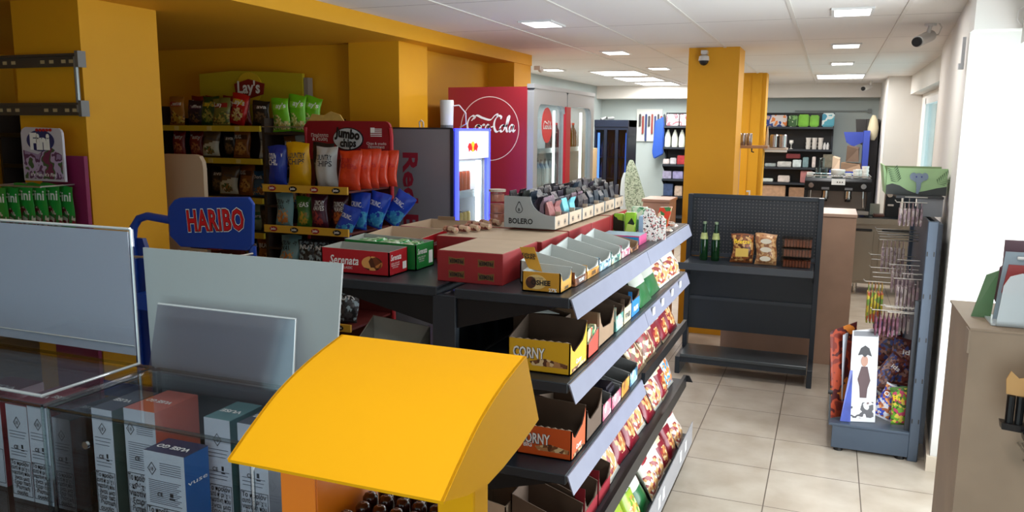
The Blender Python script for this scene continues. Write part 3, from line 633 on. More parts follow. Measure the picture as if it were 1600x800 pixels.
# ---- second shelf (z 1.05)
CY = mat('carton_yellow', (222, 172, 26), .45); CO = mat('carton_orange', (204, 84, 26), .45); NUT = picmat('nut_bar_print', [(120, 74, 44), (180, 130, 84), (222, 196, 150), (90, 52, 34)], 55)
def corny(label, x0, x1, y0, y1, z, h, hb, m_, big_after):
    c = carton(label, x0, x1, y0, y1, z, h, h, hb * .95, hb, m_, CARDD, edip=h * .45)
    obj('torn_edge', MB().prism([(x0, z + h)] + [(x0 + (x1 - x0) * k / 16, z + h + (.004 if k % 2 else 0)) for k in range(17)] + [(x1, z + h - .002), (x0, z + h - .002)], 'Y', y0 + .0005, y0 + .0035), BEIGE, c)
    X = (x0 + x1) / 2
    txt('CORNY', .034, c, (X - .03, y0 - .0015, z + h * .60), TG, 'S', w=.105, bold=.05); txt('CORNY', .034, c, (X - .032, y0 - .0025, z + h * .61), TW, 'S', w=.105, bold=.02)
    txt('BIG', .014, c, (X - .055, y0 - .001, z + h * .37), TW, 'S', bold=.03)
    obj('picture', MB().prism([(X - .03, z + h * .34), (X + .02, z + h * .46), (x1 - .008, z + h * .34), (x1 - .008, z + h * .22), (X - .02, z + h * .22)], 'Y', y0 - .0012, y0), NUT, c)
    txt('Corny', .016, c, (x1, (y0 + y1) / 2, z + h * .28), TW, 'E', bold=.03); obj('picture', MB().box(x1 - .0002, x1 + .0008, y0 + .02, y1 - .02, z + .006, z + h * .16), NUT, c)
    return c
corny('bright yellow cereal-bar carton with white outlined lettering, on the second shelf', -.905, -.70, 2.275, 2.455, 1.05, .103, .145, CY, 1)
c = carton('brown carton with a torn white flap folded over it, behind the yellow cereal-bar carton', -.97, -.80, 2.475, 2.60, 1.05, .13, .12, .12, .15, CARDD, CARDD)
obj('torn_flap', MB().hexa([(-.955, 2.45, 1.215), (-.90, 2.44, 1.20), (-.90, 2.443, 1.198), (-.955, 2.453, 1.213), (-.90, 2.58, 1.185), (-.83, 2.56, 1.175), (-.83, 2.563, 1.173), (-.90, 2.583, 1.183)]), CARDG, c)
c = carton('low pale carton of green packs with a red and yellow front, second shelf', -.795, -.70, 2.475, 2.60, 1.05, .06, .05, .08, .10, mat('carton_red_orange', (190, 60, 36), .5), CARDG)
for k in range(3): tag(obj('green_bar', MB().box(-.79 + .03 * k, -.765 + .03 * k, 2.49, 2.585, 1.056, 1.13 + .008 * k), GNP, bevel=.003), 'green wrapped bar standing in the low pale carton', 'snack bar', 'green bars in the low pale carton')
c = carton('large plain brown carton with a buff edge, in the middle of the second shelf', -.93, -.705, 2.625, 2.83, 1.05, .135, .125, .11, .13, CARD, CARDD, edip=.06)
obj('buff_edge', MB().box(-.712, -.704, 2.6235, 2.625, 1.05, 1.175), BEIGE, c)
for i, (lb, a, b_, pm, h, x0) in enumerate([('small open carton with teal printed corners behind the large brown carton', 2.86, 2.97, TLP, .12, -.90), ('open brown carton with cream lettering on its narrow front', 2.985, 3.10, BRP, .13, -.89), ('open brown carton with a bright blue lettered front', 3.115, 3.25, BLP, .135, -.89)]):
    c = carton(lb, x0, -.705, a, b_, 1.05, h, h * .6, h * .7, h, CARDD, CARDD, edip=.02)
    obj('printed_front', MB().box(-.706, -.7035, a, b_, 1.052, 1.05 + h * .5), [TLP, mat('cream_print', (206, 196, 160), .5), mat('bright_blue_print', (30, 120, 190), .45)][i], c); txt(['CHOCO', 'FITNESS', 'FLIPS'][i], .02, c, (-.7025, (a + b_) / 2, 1.08), TW if i != 1 else TG, 'E', w=.08, bold=.03)
    obj('printed_corner', MB().box(-.72, -.7045, a - .0015, a, 1.052, 1.05 + h * .8), [TLP, CARDD, MATS['bright_blue_print']][i], c)
# ---- third shelf (z .76)
corny('orange cereal-bar carton with white outlined lettering, on the third shelf', -.885, -.70, 2.31, 2.465, .76, .10, .145, CO, 1)
carton('taller empty brown carton with a scalloped edge behind the orange cereal-bar carton', -.885, -.70, 2.48, 2.67, .76, .145, .11, .13, .15, CARDD, CARDD, edip=.05)
for i, (lb, a, b_, pm, h) in enumerate([('grey carton with pink and lilac printed front, third shelf', 2.685, 2.80, PKP, .12), ('flat-topped grey carton holding dark bars, third shelf', 2.815, 2.95, PKP, .10), ('dull grey carton with a beige printed end', 2.965, 3.09, ORP, .115), ('grey carton with blue and orange printed end beside the snack bags', 3.105, 3.24, BLP, .115)]):
    c = carton(lb, -.90, -.70, a, b_, .76, h, h * .55, h * .6, h, mat('carton_mid_grey', (112, 112, 112), .7), mat('carton_mid_grey', (112, 112, 112), .7), edip=.02)
    obj('printed_front', MB().box(-.702, -.699, a, b_, .762, .76 + h * .5), pm, c)
    if i == 1: tag(obj('dark_bars', MB().box(-.88, -.72, 2.83, 2.935, .766, .84), mat('dark_wrap', (40, 36, 50), .35, noise=.5, nscale=40), bevel=.01), 'stack of dark wrapped bars in the grey carton', 'snack bars')
# ---- fourth shelf (z .45): brown cartons with red ends
RDF = mat('carton_maroon', (150, 30, 44), .5)
for i, (lb, a, b_, h) in enumerate([('brown carton with dark red end, nearest on the fourth shelf', 2.30, 2.46, .17), ('tall brown carton with dark red cut-down front, second on the fourth shelf', 2.48, 2.64, .18), ('brown carton with red front edge beside the snack bags, fourth shelf', 2.66, 2.82, .17)]):
    c = carton(lb, -.90, -.70, a, b_, .45, h, h * .6, h * .6, h, CARDD, CARDD, edip=.05)
    obj('printed_front', MB().box(-.703, -.699, a + .001, b_ - .001, .452, .45 + h * .32), RDF, c); obj('printed_corner', MB().box(-.735, -.70, a - .0015, a, .452, .45 + h * .8), RDF, c)
c = carton('pale carton in the lower left of the fourth shelf under the shelf edge', -1.03, -.91, 2.28, 2.45, .45, .15, .13, .13, .16, BEIGE, BEIGE)
# ---- left side lower shelf: green open box
c = carton('open pale box with a lime green band on the lower left shelf', -1.50, -1.27, 2.27, 2.45, .97, .055, .05, .14, .16, mat('box_white', (200, 204, 196), .5), CARDG)
obj('green_band', MB().box(-1.485, -1.285, 2.2685, 2.27, 1.0, 1.022), mat('lime_band', (130, 180, 40), .5), c); txt('CEREAL BAR', .012, c, (-1.385, 2.2675, .987), TG, 'S', bold=.03); txt('BIO', .01, c, (-1.40, 2.267, 1.011), TW, 'S', bold=.03)
# ============================================================ BAG KINDS
MAR = (128, 20, 38); CRE = (214, 200, 178)
bagkind('maroon_croissant', MAR, (226, 214, 200), [(206, 150, 90), (170, 96, 50), (230, 200, 150), MAR], '7days', TW, 'oval', .17, .24, .08, .5, .04, 'snack_bag')
bagkind('maroon_cream', (206, 190, 160), MAR, [(190, 130, 70), (140, 70, 40), (226, 200, 150), (160, 40, 40)], 'bake\nrolls', TW, 'two', .17, .24, .08, .45, .03, 'snack_bag')
bagkind('white_maroon', (226, 220, 212), (150, 24, 40), [(214, 160, 100), (150, 60, 60), (236, 226, 210)], 'mini', TR, 'low', .18, .25, .07, .5, .035, 'snack_bag')
bagkind('tan_printed', (186, 160, 126), (140, 40, 40), [(120, 80, 60), (200, 170, 130), (150, 40, 50), (226, 210, 180)], 'bites', TW, 'full', .17, .23, .08, .4, .035, 'snack_bag')
bagkind('lime', (150, 176, 40), (90, 130, 30), [(190, 210, 90), (220, 220, 160), (110, 150, 40), (196, 130, 60)], 'bake', TW, 'oval', .16, .22, .08, .5, .035, 'snack_bag')
bagkind('green_red', (30, 96, 50), (200, 200, 190), [(170, 30, 40), (30, 110, 60), (226, 220, 210)], 'VIA', TW, 'band', .16, .22, .08, .5, .035, 'snack_bag')
bagkind('white_blue', (222, 220, 214), (170, 24, 44), [(226, 150, 80), (222, 220, 214), (60, 150, 200), (214, 120, 60)], 'crisps', TW, 'low', .19, .27, .08, .5, .04, 'snack_bag')
# --- snack bags lying on the gondola's aisle side
H = PI / 2
def lying(items, cat='snack bag', layer=0):
    """bags leaning back side by side on each gondola shelf; layer 1 stands behind layer 0"""
    rnd = random.Random(11 + layer)
    for base, ya, xf, gap in ((1.05, 3.29, -.712, .205), (.76, 3.27, -.708, .235), (.45, 2.85, -.712, .285), (.14, 2.74, -.652, .235)):
        L_ = sorted([q for q in items if max(v for v in (1.05, .76, .45, .14) if v < q[3]) == base], key=lambda q: q[2])
        if not L_: continue
        slot = (4.235 - ya) / len(L_)
        for n, (kind, x, y, z, rx, rz, lb, sc) in enumerate(L_):
            K = BAGS[kind]; lean = (.62 if layer == 0 else .74) + rnd.uniform(-.14, .03) * (1 - layer * .7); hh = gap * rnd.uniform(.94, 1.02) / math.cos(lean) * .92
            bag(kind, (xf - .098 * layer + rnd.uniform(-.006, .006), ya + slot * (n + .5), base + .0005), lb, (-lean, 0, H + rnd.uniform(-.05, .05)), None, cat, (slot * .95 / K['w'], .062 / K['d'], hh / K['h']))
lying([ # second shelf far end
 ('green_red', -.87, 3.42, 1.115, -1.35, H + .5, 'dark green bag with red print, first of the bags on the second shelf', .9),
 ('green_red', -.87, 3.68, 1.12, -1.1, H - .3, 'second dark green bag in the row on the second shelf', .9),
 ('white_maroon', -.86, 3.90, 1.10, -1.15, H + .2, 'white and dark red bag near the far end of the second shelf', .85),
 ('white_maroon', -.86, 4.10, 1.10, -1.2, H - .2, 'last white bag at the far end of the second shelf', .85),
 # third shelf
 ('tan_printed', -.86, 3.38, .82, -1.1, H + .4, 'tan and red printed bag first on the third shelf', .95),
 ('tan_printed', -.88, 3.60, .84, -.9, H - .5, 'second tan bag beside the first bag of the third shelf', .9),
 ('maroon_cream', -.85, 3.80, .83, -1.05, H + .3, 'cream and maroon bag leaning back on the third shelf', 1.05),
 ('maroon_cream', -.84, 4.02, .83, -.9, H - .15, 'cream bag with maroon lower half near the end of the third shelf', 1.0),
 ('maroon_croissant', -.82, 4.18, .88, -.8, H + .1, 'maroon bag with white lettering last at the far end of the third shelf', .95),
 # fourth shelf
 ('white_maroon', -.87, 2.94, .51, -1.25, H + .2, 'white bag with a pastry picture at the near end of the fourth shelf', 1.0),
 ('maroon_croissant', -.84, 3.07, .54, -1.0, H - .2, 'maroon bag with big white letters low on the fourth shelf', 1.1),
 ('maroon_croissant', -.86, 3.30, .54, -1.1, H + .45, 'maroon bag leaning back in the middle of the fourth shelf', 1.0),
 ('white_maroon', -.84, 3.44, .53, -1.0, H - .3, 'white and maroon bag just after the maroon ones on the fourth shelf', .95),
 ('maroon_croissant', -.84, 3.62, .52, -1.15, H + .1, 'maroon bag between two white ones on the fourth shelf', .95),
 ('white_maroon', -.86, 3.82, .53, -1.1, H - .4, 'cream and white bag toward the far end of the fourth shelf', .95),
 ('maroon_cream', -.83, 3.95, .53, -1.1, H + .3, 'small cream bag with maroon print beside the big white bag', .85),
 ('white_blue', -.83, 4.10, .54, -.45, H - .1, 'big white bag with maroon top standing at the end of the fourth shelf', 1.0),
 # base
 ('lime', -.80, 2.88, .20, -1.2, H + .2, 'lime green bag in the bottom tray, closest to the till', 1.1),
 ('lime', -.78, 3.06, .22, -1.0, H - .2, 'lime green bag with a pale green swirl, second in the bottom tray', 1.05),
 ('lime', -.76, 3.25, .20, -1.15, H + .35, 'lime green bag with an orange picture, third in the bottom tray', 1.0),
 ('green_red', -.80, 3.42, .22, -1.0, H - .1, 'green and yellow bag in the bottom tray beside the white packs', .95),
 ('white_maroon', -.76, 3.56, .19, -1.25, H, 'small white pack with dark pictures in the bottom tray', .75),
 ('white_maroon', -.77, 3.70, .19, -1.25, H + .1, 'small white pack next to the maroon bags in the bottom tray', .75),
 ('maroon_cream', -.76, 3.86, .21, -1.1, H - .1, 'maroon and cream bag in the bottom tray, third from its far end', .9),
 ('maroon_croissant', -.79, 4.02, .21, -.9, H + .3, 'maroon bag near the far end of the bottom tray', .85),
 ('white_maroon', -.74, 4.13, .20, -.6, H - .3, 'white and maroon bag standing up at the far end of the bottom tray', .95),
])

lying(layer=1, items=[
 ('white_maroon', -.93, 3.55, 1.16, -1.1, H + .1, 'white bag lying behind the green ones on the second shelf', .85),
 ('green_red', -.93, 3.80, 1.17, -.9, H - .2, 'dark green bag propped at the back of the second shelf', .85),
 ('maroon_croissant', -.95, 3.30, .90, -.8, H + .2, 'maroon bag at the back of the third shelf beside the cartons', .9),
 ('maroon_cream', -.95, 3.50, .91, -.7, H - .2, 'cream bag propped up behind the tan ones on the third shelf', .95),
 ('tan_printed', -.95, 3.72, .91, -.6, H + .1, 'tan bag upright at the back of the third shelf', .95),
 ('maroon_croissant', -.94, 3.95, .92, -.7, H - .1, 'maroon bag behind the cream bag on the third shelf', .95),
 ('tan_printed', -.95, 3.00, .60, -.8, H, 'tan bag at the back of the fourth shelf behind the white one', .9),
 ('white_maroon', -.96, 3.20, .60, -.7, H + .2, 'white bag leaning at the back of the fourth shelf, left of the middle', .95),
 ('maroon_croissant', -.96, 3.40, .61, -.6, H - .2, 'maroon bag upright at the back of the fourth shelf, near its middle', .95),
 ('maroon_cream', -.95, 3.62, .61, -.7, H + .1, 'cream bag at the back of the fourth shelf right of the middle', .95),
 ('maroon_croissant', -.95, 3.84, .61, -.6, H - .1, 'maroon bag at the back of the fourth shelf near the big white bag', .95),
 ('lime', -.92, 2.95, .30, -.9, H + .3, 'lime green bag nearest in the back row of the bottom tray', 1.0),
 ('lime', -.92, 3.17, .30, -.8, H - .2, 'lime green bag at the back of the bottom tray', 1.0),
 ('green_red', -.93, 3.38, .30, -.8, H + .1, 'green bag at the back of the bottom tray behind the white packs', .95),
 ('maroon_cream', -.93, 3.62, .30, -.8, H - .1, 'cream and maroon bag at the back of the bottom tray', .95),
 ('maroon_croissant', -.93, 3.84, .30, -.8, H + .2, 'maroon bag at the back of the bottom tray near its end', .95),
 ('white_maroon', -.92, 4.05, .30, -.7, H - .1, 'white bag at the back corner of the bottom tray', .95),
])

# ============================================================ CHIP SHELVES ON THE YELLOW WALL
YS = mat('yellow_strip', (196, 170, 40), .5); RACK = mat('rack_brown', (52, 40, 34), .5)
T = thing('crisp_shelving', 'dark wall shelves with yellow price edges, full of crisp bags under a yellow header', 'shelf unit', (-3.95, 4.85, 0))
for x in (-4.80, -3.72, -3.34): obj('side_post', MB().box(x - .012, x + .012, 4.66, 5.1, 0, 1.86 if x < -3.5 else 1.80), RACK, T)
obj('back_panel', MB().box(-4.79, -3.34, 5.09, 5.12, .1, 1.86), RACK, T)
for z in (1.80, 1.57, 1.29, 1.04, .75, .45, .15):
    s = obj('shelf', MB().box(-4.785, -3.72, 4.66, 5.09, z - .02, z), RACK, T)
    obj('price_edge', MB().box(-4.785, -3.735, 4.64, 4.66, z - .035, z + .005), YS, s)
    for x in ((-4.5, -4.2, -3.95) if z > 1 else ()): obj('price_tag', MB().box(x, x + .04, 4.638, 4.64, z - .03, z), mat('tag_buff', (206, 190, 110), .5), s)
for z in (1.76, 1.52, 1.25, .95): obj('shelf', MB().box(-3.71, -3.35, 4.66, 5.09, z - .015, z), RACK, T)
obj('wire_rail', MB().tube([(-3.72, 4.65, 1.80), (-3.35, 4.65, 1.80)], .004).tube([(-3.35, 4.65, 1.86), (-3.35, 5.05, 1.86)], .004), WIRE, T)
hd = MB().prism([(-4.62, 1.82), (-3.66, 1.82), (-3.66, 2.19), (-3.9, 2.205), (-4.3, 2.22), (-4.62, 2.20)], 'Y', 5.05, 5.08)
h_ = obj('header', hd, mat('header_yellow', (190, 168, 30), .45), T)
h1 = obj('logo_disc', MB().ellipse(-4.141, 2.087, .12, .12, 5.044, 5.05), mat('logo_gold', (216, 180, 40), .4), h_)
rb = MB().prism([(-4.26, 2.03), (-4.14, 2.01), (-4.01, 2.04), (-3.995, 2.12), (-4.14, 2.155), (-4.275, 2.12)], 'Y', 5.036, 5.044)
obj('logo_ribbon', rb, mat('logo_red', (130, 24, 24), .4), h_); txt("Lay's", .09, h_, (-4.137, 5.034, 2.082), TW, 'S', w=.21, bold=.03)
obj('header_post', MB().box(-3.655, -3.62, 5.06, 5.12, 1.8, 2.16), mat('post_silver', (170, 172, 176), .3, .6), T)

bagkind('cheese_red', (170, 110, 40), (170, 40, 30), [(206, 150, 40), (120, 60, 30), (220, 190, 90)], 'Cheetos', TW, 'low', .19, .27, .07, .5, .04)
bagkind('purple_dark', (48, 30, 50), (90, 40, 80), [(120, 90, 60), (60, 40, 60), (30, 24, 30)], 'Ruffles', TW, 'oval', .18, .25, .07, .5, .03)
bagkind('dark_green', (46, 84, 40), (150, 160, 80), [(120, 140, 60), (40, 70, 36), (180, 170, 90)], "Lay's", TY, 'oval', .2, .27, .08, .4, .045)
bagkind('olive', (120, 120, 56), (150, 30, 30), [(190, 170, 80), (110, 90, 40), (90, 110, 50)], "Lay's", TW, 'low', .19, .25, .07, .5, .04)
bagkind('bright_red', (196, 30, 30), (226, 190, 60), [(220, 190, 110), (150, 30, 30), (236, 220, 170)], "Lay's", TW, 'oval', .2, .28, .08, .4, .05)
bagkind('lime_green', (110, 186, 30), (150, 210, 60), [(190, 170, 90), (90, 150, 40), (220, 210, 150)], "Lay's", TW, 'low', .19, .28, .08, .5, .04)
bagkind('brick_red', (130, 26, 26), (180, 60, 40), [(150, 70, 50), (110, 24, 24), (190, 120, 80)], 'Tasty', TW, 'oval', .18, .24, .07, .5, .04)
bagkind('brown_white', (110, 86, 60), (210, 210, 190), [(150, 110, 60), (220, 210, 180), (60, 100, 50)], 'Crunch', TG, 'two', .2, .25, .08, .4, .035)
bagkind('toffee', (150, 90, 40), (90, 50, 24), [(190, 130, 60), (120, 66, 30), (210, 160, 90)], 'BUGLES', TW, 'oval', .2, .26, .08, .5, .035)
bagkind('silver_white', (190, 190, 184), (226, 226, 220), [(200, 150, 60), (220, 220, 210), (160, 160, 150)], 'LOL', TG, 'two', .19, .27, .07, .45, .045, rough=.2)
bagkind('charcoal', (34, 34, 36), (70, 60, 60), [(90, 70, 50), (50, 44, 44), (120, 96, 70)], 'Lava', TW, 'oval', .18, .24, .07, .5, .035)
bagkind('pale_green', (140, 160, 130), (50, 110, 60), [(90, 130, 70), (190, 200, 170), (60, 90, 50)], 'Natural', TW, 'band', .18, .22, .07, .1, .03)
bagkind('teal_blue', (40, 90, 130), (30, 60, 90), [(150, 100, 60), (60, 110, 150), (200, 170, 120)], 'Dorito', TW, 'low', .17, .22, .07, .5, .03)
Yb = 4.83
def X(p): return (-4.62 + (p - 246) * .00555) * 1.03
row1 = [('cheese_red', 264, 'yellow and red cheese puff bag at the left end of the top crisp shelf'), ('purple_dark', 291, 'dark purple crisp bag second on the top crisp shelf'), ('dark_green', 318, 'dark green crisp bag with a crest, middle of the top crisp shelf'),
        ('olive', 344, 'olive yellow crisp bag in front of the red one on the top shelf'), ('bright_red', 362, 'bright red crisp bag leaning right at the foot of the yellow header'), ('charcoal', 396, 'dark bag between the bright red and lime bags')]
for i, (k, p, lb) in enumerate(row1): bag(k, (X(p), Yb + .03 * (i % 2) - (.06 if k == 'olive' else 0), 1.802 if k != 'x' else 0), lb, (-.1, .18 if k == 'bright_red' else .03 * (i % 3 - 1), .15 * (i % 2) - .05), scale=(.8, .7, .76 if k in ('purple_dark', 'charcoal') else .8))
for i, (p, lb) in enumerate([(276, 'dark red bag tops behind the cheese puffs bag'), (300, 'dark red bag behind the purple one'), (330, 'brick red bag behind the green bag on the top shelf'), (352, 'brick red bag peeping over the olive one')]): bag('brick_red', (X(p), 4.985, 1.802), lb, (0, 0, .03 * i), scale=(.7, .7, .95))
for i, (p, lb) in enumerate([(442, 'bright lime crisp bag leaning against the yellow header'), (455, 'middle bright lime crisp bag, tallest of the three'), (466, 'lime crisp bag at the right end beside the grey post')]): bag('lime_green', (X(p), 4.76 + .065 * i, 1.762), lb, (-.05, .12 * i - .05, .1), scale=(.75, .6, .86 + .06 * (i == 1)))
row2 = [('brick_red', 270, 'dark red tall bag at the left of the second crisp shelf'), ('brick_red', 293, 'second dark red bag on the second crisp shelf'), ('brown_white', 324, 'brown see-through bag with a white corner on the second shelf'), ('charcoal', 348, 'dark bag in the shade on the second crisp shelf'),
        ('toffee', 374, 'toffee brown snack bag in the middle of the second shelf'), ('silver_white', 407, 'silver white bag with large letters at the right of the second shelf')]
for i, (k, p, lb) in enumerate(row2): bag(k, (X(p), 4.80 + .04 * (i % 2), 1.572), lb, (-.06, 0, .1 * (i % 3 - 1)), scale=(.75, .7, .84 if p > 400 else .78))
bag('toffee', (X(444), 4.86, 1.522), 'brown bag beside the silver one on the narrow shelf', (-.05, 0, .1), scale=(.7, .8, .82)); bag('silver_white', (X(464), 4.84, 1.522), 'silver bag on the narrow shelf just behind the snack rack', (-.05, 0, .1), scale=(.8, .8, .84))
row3 = [('pale_green', 300, 'pale green bag at the left of the third crisp shelf'), ('charcoal', 325, 'dark bag on the third crisp shelf'), ('brown_white', 350, 'brown bag lying low on the third crisp shelf'), ('toffee', 372, 'toffee bag in shade on the third crisp shelf'), ('teal_blue', 400, 'blue snack bag at the right of the third crisp shelf')]
for i, (k, p, lb) in enumerate(row3): bag(k, (X(p), 4.80 + .04 * (i % 2), 1.292), lb, (-.1, 0, .12 * (i % 3 - 1)), scale=(.8, .7, .86))
bag('teal_blue', (X(443), 4.82, 1.252), 'blue bag on the narrow third shelf', (-.06, 0, 0)); bag('toffee', (X(462), 4.90, 1.252), 'orange-brown bag on the narrow third shelf', (-.06, 0, .2))
for i, (k, p) in enumerate([('charcoal', 330), ('charcoal', 360), ('pale_green', 392), ('charcoal', 412)]): bag(k, (X(p), 4.80, 1.042), ['dark bag at the left of the fourth crisp shelf', 'dark bag in the middle of the fourth crisp shelf', 'pale green bag on the fourth crisp shelf', 'dark bag at the right of the fourth crisp shelf'][i], (-.06, 0, .1 * i), scale=(1, 1, .88))
for i, p in enumerate([300, 340, 380, 410]): bag('toffee' if i % 2 else 'charcoal', (X(p), 4.80, .752), ['dark bag low on the left of the crisp shelves', 'toffee bag low on the crisp shelves', 'dark bag low in the middle of the crisp shelves', 'toffee bag low at the right of the crisp shelves'][i], (-.06, 0, .1 * i))

# ============================================================ SNACK RACK WITH RED HEADER
RR = mat('rack_red', (166, 18, 34), .4); BR = mat('rack_maroon', (90, 28, 24), .5)
T = thing('snack_rack', 'snack rack with a dark red rounded header and yellow printed shelf edges', 'display rack', (-2.86, 4.2, 0))
ra = MB(); p_ = [(-3.20, 1.595), (-2.56, 1.595), (-2.56, 1.80)] + [(-2.60 + .04 * math.cos(a), 1.80 + .04 * math.sin(a)) for a in (.4, .9, 1.3, 1.57)] + [(-3.0, 1.842), (-3.17, 1.84), (-3.20, 1.81)]
hd = obj('header', MB().prism(p_, 'Y', 4.42, 4.44), mat('header_red', (140, 14, 34), .4), T)
obj('logo_rim', MB().ellipse(-2.865, 1.728, .112, .072, 4.412, 4.42), TB, hd); obj('logo_disc', MB().ellipse(-2.865, 1.728, .106, .066, 4.408, 4.412), mat('logo_pale', (190, 196, 200), .4), hd)
txt('Jumbo', .058, hd, (-2.865, 4.406, 1.752), TB, 'S', w=.185, bold=.05, rot=-.12); txt('chips', .05, hd, (-2.86, 4.406, 1.695), TB, 'S', w=.12, bold=.04)
txt('Ποιότητα\n& Γεύση', .022, hd, (-3.08, 4.418, 1.735), TW, 'S'); txt('Chips & snacks\nΠατατάκια', .017, hd, (-2.66, 4.418, 1.69), TW, 'S')
fl = MB()
for k in range(5): fl.box(-2.70, -2.62, 4.416, 4.418, 1.745 + k * .011, 1.750 + k * .011)
fl.box(-2.70, -2.67, 4.4155, 4.416, 1.77, 1.80); obj('flag', fl, TW, hd)
obj('crisp_picture', MB().prism([(-3.17, 1.835), (-3.14, 1.885), (-3.05, 1.875), (-3.0, 1.90), (-2.93, 1.88), (-2.90, 1.84), (-3.0, 1.825)], 'Y', 4.425, 4.435), mat('crisp_yellow', (206, 170, 90), .6, noise=.15, nscale=30), hd)
for x in (-3.19, -2.56): obj('side_frame', MB().tube([(x, 4.43, .05), (x, 4.43, 1.75), (x, 4.42, 1.80)], .014).tube([(x, 4.43, .3), (x, 3.97, .25), (x, 3.97, .05)], .012), RR, T, smooth=True)
obj('back_panel', MB().box(-3.18, -2.57, 4.425, 4.435, .1, 1.6), BR, T)
for i, z in enumerate((1.435, 1.19, .92, .62, .3)):
    s = obj('shelf', MB().box(-3.17, -2.575, 3.96, 4.42, z - .012, z), BR, T)
    e = obj('printed_edge', MB().box(-3.17, -2.575, 3.945, 3.96, z - .02, z + .024), mat('edge_yellow', (206, 160, 50), .5), s)
    for k in range(4):
        xx = -3.10 + k * .15; obj('edge_logo', MB().ellipse(xx, z + .002, .028, .016, 3.942, 3.945, 14), TB if k % 2 else mat('edge_red', (150, 30, 40), .5), e); txt('Jumbo', .014, e, (xx, 3.941, z + .002), TW, 'S', w=.036, bold=.03)
bagkind('royal_blue', (24, 50, 150), (24, 50, 150), [(190, 140, 70), (24, 40, 120)], 'COUNTRY\nCHIPS', TW, 'plain', .14, .25, .07, .35, .034)
bagkind('sun_yellow', (216, 164, 16), (216, 164, 16), [(190, 140, 70)], 'COUNTRY\nCHIPS', TG, 'plain', .17, .27, .08, .3, .034)
bagkind('black_gold', (30, 30, 34), (30, 30, 34), [(190, 140, 70)], 'COUNTRY\nCHIPS', TW, 'plain', .15, .27, .07, .3, .034)
bagkind('silver', (186, 188, 190), (186, 188, 190), [(190, 140, 70)], 'COUNTRY\nCHIPS', TG, 'plain', .16, .26, .08, .35, .034, rough=.2)
bagkind('orange_red', (206, 60, 28), (206, 60, 28), [(190, 140, 70)], 'COUNTRY\nCHIPS', TR, 'plain', .15, .27, .08, .35, .034)
bagkind('pale_teal', (110, 146, 150), (110, 146, 150), [(190, 110, 50), (214, 150, 80), (120, 146, 146)], 'CRUNCHY\nWAVES', TB, 'oval', .16, .22, .07, .35, .03)
bagkind('leaf_green', (60, 110, 40), (60, 110, 40), [(190, 150, 50), (150, 120, 40), (90, 130, 50)], 'PEAS', TW, 'oval', .13, .2, .07, .5, .03)
bagkind('plum', (74, 20, 48), (74, 20, 48), [(160, 60, 60), (110, 40, 60), (74, 20, 48)], 'CRUNCHY\nWAVES', TW, 'oval', .15, .22, .07, .35, .03)
bagkind('plum_brown', (66, 22, 30), (66, 22, 30), [(190, 100, 50), (120, 50, 30)], 'CRUNCHY\nWAVES', TW, 'oval', .14, .21, .07, .35, .03)
bagkind('cobalt', (30, 66, 180), (30, 66, 180), [(50, 140, 196), (30, 66, 180), (80, 170, 210)], 'CRUNCHY', TW, 'low', .15, .22, .07, .35, .03)
z = 1.437
bag('royal_blue', (-3.11, 4.03, z), 'royal blue crisp bag at the left of the red-header rack'); bag('sun_yellow', (-2.975, 4.04, z), 'deep yellow crisp bag beside the blue one on the red-header rack')
bag('black_gold', (-2.86, 4.14, z), 'black crisp bag between the yellow and silver bags'); bag('silver', (-2.765, 4.03, z), 'silver crisp bag at the front of the red-header rack', (0, 0, -.1), scale=(1, 1, .96))
for i, (x, y, lb) in enumerate([(-2.60, 4.03, 'orange-red crisp bag nearest of the row beside the silver one'), (-2.59, 4.13, 'second orange-red crisp bag in the row on the red-header rack'), (-2.585, 4.22, 'third orange-red crisp bag, half hidden by its neighbours'), (-2.58, 4.31, 'fourth orange-red crisp bag toward the back'), (-2.56, 4.40, 'last orange-red crisp bag by the red side frame')]):
    bag('orange_red', (x, y - .02, z), lb, (-.03, [.04, -.03, .05, -.03, .03][i], [.1, .13, .1, .12, .1][i]), scale=([.95, 1, .9, 1, .9][i], .75, [.84, .8, .86, .8, .84][i]))
z = 1.192
for k, x, y, lb, rz in [('pale_teal', -3.12, 4.03, 'pale teal crunchy snack bag at the left of the lower rack shelf', 0), ('leaf_green', -3.0, 4.06, 'small green snack bag beside the pale teal one', .1), ('plum', -2.89, 4.06, 'dark plum snack bag in the middle of the lower rack shelf', 0),
                        ('plum', -2.85, 4.20, 'plum snack bag behind, on the lower rack shelf', .3), ('plum_brown', -2.76, 4.10, 'brown-purple snack bag between plum and blue ones', 0)]:
    bag(k, (x + .04, y, z), lb, (-.04, 0, rz), scale=(.8, .75, .95))
for i, (x, y, zz, ry, lb) in enumerate([(-2.58, 4.02, -.05, .35, 'bright blue snack bag tilted forward at the right of the lower rack shelf'), (-2.55, 4.12, 0, .1, 'cobalt blue snack bag standing behind the tilted blue one'), (-2.50, 4.22, -.01, .3, 'cobalt blue snack bag near the red side frame'), (-2.44, 4.32, -.01, .6, 'blue snack bag tipped over at the far right of the rack')]):
    bag('cobalt', (x - .07, y - .02, z + zz), lb, (-.06, ry, .1), scale=(.9, .75, 1))
bagkind('black_silver', (30, 30, 34), (150, 170, 180), [(60, 60, 66), (140, 160, 170), (30, 30, 34)], 'NUTS', TW, 'full', .16, .2, .07, .5, .03)
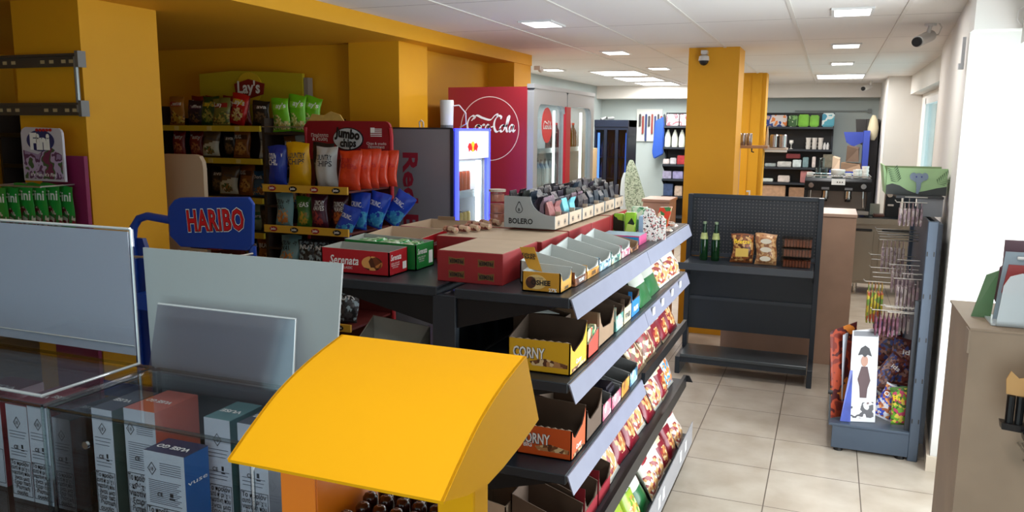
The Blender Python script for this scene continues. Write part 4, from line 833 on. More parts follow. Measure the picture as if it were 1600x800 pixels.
for i, (x, k) in enumerate([(-3.08, 'pale_teal'), (-2.95, 'black_silver'), (-2.82, 'black_silver'), (-2.68, 'black_silver')]): bag(k, (x, 4.05, .922), ['teal bag at the left of the rack\'s third shelf', 'black and silver nut bag on the rack\'s third shelf', 'second black and silver nut bag on the rack\'s third shelf', 'black and silver nut bag at the right of the rack\'s third shelf'][i], (-.3, 0, .2 * i))
bag('leaf_green', (-2.85, 4.05, .625), 'green bag on the rack\'s low shelf', scale=(1.2, 1, 1)); bag('black_silver', (-2.68, 4.05, .625), 'dark bag on the rack\'s low shelf', (-.3, 0, .3))

# ============================================================ BLUE SWEETS STAND
HB = mat('stand_blue', (20, 60, 150), .35)
T = thing('sweets_stand', 'royal blue sweets stand with a curved tube frame and a rounded name board', 'display stand', (-2.25, 2.4, 0))
obj('tube_frame', MB().tube([(-2.575, 2.4, .03), (-2.575, 2.4, 1.35), (-2.565, 2.4, 1.40), (-2.535, 2.4, 1.435), (-2.49, 2.4, 1.448), (-2.30, 2.4, 1.43)], .016, 10), HB, T, smooth=True)
ps = [(-2.60, 0.05), (-2.60, 1.33), (-2.57, 1.355), (-2.53, 1.355), (-2.51, 1.30), (-2.475, 1.15), (-2.48, 1.0), (-2.51, .85), (-2.51, .05)]
obj('side_panel', MB().prism(ps, 'Y', 2.405, 2.425), mat('stand_dark_blue', (16, 44, 120), .4), T)
brd = [(-2.31, 1.34), (-1.99, 1.345), (-1.965, 1.37), (-1.955, 1.52), (-1.975, 1.545), (-2.27, 1.532)] + [(-2.29 + .075 * math.cos(a), 1.455 + .075 * math.sin(a)) for a in (1.7, 2.1, 2.6, 3.1, 3.6)] + [(-2.36, 1.38)]
b_ = obj('name_board', MB().prism(brd, 'Y', 2.375, 2.39), HB, T, bevel=.003)
for dy, sz, bo, mm in ((2.3735, .078, .075, TW), (2.3725, .078, .048, mat('deep_red_ink', (110, 14, 22), .4)), (2.3715, .078, .022, mat('bright_red_ink', (196, 20, 30), .35))): txt('HARIBO', sz, b_, (-2.13, dy, 1.452), mm, 'S', w=.262 + bo * .16, bold=bo, rot=.07, space=1.1)
wb_ = MB()
for k in range(7): wb_.tube([(-2.3 + .05 * k, 2.36, 1.33), (-2.3 + .05 * k, 2.15, 1.33)], .003, 6)
wb_.tube([(-2.33, 2.15, 1.335), (-1.97, 2.15, 1.335), (-1.97, 2.38, 1.335)], .004, 6)
obj('wire_tray', wb_, WIRE, T)
for z in (1.15, .8, .45): obj('tray', MB().box(-2.5, -1.98, 2.15, 2.4, z - .01, z).box(-2.5, -1.98, 2.15, 2.155, z, z + .05), HB, T)
obj('leg', MB().tube([(-1.985, 2.4, .03), (-1.985, 2.4, 1.36)], .014, 8), HB, T); obj('foot', MB().box(-2.6, -1.96, 2.1, 2.45, 0, .04), HB, T)
# cream panelled stand behind it
T = thing('panel_stand', 'stand with a tall cream rounded side panel beside the near yellow column', 'display stand', (-3.45, 3.62, 0))
pp = [(-3.58, 0.05), (-3.30, 0.05), (-3.30, 1.56), (-3.305, 1.60), (-3.325, 1.632), (-3.36, 1.64), (-3.58, 1.64)]
obj('side_panel', MB().prism(pp, 'Y', 3.60, 3.63), mat('panel_cream', (186, 164, 140), .5), T)
obj('base', MB().box(-3.6, -3.2, 3.62, 4.0, 0, .1), BR, T); obj('back_board', MB().box(-3.58, -3.31, 3.9, 3.93, .1, 1.2), BR, T); obj('red_tray', MB().box(-3.42, -3.22, 3.60, 3.9, 1.10, 1.16), mat('tray_dark_red', (110, 20, 20), .5), T)

# ============================================================ NEAR COLUMN: bracket and gummy stand
BM = mat('bracket_grey', (86, 84, 82), .4, .5)
T = thing('screen_bracket', 'empty grey metal screen wall bracket fixed high on the near yellow column', 'wall bracket', (-3.7, 2.87, 2.0))
def rail(z):
    r_ = obj('rail', MB().box(-4.2, -3.325, 2.872, 2.88, z - .03, z + .03).box(-4.2, -3.325, 2.85, 2.872, z + .02, z + .03), BM, T)
    sl = MB()
    for x in (-3.96, -3.9, -3.84, -3.78, -3.58, -3.52, -3.44, -3.39): sl.box(x - .02, x + .008, 2.8705, 2.8719, z - .013, z + .003)
    obj('slots', sl, mat('slot_pale', (190, 170, 130), .5), r_); obj('end_cap', MB().box(-3.335, -3.315, 2.84, 2.885, z - .035, z + .04), mat('cap_grey', (120, 122, 124), .35, .4), r_)
rail(2.105); rail(1.875)
for x in (-3.355, -4.0): obj('arm', MB().tube([(x, 2.862, 1.86), (x, 2.862, 2.12)], .011, 8), mat('arm_grey', (140, 142, 144), .3, .6), T)
obj('spacer', MB().box(-3.7, -3.5, 2.88, 2.9, 1.86, 1.9).box(-3.7, -3.5, 2.88, 2.9, 2.09, 2.12), BM, T)
T = thing('gummy_stand', 'gummy sweets stand with a white rounded name card and purple back panel', 'display stand', (-3.4, 2.75, 0))
obj('back_panel', MB().box(-3.55, -3.265, 2.79, 2.81, .1, 1.655), mat('panel_purple', (130, 30, 80), .45), T); obj('base', MB().box(-3.65, -3.2, 2.5, 2.85, 0, .08), MATS['panel_purple'], T)
cd = [(-3.605, 1.535), (-3.335, 1.535), (-3.335, 1.75)] + [(-3.365 + .03 * math.cos(a), 1.755 + .03 * math.sin(a)) for a in (.3, .8, 1.3)] + [(-3.57, 1.788)] + [(-3.575 + .03 * math.cos(a), 1.755 + .03 * math.sin(a)) for a in (1.8, 2.4, 2.9)]
cdo = obj('name_card', MB().prism(cd, 'Y', 2.74, 2.752), mat('card_white', (196, 192, 204), .4), T)
obj('card_picture', MB().prism([(-3.595, 1.545), (-3.345, 1.545), (-3.345, 1.66), (-3.42, 1.70), (-3.5, 1.66), (-3.595, 1.68)], 'Y', 2.7385, 2.74), picmat('candy_land', [(150, 130, 170), (90, 50, 90), (180, 160, 196), (60, 90, 60), (110, 40, 80)], 14, kind='noise'), cdo)
obj('logo_disc', MB().ellipse(-3.475, 1.725, .09, .05, 2.737, 2.739), mat('logo_navy', (36, 44, 100), .4), cdo)
txt('Fini', .07, cdo, (-3.475, 2.7355, 1.722), TW, 'S', w=.13, bold=.07)
bd = MB()
for k in range(5): bd.ellipse(-3.49 + .022 * k, 1.775, .009, .007, 2.734, 2.737, 10)
obj('red_dots', bd, TR, cdo); txt("it's Fun, it's Fini", .016, cdo, (-3.47, 2.737, 1.565), TW, 'S', w=.17, bold=.02, shear=.2)
obj('hook_bar', MB().tube([(-3.62, 2.6, 1.52), (-3.32, 2.6, 1.52)], .004).tube([(-3.6, 2.6, 1.52), (-3.6, 2.78, 1.52)], .004).tube([(-3.34, 2.6, 1.52), (-3.34, 2.79, 1.52)], .004), WIRE, T)
bagkind('gummy_green', (40, 150, 60), (40, 150, 60), [(110, 30, 44), (200, 190, 180), (130, 30, 50), (50, 120, 60)], 'Fini', TW, 'low', .13, .2, .03, .5, .045, 'gummy_bag')
for i in range(6):
    bag('gummy_green', (-3.61 + .05 * i, 2.60 + .03 * i, 1.315), ['green gummy bag in front at the left of the gummy stand', 'green gummy bag second from the left on the stand', 'green gummy bag third in the overlapping row', 'green gummy bag fourth in the overlapping row', 'green gummy bag fifth in the overlapping row', 'green gummy bag last at the right of the gummy stand'][i], (0, 0, -.05), cat='sweets bag', scale=(1.15 if i == 0 else 1.0, .35, 1.05))
# ---- dark shelving at the far left behind the column
T = thing('wall_shelving', 'dark wall shelving with snack bags left of the near yellow column', 'shelf unit', (-5.3, 4.9, 0))
obj('back_panel', MB().box(-6.4, -4.9, 5.09, 5.12, .1, 1.95), RACK, T)
for z in (1.72, 1.47, 1.24, 1.0, .7, .4, .12):
    s = obj('shelf', MB().box(-6.4, -4.9, 4.7, 5.09, z - .02, z), RACK, T); obj('shelf_edge', MB().box(-6.4, -4.9, 4.685, 4.7, z - .025, z + .01), BLACKM, s)
for x in (-6.42, -4.88): obj('side_post', MB().box(x - .012, x + .012, 4.69, 5.1, 0, 1.95), RACK, T)
bagkind('orange_bread', (206, 90, 30), (226, 200, 60), [(226, 130, 50), (206, 90, 30), (240, 190, 90)], 'MERITO', TW, 'oval', .22, .24, .07, .6, .04)
bagkind('yellow_green', (150, 160, 50), (80, 120, 40), [(190, 170, 60), (100, 130, 50), (210, 190, 110)], 'Pop', TW, 'oval', .2, .28, .07, .5, .04)
bagkind('mouse_grey', (180, 176, 168), (60, 56, 56), [(60, 56, 56), (200, 196, 190), (150, 60, 60)], 'mix', TB, 'oval', .17, .2, .07, .5, .03)
for i, (k, x, z, lb) in enumerate([('yellow_green', -6.10, 1.742, 'yellow-green bag on the upper shelf at the left picture edge'), ('sun_yellow', -5.90, 1.742, 'deep yellow bag on the upper shelf beside the near column'), ('orange_bread', -6.12, 1.472, 'orange bag with round pictures at the left picture edge'), ('orange_bread', -5.88, 1.472, 'orange bag half hidden by the near yellow column'),
     ('mouse_grey', -6.14, 1.242, 'pale grey small bag on the middle left shelf'), ('mouse_grey', -5.93, 1.242, 'second pale grey bag on the middle left shelf'), ('charcoal', -6.1, 1.002, 'dark bag on the low left shelf'), ('plum', -5.9, 1.002, 'plum bag on the low left shelf')]):
    bag(k, (x, 4.80, z), lb, (-.05, 0, .05 * i), scale=(1.05, 1, .92))
# ============================================================ DRINKS FRIDGES (backs to the yellow wall, doors towards +X)
def can(kindm, topm, r, h, name, label, cat, locs, grp, prof=None, cap=None):
    P = prof or [(r * .86, 0), (r, h * .04), (r, h * .93), (r * .84, h * .985), (r * .8, h)]
    o = obj(name, MB().lathe(P, (0, 0, 0), 10), kindm, smooth=True, loc=(0, 0, 0)); tag(o, label, cat, grp)
    if cap: obj('cap', MB().lathe([(cap[0], 0), (cap[0], cap[1])], (0, 0, h - .001), 8), topm, o)
    elif topm: obj('lid', MB().lathe([(r * .82, 0), (r * .82, .003)], (0, 0, h - .001), 10), topm, o)
    o.location = locs[0]
    for l in locs[1:]: dup(o, l, None)
    return o
RG = mat('fridge_grey', (140, 140, 148), .45, .3, noise=.06, nscale=3)
T = thing('energy_drink_fridge', 'grey drinks fridge with faded red vertical lettering and a blue-lit glass door', 'fridge', (-2.48, 5.0, 0))
x0, x1, y0, y1, zt = -2.70, -2.27, 4.70, 5.26, 1.80
mb = MB().box(x0, x1, y0, y0 + .03, .05, zt).box(x0, x1, y1 - .03, y1, .05, zt).box(x0, x0 + .03, y0 + .03, y1 - .03, .05, zt).box(x0 + .03, x1, y0 + .03, y1 - .03, zt - .04, zt).box(x0 + .03, x1, y0 + .03, y1 - .03, 0, .2)
c_ = obj('cabinet', mb, RG, T); txt('Red Bull', .11, c_, (-2.575, y0, 1.28), mat('faded_red', (140, 30, 50), .45), 'SV', w=.72, bold=.03)
obj('edge_trim', MB().box(x0 - .002, x1 + .002, y0 - .003, y0 + .01, zt - .006, zt + .004).box(x1 - .012, x1 + .012, y0 - .003, y0 + .03, .05, zt), mat('trim_dark', (40, 42, 48), .4), T)
BLG = mat('blue_glow', (60, 70, 255), .5, emit=2.2)
dr = MB(); e = .024
dr.box(x1, x1 + .03, y0 + .02, y0 + .02 + e, .2, zt).box(x1, x1 + .03, y1 - e, y1, .2, zt).box(x1, x1 + .03, y0 + .02, y1, zt - .016, zt).box(x1, x1 + .03, y0 + .02, y1, .2, .23)
d_ = obj('door_frame', dr, BLG, T)
obj('pane', MB().box(x1 + .012, x1 + .016, y0 + .044, y1 - .024, .23, 1.60), GLASS, d_)
obj('lining', MB().box(x0 + .031, x0 + .036, y0 + .031, y1 - .031, .2, 1.75).box(x0 + .036, x1 - .02, y1 - .035, y1 - .0305, .2, 1.75), mat('lining_pale', (190, 194, 200), .5), T)
hs = obj('header', MB().box(x1 + .001, x1 + .026, y0 + .044, y1 - .024, 1.60, zt - .016), mat('header_lit', (208, 208, 226), .4, emit=.55), T)
bl = MB()
for s_ in (-1, 1):
    cy_ = (y0 + y1) / 2 - .01
    bl.prism([(cy_ + s_ * .012, 1.675), (cy_ + s_ * .03, 1.70), (cy_ + s_ * .06, 1.705), (cy_ + s_ * .085, 1.68), (cy_ + s_ * .07, 1.665), (cy_ + s_ * .065, 1.645), (cy_ + s_ * .04, 1.66), (cy_ + s_ * .02, 1.65)], 'X', x1 + .026, x1 + .0275)
obj('sun_emblem', MB().prism([(cy_ + .035 * math.cos(a * PI / 10), 1.68 + .035 * math.sin(a * PI / 10)) for a in range(20)], 'X', x1 + .0255, x1 + .0265), mat('emblem_amber', (240, 170, 40), .4, emit=.6), hs); obj('bull_emblem', bl, mat('bull_red', (200, 20, 30), .4, emit=.3), hs)
FW = mat('fridge_inside', (205, 208, 212), .5)
for z in (.5, .78, 1.06, 1.34):
    obj('rack', MB().box(x0 + .04, x1 - .03, y0 + .035, y1 - .035, z - .008, z).box(x1 - .032, x1 - .028, y0 + .035, y1 - .035, z, z + .045), FW, T)
led = obj('light_strip', MB().box(x1 - .026, x1 - .012, y1 - .13, y1 - .075, .22, 1.58), mat('led_white', (240, 245, 255), .5, emit=6), T)
area('fridge_light', (0, 0, 0), (0, 0, 0), .3, .4, 3.0, (.9, .95, 1), T).location = (.03, 0, 1.58)
CT = mat('can_top', (170, 172, 178), .3, .8)
rows = [(1.34, mat('can_coral', (206, 92, 70), .35), 'coral red cans on the top fridge shelf'), (1.06, mat('can_gold', (206, 168, 90), .35), 'gold and silver cans on the second fridge shelf'), (.78, mat('can_silver_blue', (130, 150, 180), .35, .4), 'silver-blue cans on the third fridge shelf'), (.5, mat('can_blue', (30, 60, 150), .35, .3), 'blue cans on the fourth fridge shelf')]
for z, m_, g in rows:
    can(m_, CT, .028, .17, 'drink_can', 'drink can, one of the ' + g, 'can', [(x1 - .075 - .065 * b_, y0 + .075 + .062 * a, z + .001) for b_ in (0, 1) for a in range(6)], g)
t = thing('scent_dispenser', 'white tapered cylinder device with a cable on top of the grey drinks fridge', 'dispenser', (-2.35, 4.86, 1.804))
obj('body', MB().lathe([(.04, 0), (.042, .02), (.046, .17), (.044, .178)], (-2.355, 4.80, 1.804), 20), mat('device_white', (222, 220, 218), .4), t, smooth=True)
obj('base_ring', MB().lathe([(.0425, 0), (.0425, .018)], (-2.355, 4.80, 1.803), 20), mat('device_grey', (120, 120, 124), .4), t)
obj('cable', MB().tube([(-2.31, 4.80, 1.945), (-2.28, 4.83, 1.95), (-2.255, 4.88, 1.9), (-2.262, 4.9, 1.83), (-2.33, 4.95, 1.808)], .004), MATS['device_white'], t)
tag(obj('cable_hook', MB().tube([(-2.58, 4.85, 1.805), (-2.585, 4.85, 1.84), (-2.57, 4.85, 1.852), (-2.555, 4.85, 1.84), (-2.555, 4.85, 1.805)], .005), CAMW), 'small white loop of cable on the back of the grey fridge top', 'cable')

CR = mat('cola_red', (142, 32, 44), .42); SIL = mat('silver_plastic', (160, 164, 168), .35, .35)
x0, x1, y0, y1, zt = -2.715, -2.03, 5.56, 7.18, 2.105
T = thing('soda_fridge', 'large red soda fridge with script lettering in a circle and two silver-framed glass doors', 'fridge', (-2.37, 6.4, 0))
mb = MB().box(x0, x1 - .05, y0, y0 + .035, .05, zt).box(x0, x1 - .05, y1 - .035, y1, .05, zt).box(x0, x0 + .03, y0 + .035, y1 - .035, .05, zt).box(x0 + .03, x1 - .05, y0 + .035, y1 - .035, zt - .06, zt).box(x0 + .03, x1 - .05, y0 + .035, y1 - .035, 0, .3)
c_ = obj('cabinet', mb, CR, T)
ring = MB(); R0, R1 = .237, .231; cx, cz = -2.375, 1.80; n = 56
ring.add([(cx + r_ * math.cos(2 * PI * k / n), y0 - .001, cz + r_ * math.sin(2 * PI * k / n)) for r_ in (R0, R1) for k in range(n)], [(k, (k + 1) % n, n + (k + 1) % n, n + k) for k in range(n)])
obj('circle_emblem', ring, mat('ink_pale', (216, 190, 186), .5), c_); cola_script(c_, (-2.36, y0, 1.835), .39, 'S', TW)
obj('lining', MB().box(x0 + .031, x0 + .036, y0 + .036, y1 - .036, .3, 2.04).box(x0 + .036, x1 - .06, y0 + .0355, y0 + .04, .3, 2.04).box(x0 + .036, x1 - .06, y1 - .04, y1 - .0355, .3, 2.04).box(x0 + .036, x1 - .06, y0 + .04, y1 - .04, 2.035, 2.04), mat('lining_white', (190, 192, 190), .5), T)
obj('red_post', MB().box(x1 - .01, x1 + .012, 6.31, 6.43, .3, 1.98), mat('post_red', (176, 26, 42), .4), T)
def rrect(ya, yb, za, zb, r, n=6):
    P = []
    for (cy_, cz_, a0) in ((yb - r, zb - r, 0), (ya + r, zb - r, PI / 2), (ya + r, za + r, PI), (yb - r, za + r, 1.5 * PI)):
        for k in range(n + 1): a = a0 + PI / 2 * k / n; P.append((cy_ + r * math.cos(a), cz_ + r * math.sin(a)))
    return P
def ringprism(Po, Pi, xa, xb):
    n = len(Po); vs = [(xa, *p) for p in Po] + [(xa, *p) for p in Pi] + [(xb, *p) for p in Po] + [(xb, *p) for p in Pi]; fs = []
    for k in range(n):
        q = (k + 1) % n
        fs += [(k, q, n + q, n + k), (2 * n + k, 3 * n + k, 3 * n + q, 2 * n + q), (k, 2 * n + k, 2 * n + q, q), (n + k, n + q, 3 * n + q, 3 * n + k)]
    return MB().add(vs, fs)
for k, (ya, yb) in enumerate(((y0 + .01, 6.36), (6.38, y1 - .01))):
    D = obj('door', ringprism(rrect(ya, yb, .3, zt - .01, .03), rrect(ya + (.085 if k == 0 else .045), yb - (.045 if k == 0 else .085), .42, zt - .12, .09), x1 - .05, x1), SIL, T, smooth=True)
    obj('pane', MB().box(x1 - .03, x1 - .025, ya + .04, yb - .04, .36, zt - .09), GLASS, D)
ex = MB(); ex.prism([(5.93 + .12 * math.cos(a * PI / 14), 1.83 + .135 * math.sin(a * PI / 14)) for a in range(28)], 'X', x1 - .023, x1 - .019)
st = obj('round_sticker', ex, mat('sticker_red', (196, 40, 48), .4), T); cola_script(st, (x1 - .018, 5.93, 1.83), .19, 'E', TW)
obj('top_rail', MB().box(x1 - .05, x1 + .005, y0, y1, zt - .01, zt + .02), SIL, T)
obj('led_column', MB().box(x1 - .09, x1 - .075, 7.02, 7.05, .45, 1.95).box(x1 - .09, x1 - .075, 6.27, 6.29, .45, 1.95), mat('led_soft', (240, 240, 235), .5, emit=3.5), T)
a = area('fridge_light', (0, 0, 0), (0, 0, 0), .5, 1.3, 7, (.97, .97, 1), T); a.location = (.0, 0, 2.02)
for z in (.72, 1.02, 1.32, 1.62): obj('rack', MB().box(x0 + .05, x1 - .10, y0 + .05, y1 - .05, z - .01, z).box(x1 - .10, x1 - .096, y0 + .05, y1 - .05, z, z + .03), mat('rack_white', (200, 200, 200), .4), T)
PROF = lambda r, h: [(r * .85, 0), (r, .01), (r, h * .55), (r * .9, h * .6), (r, h * .66), (r * .8, h * .78), (r * .38, h * .9), (r * .36, h)]
for z, m_, cap_, g in [(1.62, mat('bottle_dark', (60, 24, 20), .2), mat('cap_red', (190, 24, 30), .4), 'dark cola bottles on the top soda shelf'), (1.32, mat('bottle_pale', (190, 196, 196), .2), mat('cap_grey', (120, 122, 124), .4), 'pale bottles on the second soda shelf'),
                 (1.02, mat('bottle_orange', (190, 130, 60), .25), MATS['cap_red'], 'orange bottles on the third soda shelf'), (.72, mat('bottle_green', (50, 80, 56), .25), MATS['cap_red'], 'green bottles on the fourth soda shelf')]:
    can(m_, cap_, .033, .22, 'soda_bottle', 'bottle, one of the ' + g, 'bottle', [(x1 - .16 - .16 * b_, y0 + .13 + .105 * a, z + .001) for b_ in (0, 1) for a in range(14) if not (z > 1.6 and a in (4, 5, 6, 7, 8, 9, 10)) and not (z == 1.32 and a > 8)], g, prof=PROF(.033, .22), cap=(.013, .018))

# navy fridge far behind
NV = mat('fridge_navy', (26, 36, 56), .4, .3)
x0, x1, y0, y1 = -2.96, -2.50, 10.5, 11.0
T = thing('upright_fridge', 'navy upright fridge with three narrow glass doors at the back left of the shop', 'fridge', (-2.73, 10.75, 0))
mb = MB().box(x0, x0 + .03, y0 + .04, y1, .05, 1.93).box(x1 - .03, x1, y0 + .04, y1, .05, 1.93).box(x0 + .03, x1 - .03, y1 - .03, y1, .05, 1.93).box(x0, x1, y0 - .01, y1, 1.84, 1.93).box(x0, x1, y0 + .02, y1, 0, .25)
obj('cabinet', mb, NV, T)
for k in range(3):
    a = x0 + (x1 - x0) * k / 3; b_ = x0 + (x1 - x0) * (k + 1) / 3
    D = obj('door', MB().box(a, a + .02, y0, y0 + .035, .25, 1.84).box(b_ - .02, b_, y0, y0 + .035, .25, 1.84).box(a + .02, b_ - .02, y0, y0 + .035, 1.8, 1.84).box(a + .02, b_ - .02, y0, y0 + .035, .25, .3), NV, T)
    obj('pane', MB().box(a + .02, b_ - .02, y0 + .015, y0 + .019, .3, 1.8), clear('navy_glass', (120, 150, 185)), D)
obj('light_strip', MB().box(x0 + .035, x0 + .06, y0 + .05, y0 + .07, .4, 1.76), mat('led_cool', (225, 225, 255), .5, emit=5), T); obj('light_strip', MB().box(x1 - .045, x1 - .035, y0 + .05, y0 + .07, .4, 1.76), mat('led_cool2', (170, 200, 255), .5, emit=2), T)
obj('lining', MB().box(x0 + .03, x1 - .03, y1 - .045, y1 - .031, .25, 1.84), mat('lining_blue', (60, 84, 120), .5), T)
for z in (.6, .88, 1.16, 1.44): obj('rack', MB().box(x0 + .03, x1 - .03, y0 + .08, y1 - .05, z - .01, z), mat('rack_blue', (90, 110, 140), .4), T)
can(mat('bottle_blue_dark', (40, 60, 90), .25), mat('cap_dark', (20, 24, 34), .4), .03, .2, 'water_bottle', 'dark bottle inside the navy fridge', 'bottle', [(x0 + .08 + .075 * a, y0 + .14, z + .001) for z in (.6, .88, 1.16, 1.44) for a in range(5)], 'bottles in the navy fridge', prof=PROF(.03, .2), cap=(.012, .018))
tag(obj('cable_pile', MB().tube([(-2.9, 10.6, 1.935), (-2.85, 10.7, 1.96), (-2.8, 10.6, 1.95), (-2.75, 10.68, 1.955)], .018), mat('cloth_grey', (120, 124, 124), .7)), 'crumpled grey cloth on top of the navy fridge', 'cloth')
tag(obj('beige_board', MB().box(-2.93, -2.89, 10.1, 10.42, 0, 1.56), mat('board_beige', (190, 164, 124), .6), bevel=.003), 'beige upright board leaning before the navy fridge', 'board')

# wall items far left
t = thing('accessory_card', 'white wall card hung with small dark accessories above the navy fridge', 'display card', (-2.75, 13.1, 2.0))
obj('card', MB().box(-3.0, -2.58, 13.17, 13.19, 1.62, 2.14), mat('card_grey', (200, 204, 200), .6), t)
rnd = random.Random(2)
for k in range(9): obj('hung_item', MB().box(-2.94 + .05 * k - .015, -2.94 + .05 * k + .015, 13.14, 13.168, 1.86 - .12 * (k % 3), 2.06 - .03 * (k % 2)), [mat('it_dark', (60, 56, 62), .5), mat('it_red', (140, 60, 56), .5), mat('it_blue', (40, 60, 110), .5)][k % 3], t, bevel=.006)
t = thing('blue_shirt', 'blue garment hanging on the back wall above the ironing boards', 'shirt', (-2.5, 13.0, 1.7))
obj('fabric', MB().prism([(-2.64, 1.96), (-2.68, 1.45), (-2.65, 1.34), (-2.50, 1.42), (-2.495, 1.92), (-2.52, 2.02), (-2.57, 1.98)], 'Y', 12.93, 13.0), mat('shirt_blue', (30, 76, 170), .7, bump=.4, nscale=8), t, bevel=.015)
obj('jacket', MB().prism([(-2.52, 2.05), (-2.52, 1.95), (-2.5, 1.6), (-2.49, 1.98), (-2.50, 2.06)], 'Y', 12.94, 12.99), mat('jacket_dark', (50, 60, 66), .7), t, bevel=.01); obj('hanger', MB().tube([(-2.51, 13.06, 2.0), (-2.51, 13.06, 2.06), (-2.49, 13.18, 2.08)], .005), WIRE, t)
t = thing('brown_folder', 'brown and dark narrow folders hanging on the grey back wall', 'folder', (-2.36, 13.1, 1.2))
obj('cover', MB().hexa([(-2.42, 13.1, 1.12), (-2.33, 13.1, 1.02), (-2.33, 13.12, 1.02), (-2.42, 13.12, 1.12), (-2.42, 13.1, 1.46), (-2.33, 13.1, 1.46), (-2.33, 13.12, 1.46), (-2.42, 13.12, 1.46)]), mat('folder_brown', (150, 84, 56), .6), t)
obj('cover', MB().hexa([(-2.33, 13.08, 1.02), (-2.24, 13.08, .84), (-2.24, 13.1, .84), (-2.33, 13.1, 1.02), (-2.33, 13.08, 1.46), (-2.28, 13.08, 1.46), (-2.28, 13.1, 1.46), (-2.33, 13.1, 1.46)]), mat('folder_dark', (50, 56, 60), .6), t)
def iron(label, xs, zs, y, m_, w_):
    t = thing('ironing_board', label, 'ironing board', (xs[0], y, 0)); L_ = []; R_ = []
    n = 14
    for k in range(n + 1):
        q = k / n; cx = xs[0] + (xs[1] - xs[0]) * (q ** 1.6); z = zs[0] + (zs[1] - zs[0]) * q; ww = w_ * math.sqrt(min(1, q * 2.2 + .02)) / 2
        L_.append((cx - ww, z)); R_.append((cx + ww, z))
    obj('cover', MB().prism(L_ + R_[::-1], 'Y', y, y + .03), m_, t, bevel=.006); obj('leg', MB().tube([(xs[1], y + .05, 0), (xs[0] + .15, y + .05, .9)], .012), WIRE, t)
iron('ironing board with a pale green leaf-patterned cover standing on end at the back', (-2.38, -2.02), (1.42, .05), 10.2, picmat('leaf_cover', [(170, 184, 164), (180, 192, 174), (110, 124, 108), (150, 168, 146)], 48), .3)
iron('plain white ironing board standing behind the leaf-patterned one', (-2.48, -2.24), (1.25, .05), 10.3, mat('board_white', (206, 216, 222), .6), .22)

# ============================================================ BACK WALL SHELVING
def backunit(label, x0, x1, y, zt, zs, dep=.3):
    T = thing('dark_shelving', label, 'shelf unit', ((x0 + x1) / 2, y, 0))
    obj('back_panel', MB().box(x0, x1, y + dep, y + dep + .02, .05, zt), BLACKM, T)
    for x in (x0, x1 - .025): obj('upright', MB().box(x, x + .025, y + dep - .06, y + dep, 0, zt), CHAR, T)
    for z in zs:
        s = obj('shelf', MB().box(x0 + .01, x1 - .01, y, y + dep - .06, z - .03, z), CHAR, T); [obj('bracket', MB().prism([(y + dep - .06, z - .03), (y + dep - .06, z - .13), (y + .02, z - .032)], 'X', q, q + .005), BLACKM, s) for q in (x0 + .008, x1 - .013)]
    obj('base', MB().box(x0, x1, y, y + dep, .0, .1), BLACKM, T)
    return T
backunit('dark back-wall shelving of toiletries just left of the centre yellow column', -2.48, -1.45, 12.75, 2.08, (1.87, 1.54, 1.27, 1.04, .77, .45))
backunit('dark back-wall shelving with paper goods and cups behind the coffee machine', -1.25, .02, 12.75, 2.08, (1.87, 1.54, 1.27, 1.04, .77, .45))
y = 12.80
PB = picmat('toilet_paper_print', [(214, 206, 212), (150, 90, 100), (226, 222, 226), (180, 170, 180)], 9, kind='noise')
for i, x in enumerate((-2.44, -2.23, -2.02, -1.81)): tag(obj('paper_pack', MB().box(x, x + .19, y, y + .16, 1.871, 2.05), PB, bevel=.01), ['white and grey paper pack at the left end of the toiletries top shelf', 'white paper pack touching the leftmost one on the top shelf', 'white paper pack partly behind the centre column', 'white paper pack hidden mostly by the centre column'][i], 'paper pack')
BP = [(.03, 0), (.034, .02), (.034, .14), (.026, .19), (.012, .2), (.012, .225), (.002, .226)]
can(mat('bottle_white', (216, 222, 214), .4), mat('label_green', (90, 140, 90), .5), .05, .25, 'shampoo_bottle', 'white shampoo bottle on the toiletries shelf', 'bottle', [(-2.42 + .11 * k, y + .08, 1.541) for k in range(6)], 'white bottles on the toiletries shelf', prof=[(.045, 0), (.05, .03), (.048, .15), (.03, .22), (.015, .25), (.015, .27)], cap=(.012, .01))
for i, (x, z, c_, w_, h_) in enumerate([(-2.47, 1.271, (206, 196, 196), .1, .08), (-2.36, 1.271, (190, 190, 196), .1, .1), (-2.25, 1.271, (170, 40, 50), .13, .14), (-2.10, 1.271, (90, 150, 170), .1, .1), (-2.47, 1.041, (170, 166, 196), .14, .12), (-2.31, 1.041, (150, 146, 190), .16, .12), (-2.45, .771, (60, 80, 120), .15, .19), (-2.27, .771, (196, 176, 160), .12, .16), (-2.13, .771, (120, 60, 40), .08, .18)]):
    tag(obj('toiletry_box', MB().box(x, x + w_, y, y + .12, z, z + h_), mat('tbox_%d' % i, c_, .5, noise=.35, nscale=22), bevel=.008), ['low pale box at the left of the third toiletries shelf', 'grey small box second on the third toiletries shelf', 'red and white box on the third toiletries shelf', 'teal small box on the third toiletries shelf by the column', 'lilac pack at the left of the fourth toiletries shelf', 'lilac pack beside the first on the fourth toiletries shelf', 'dark blue pack on the fifth toiletries shelf', 'beige box on the fifth toiletries shelf', 'brown bottle-shaped box on the fifth toiletries shelf'][i], 'box')
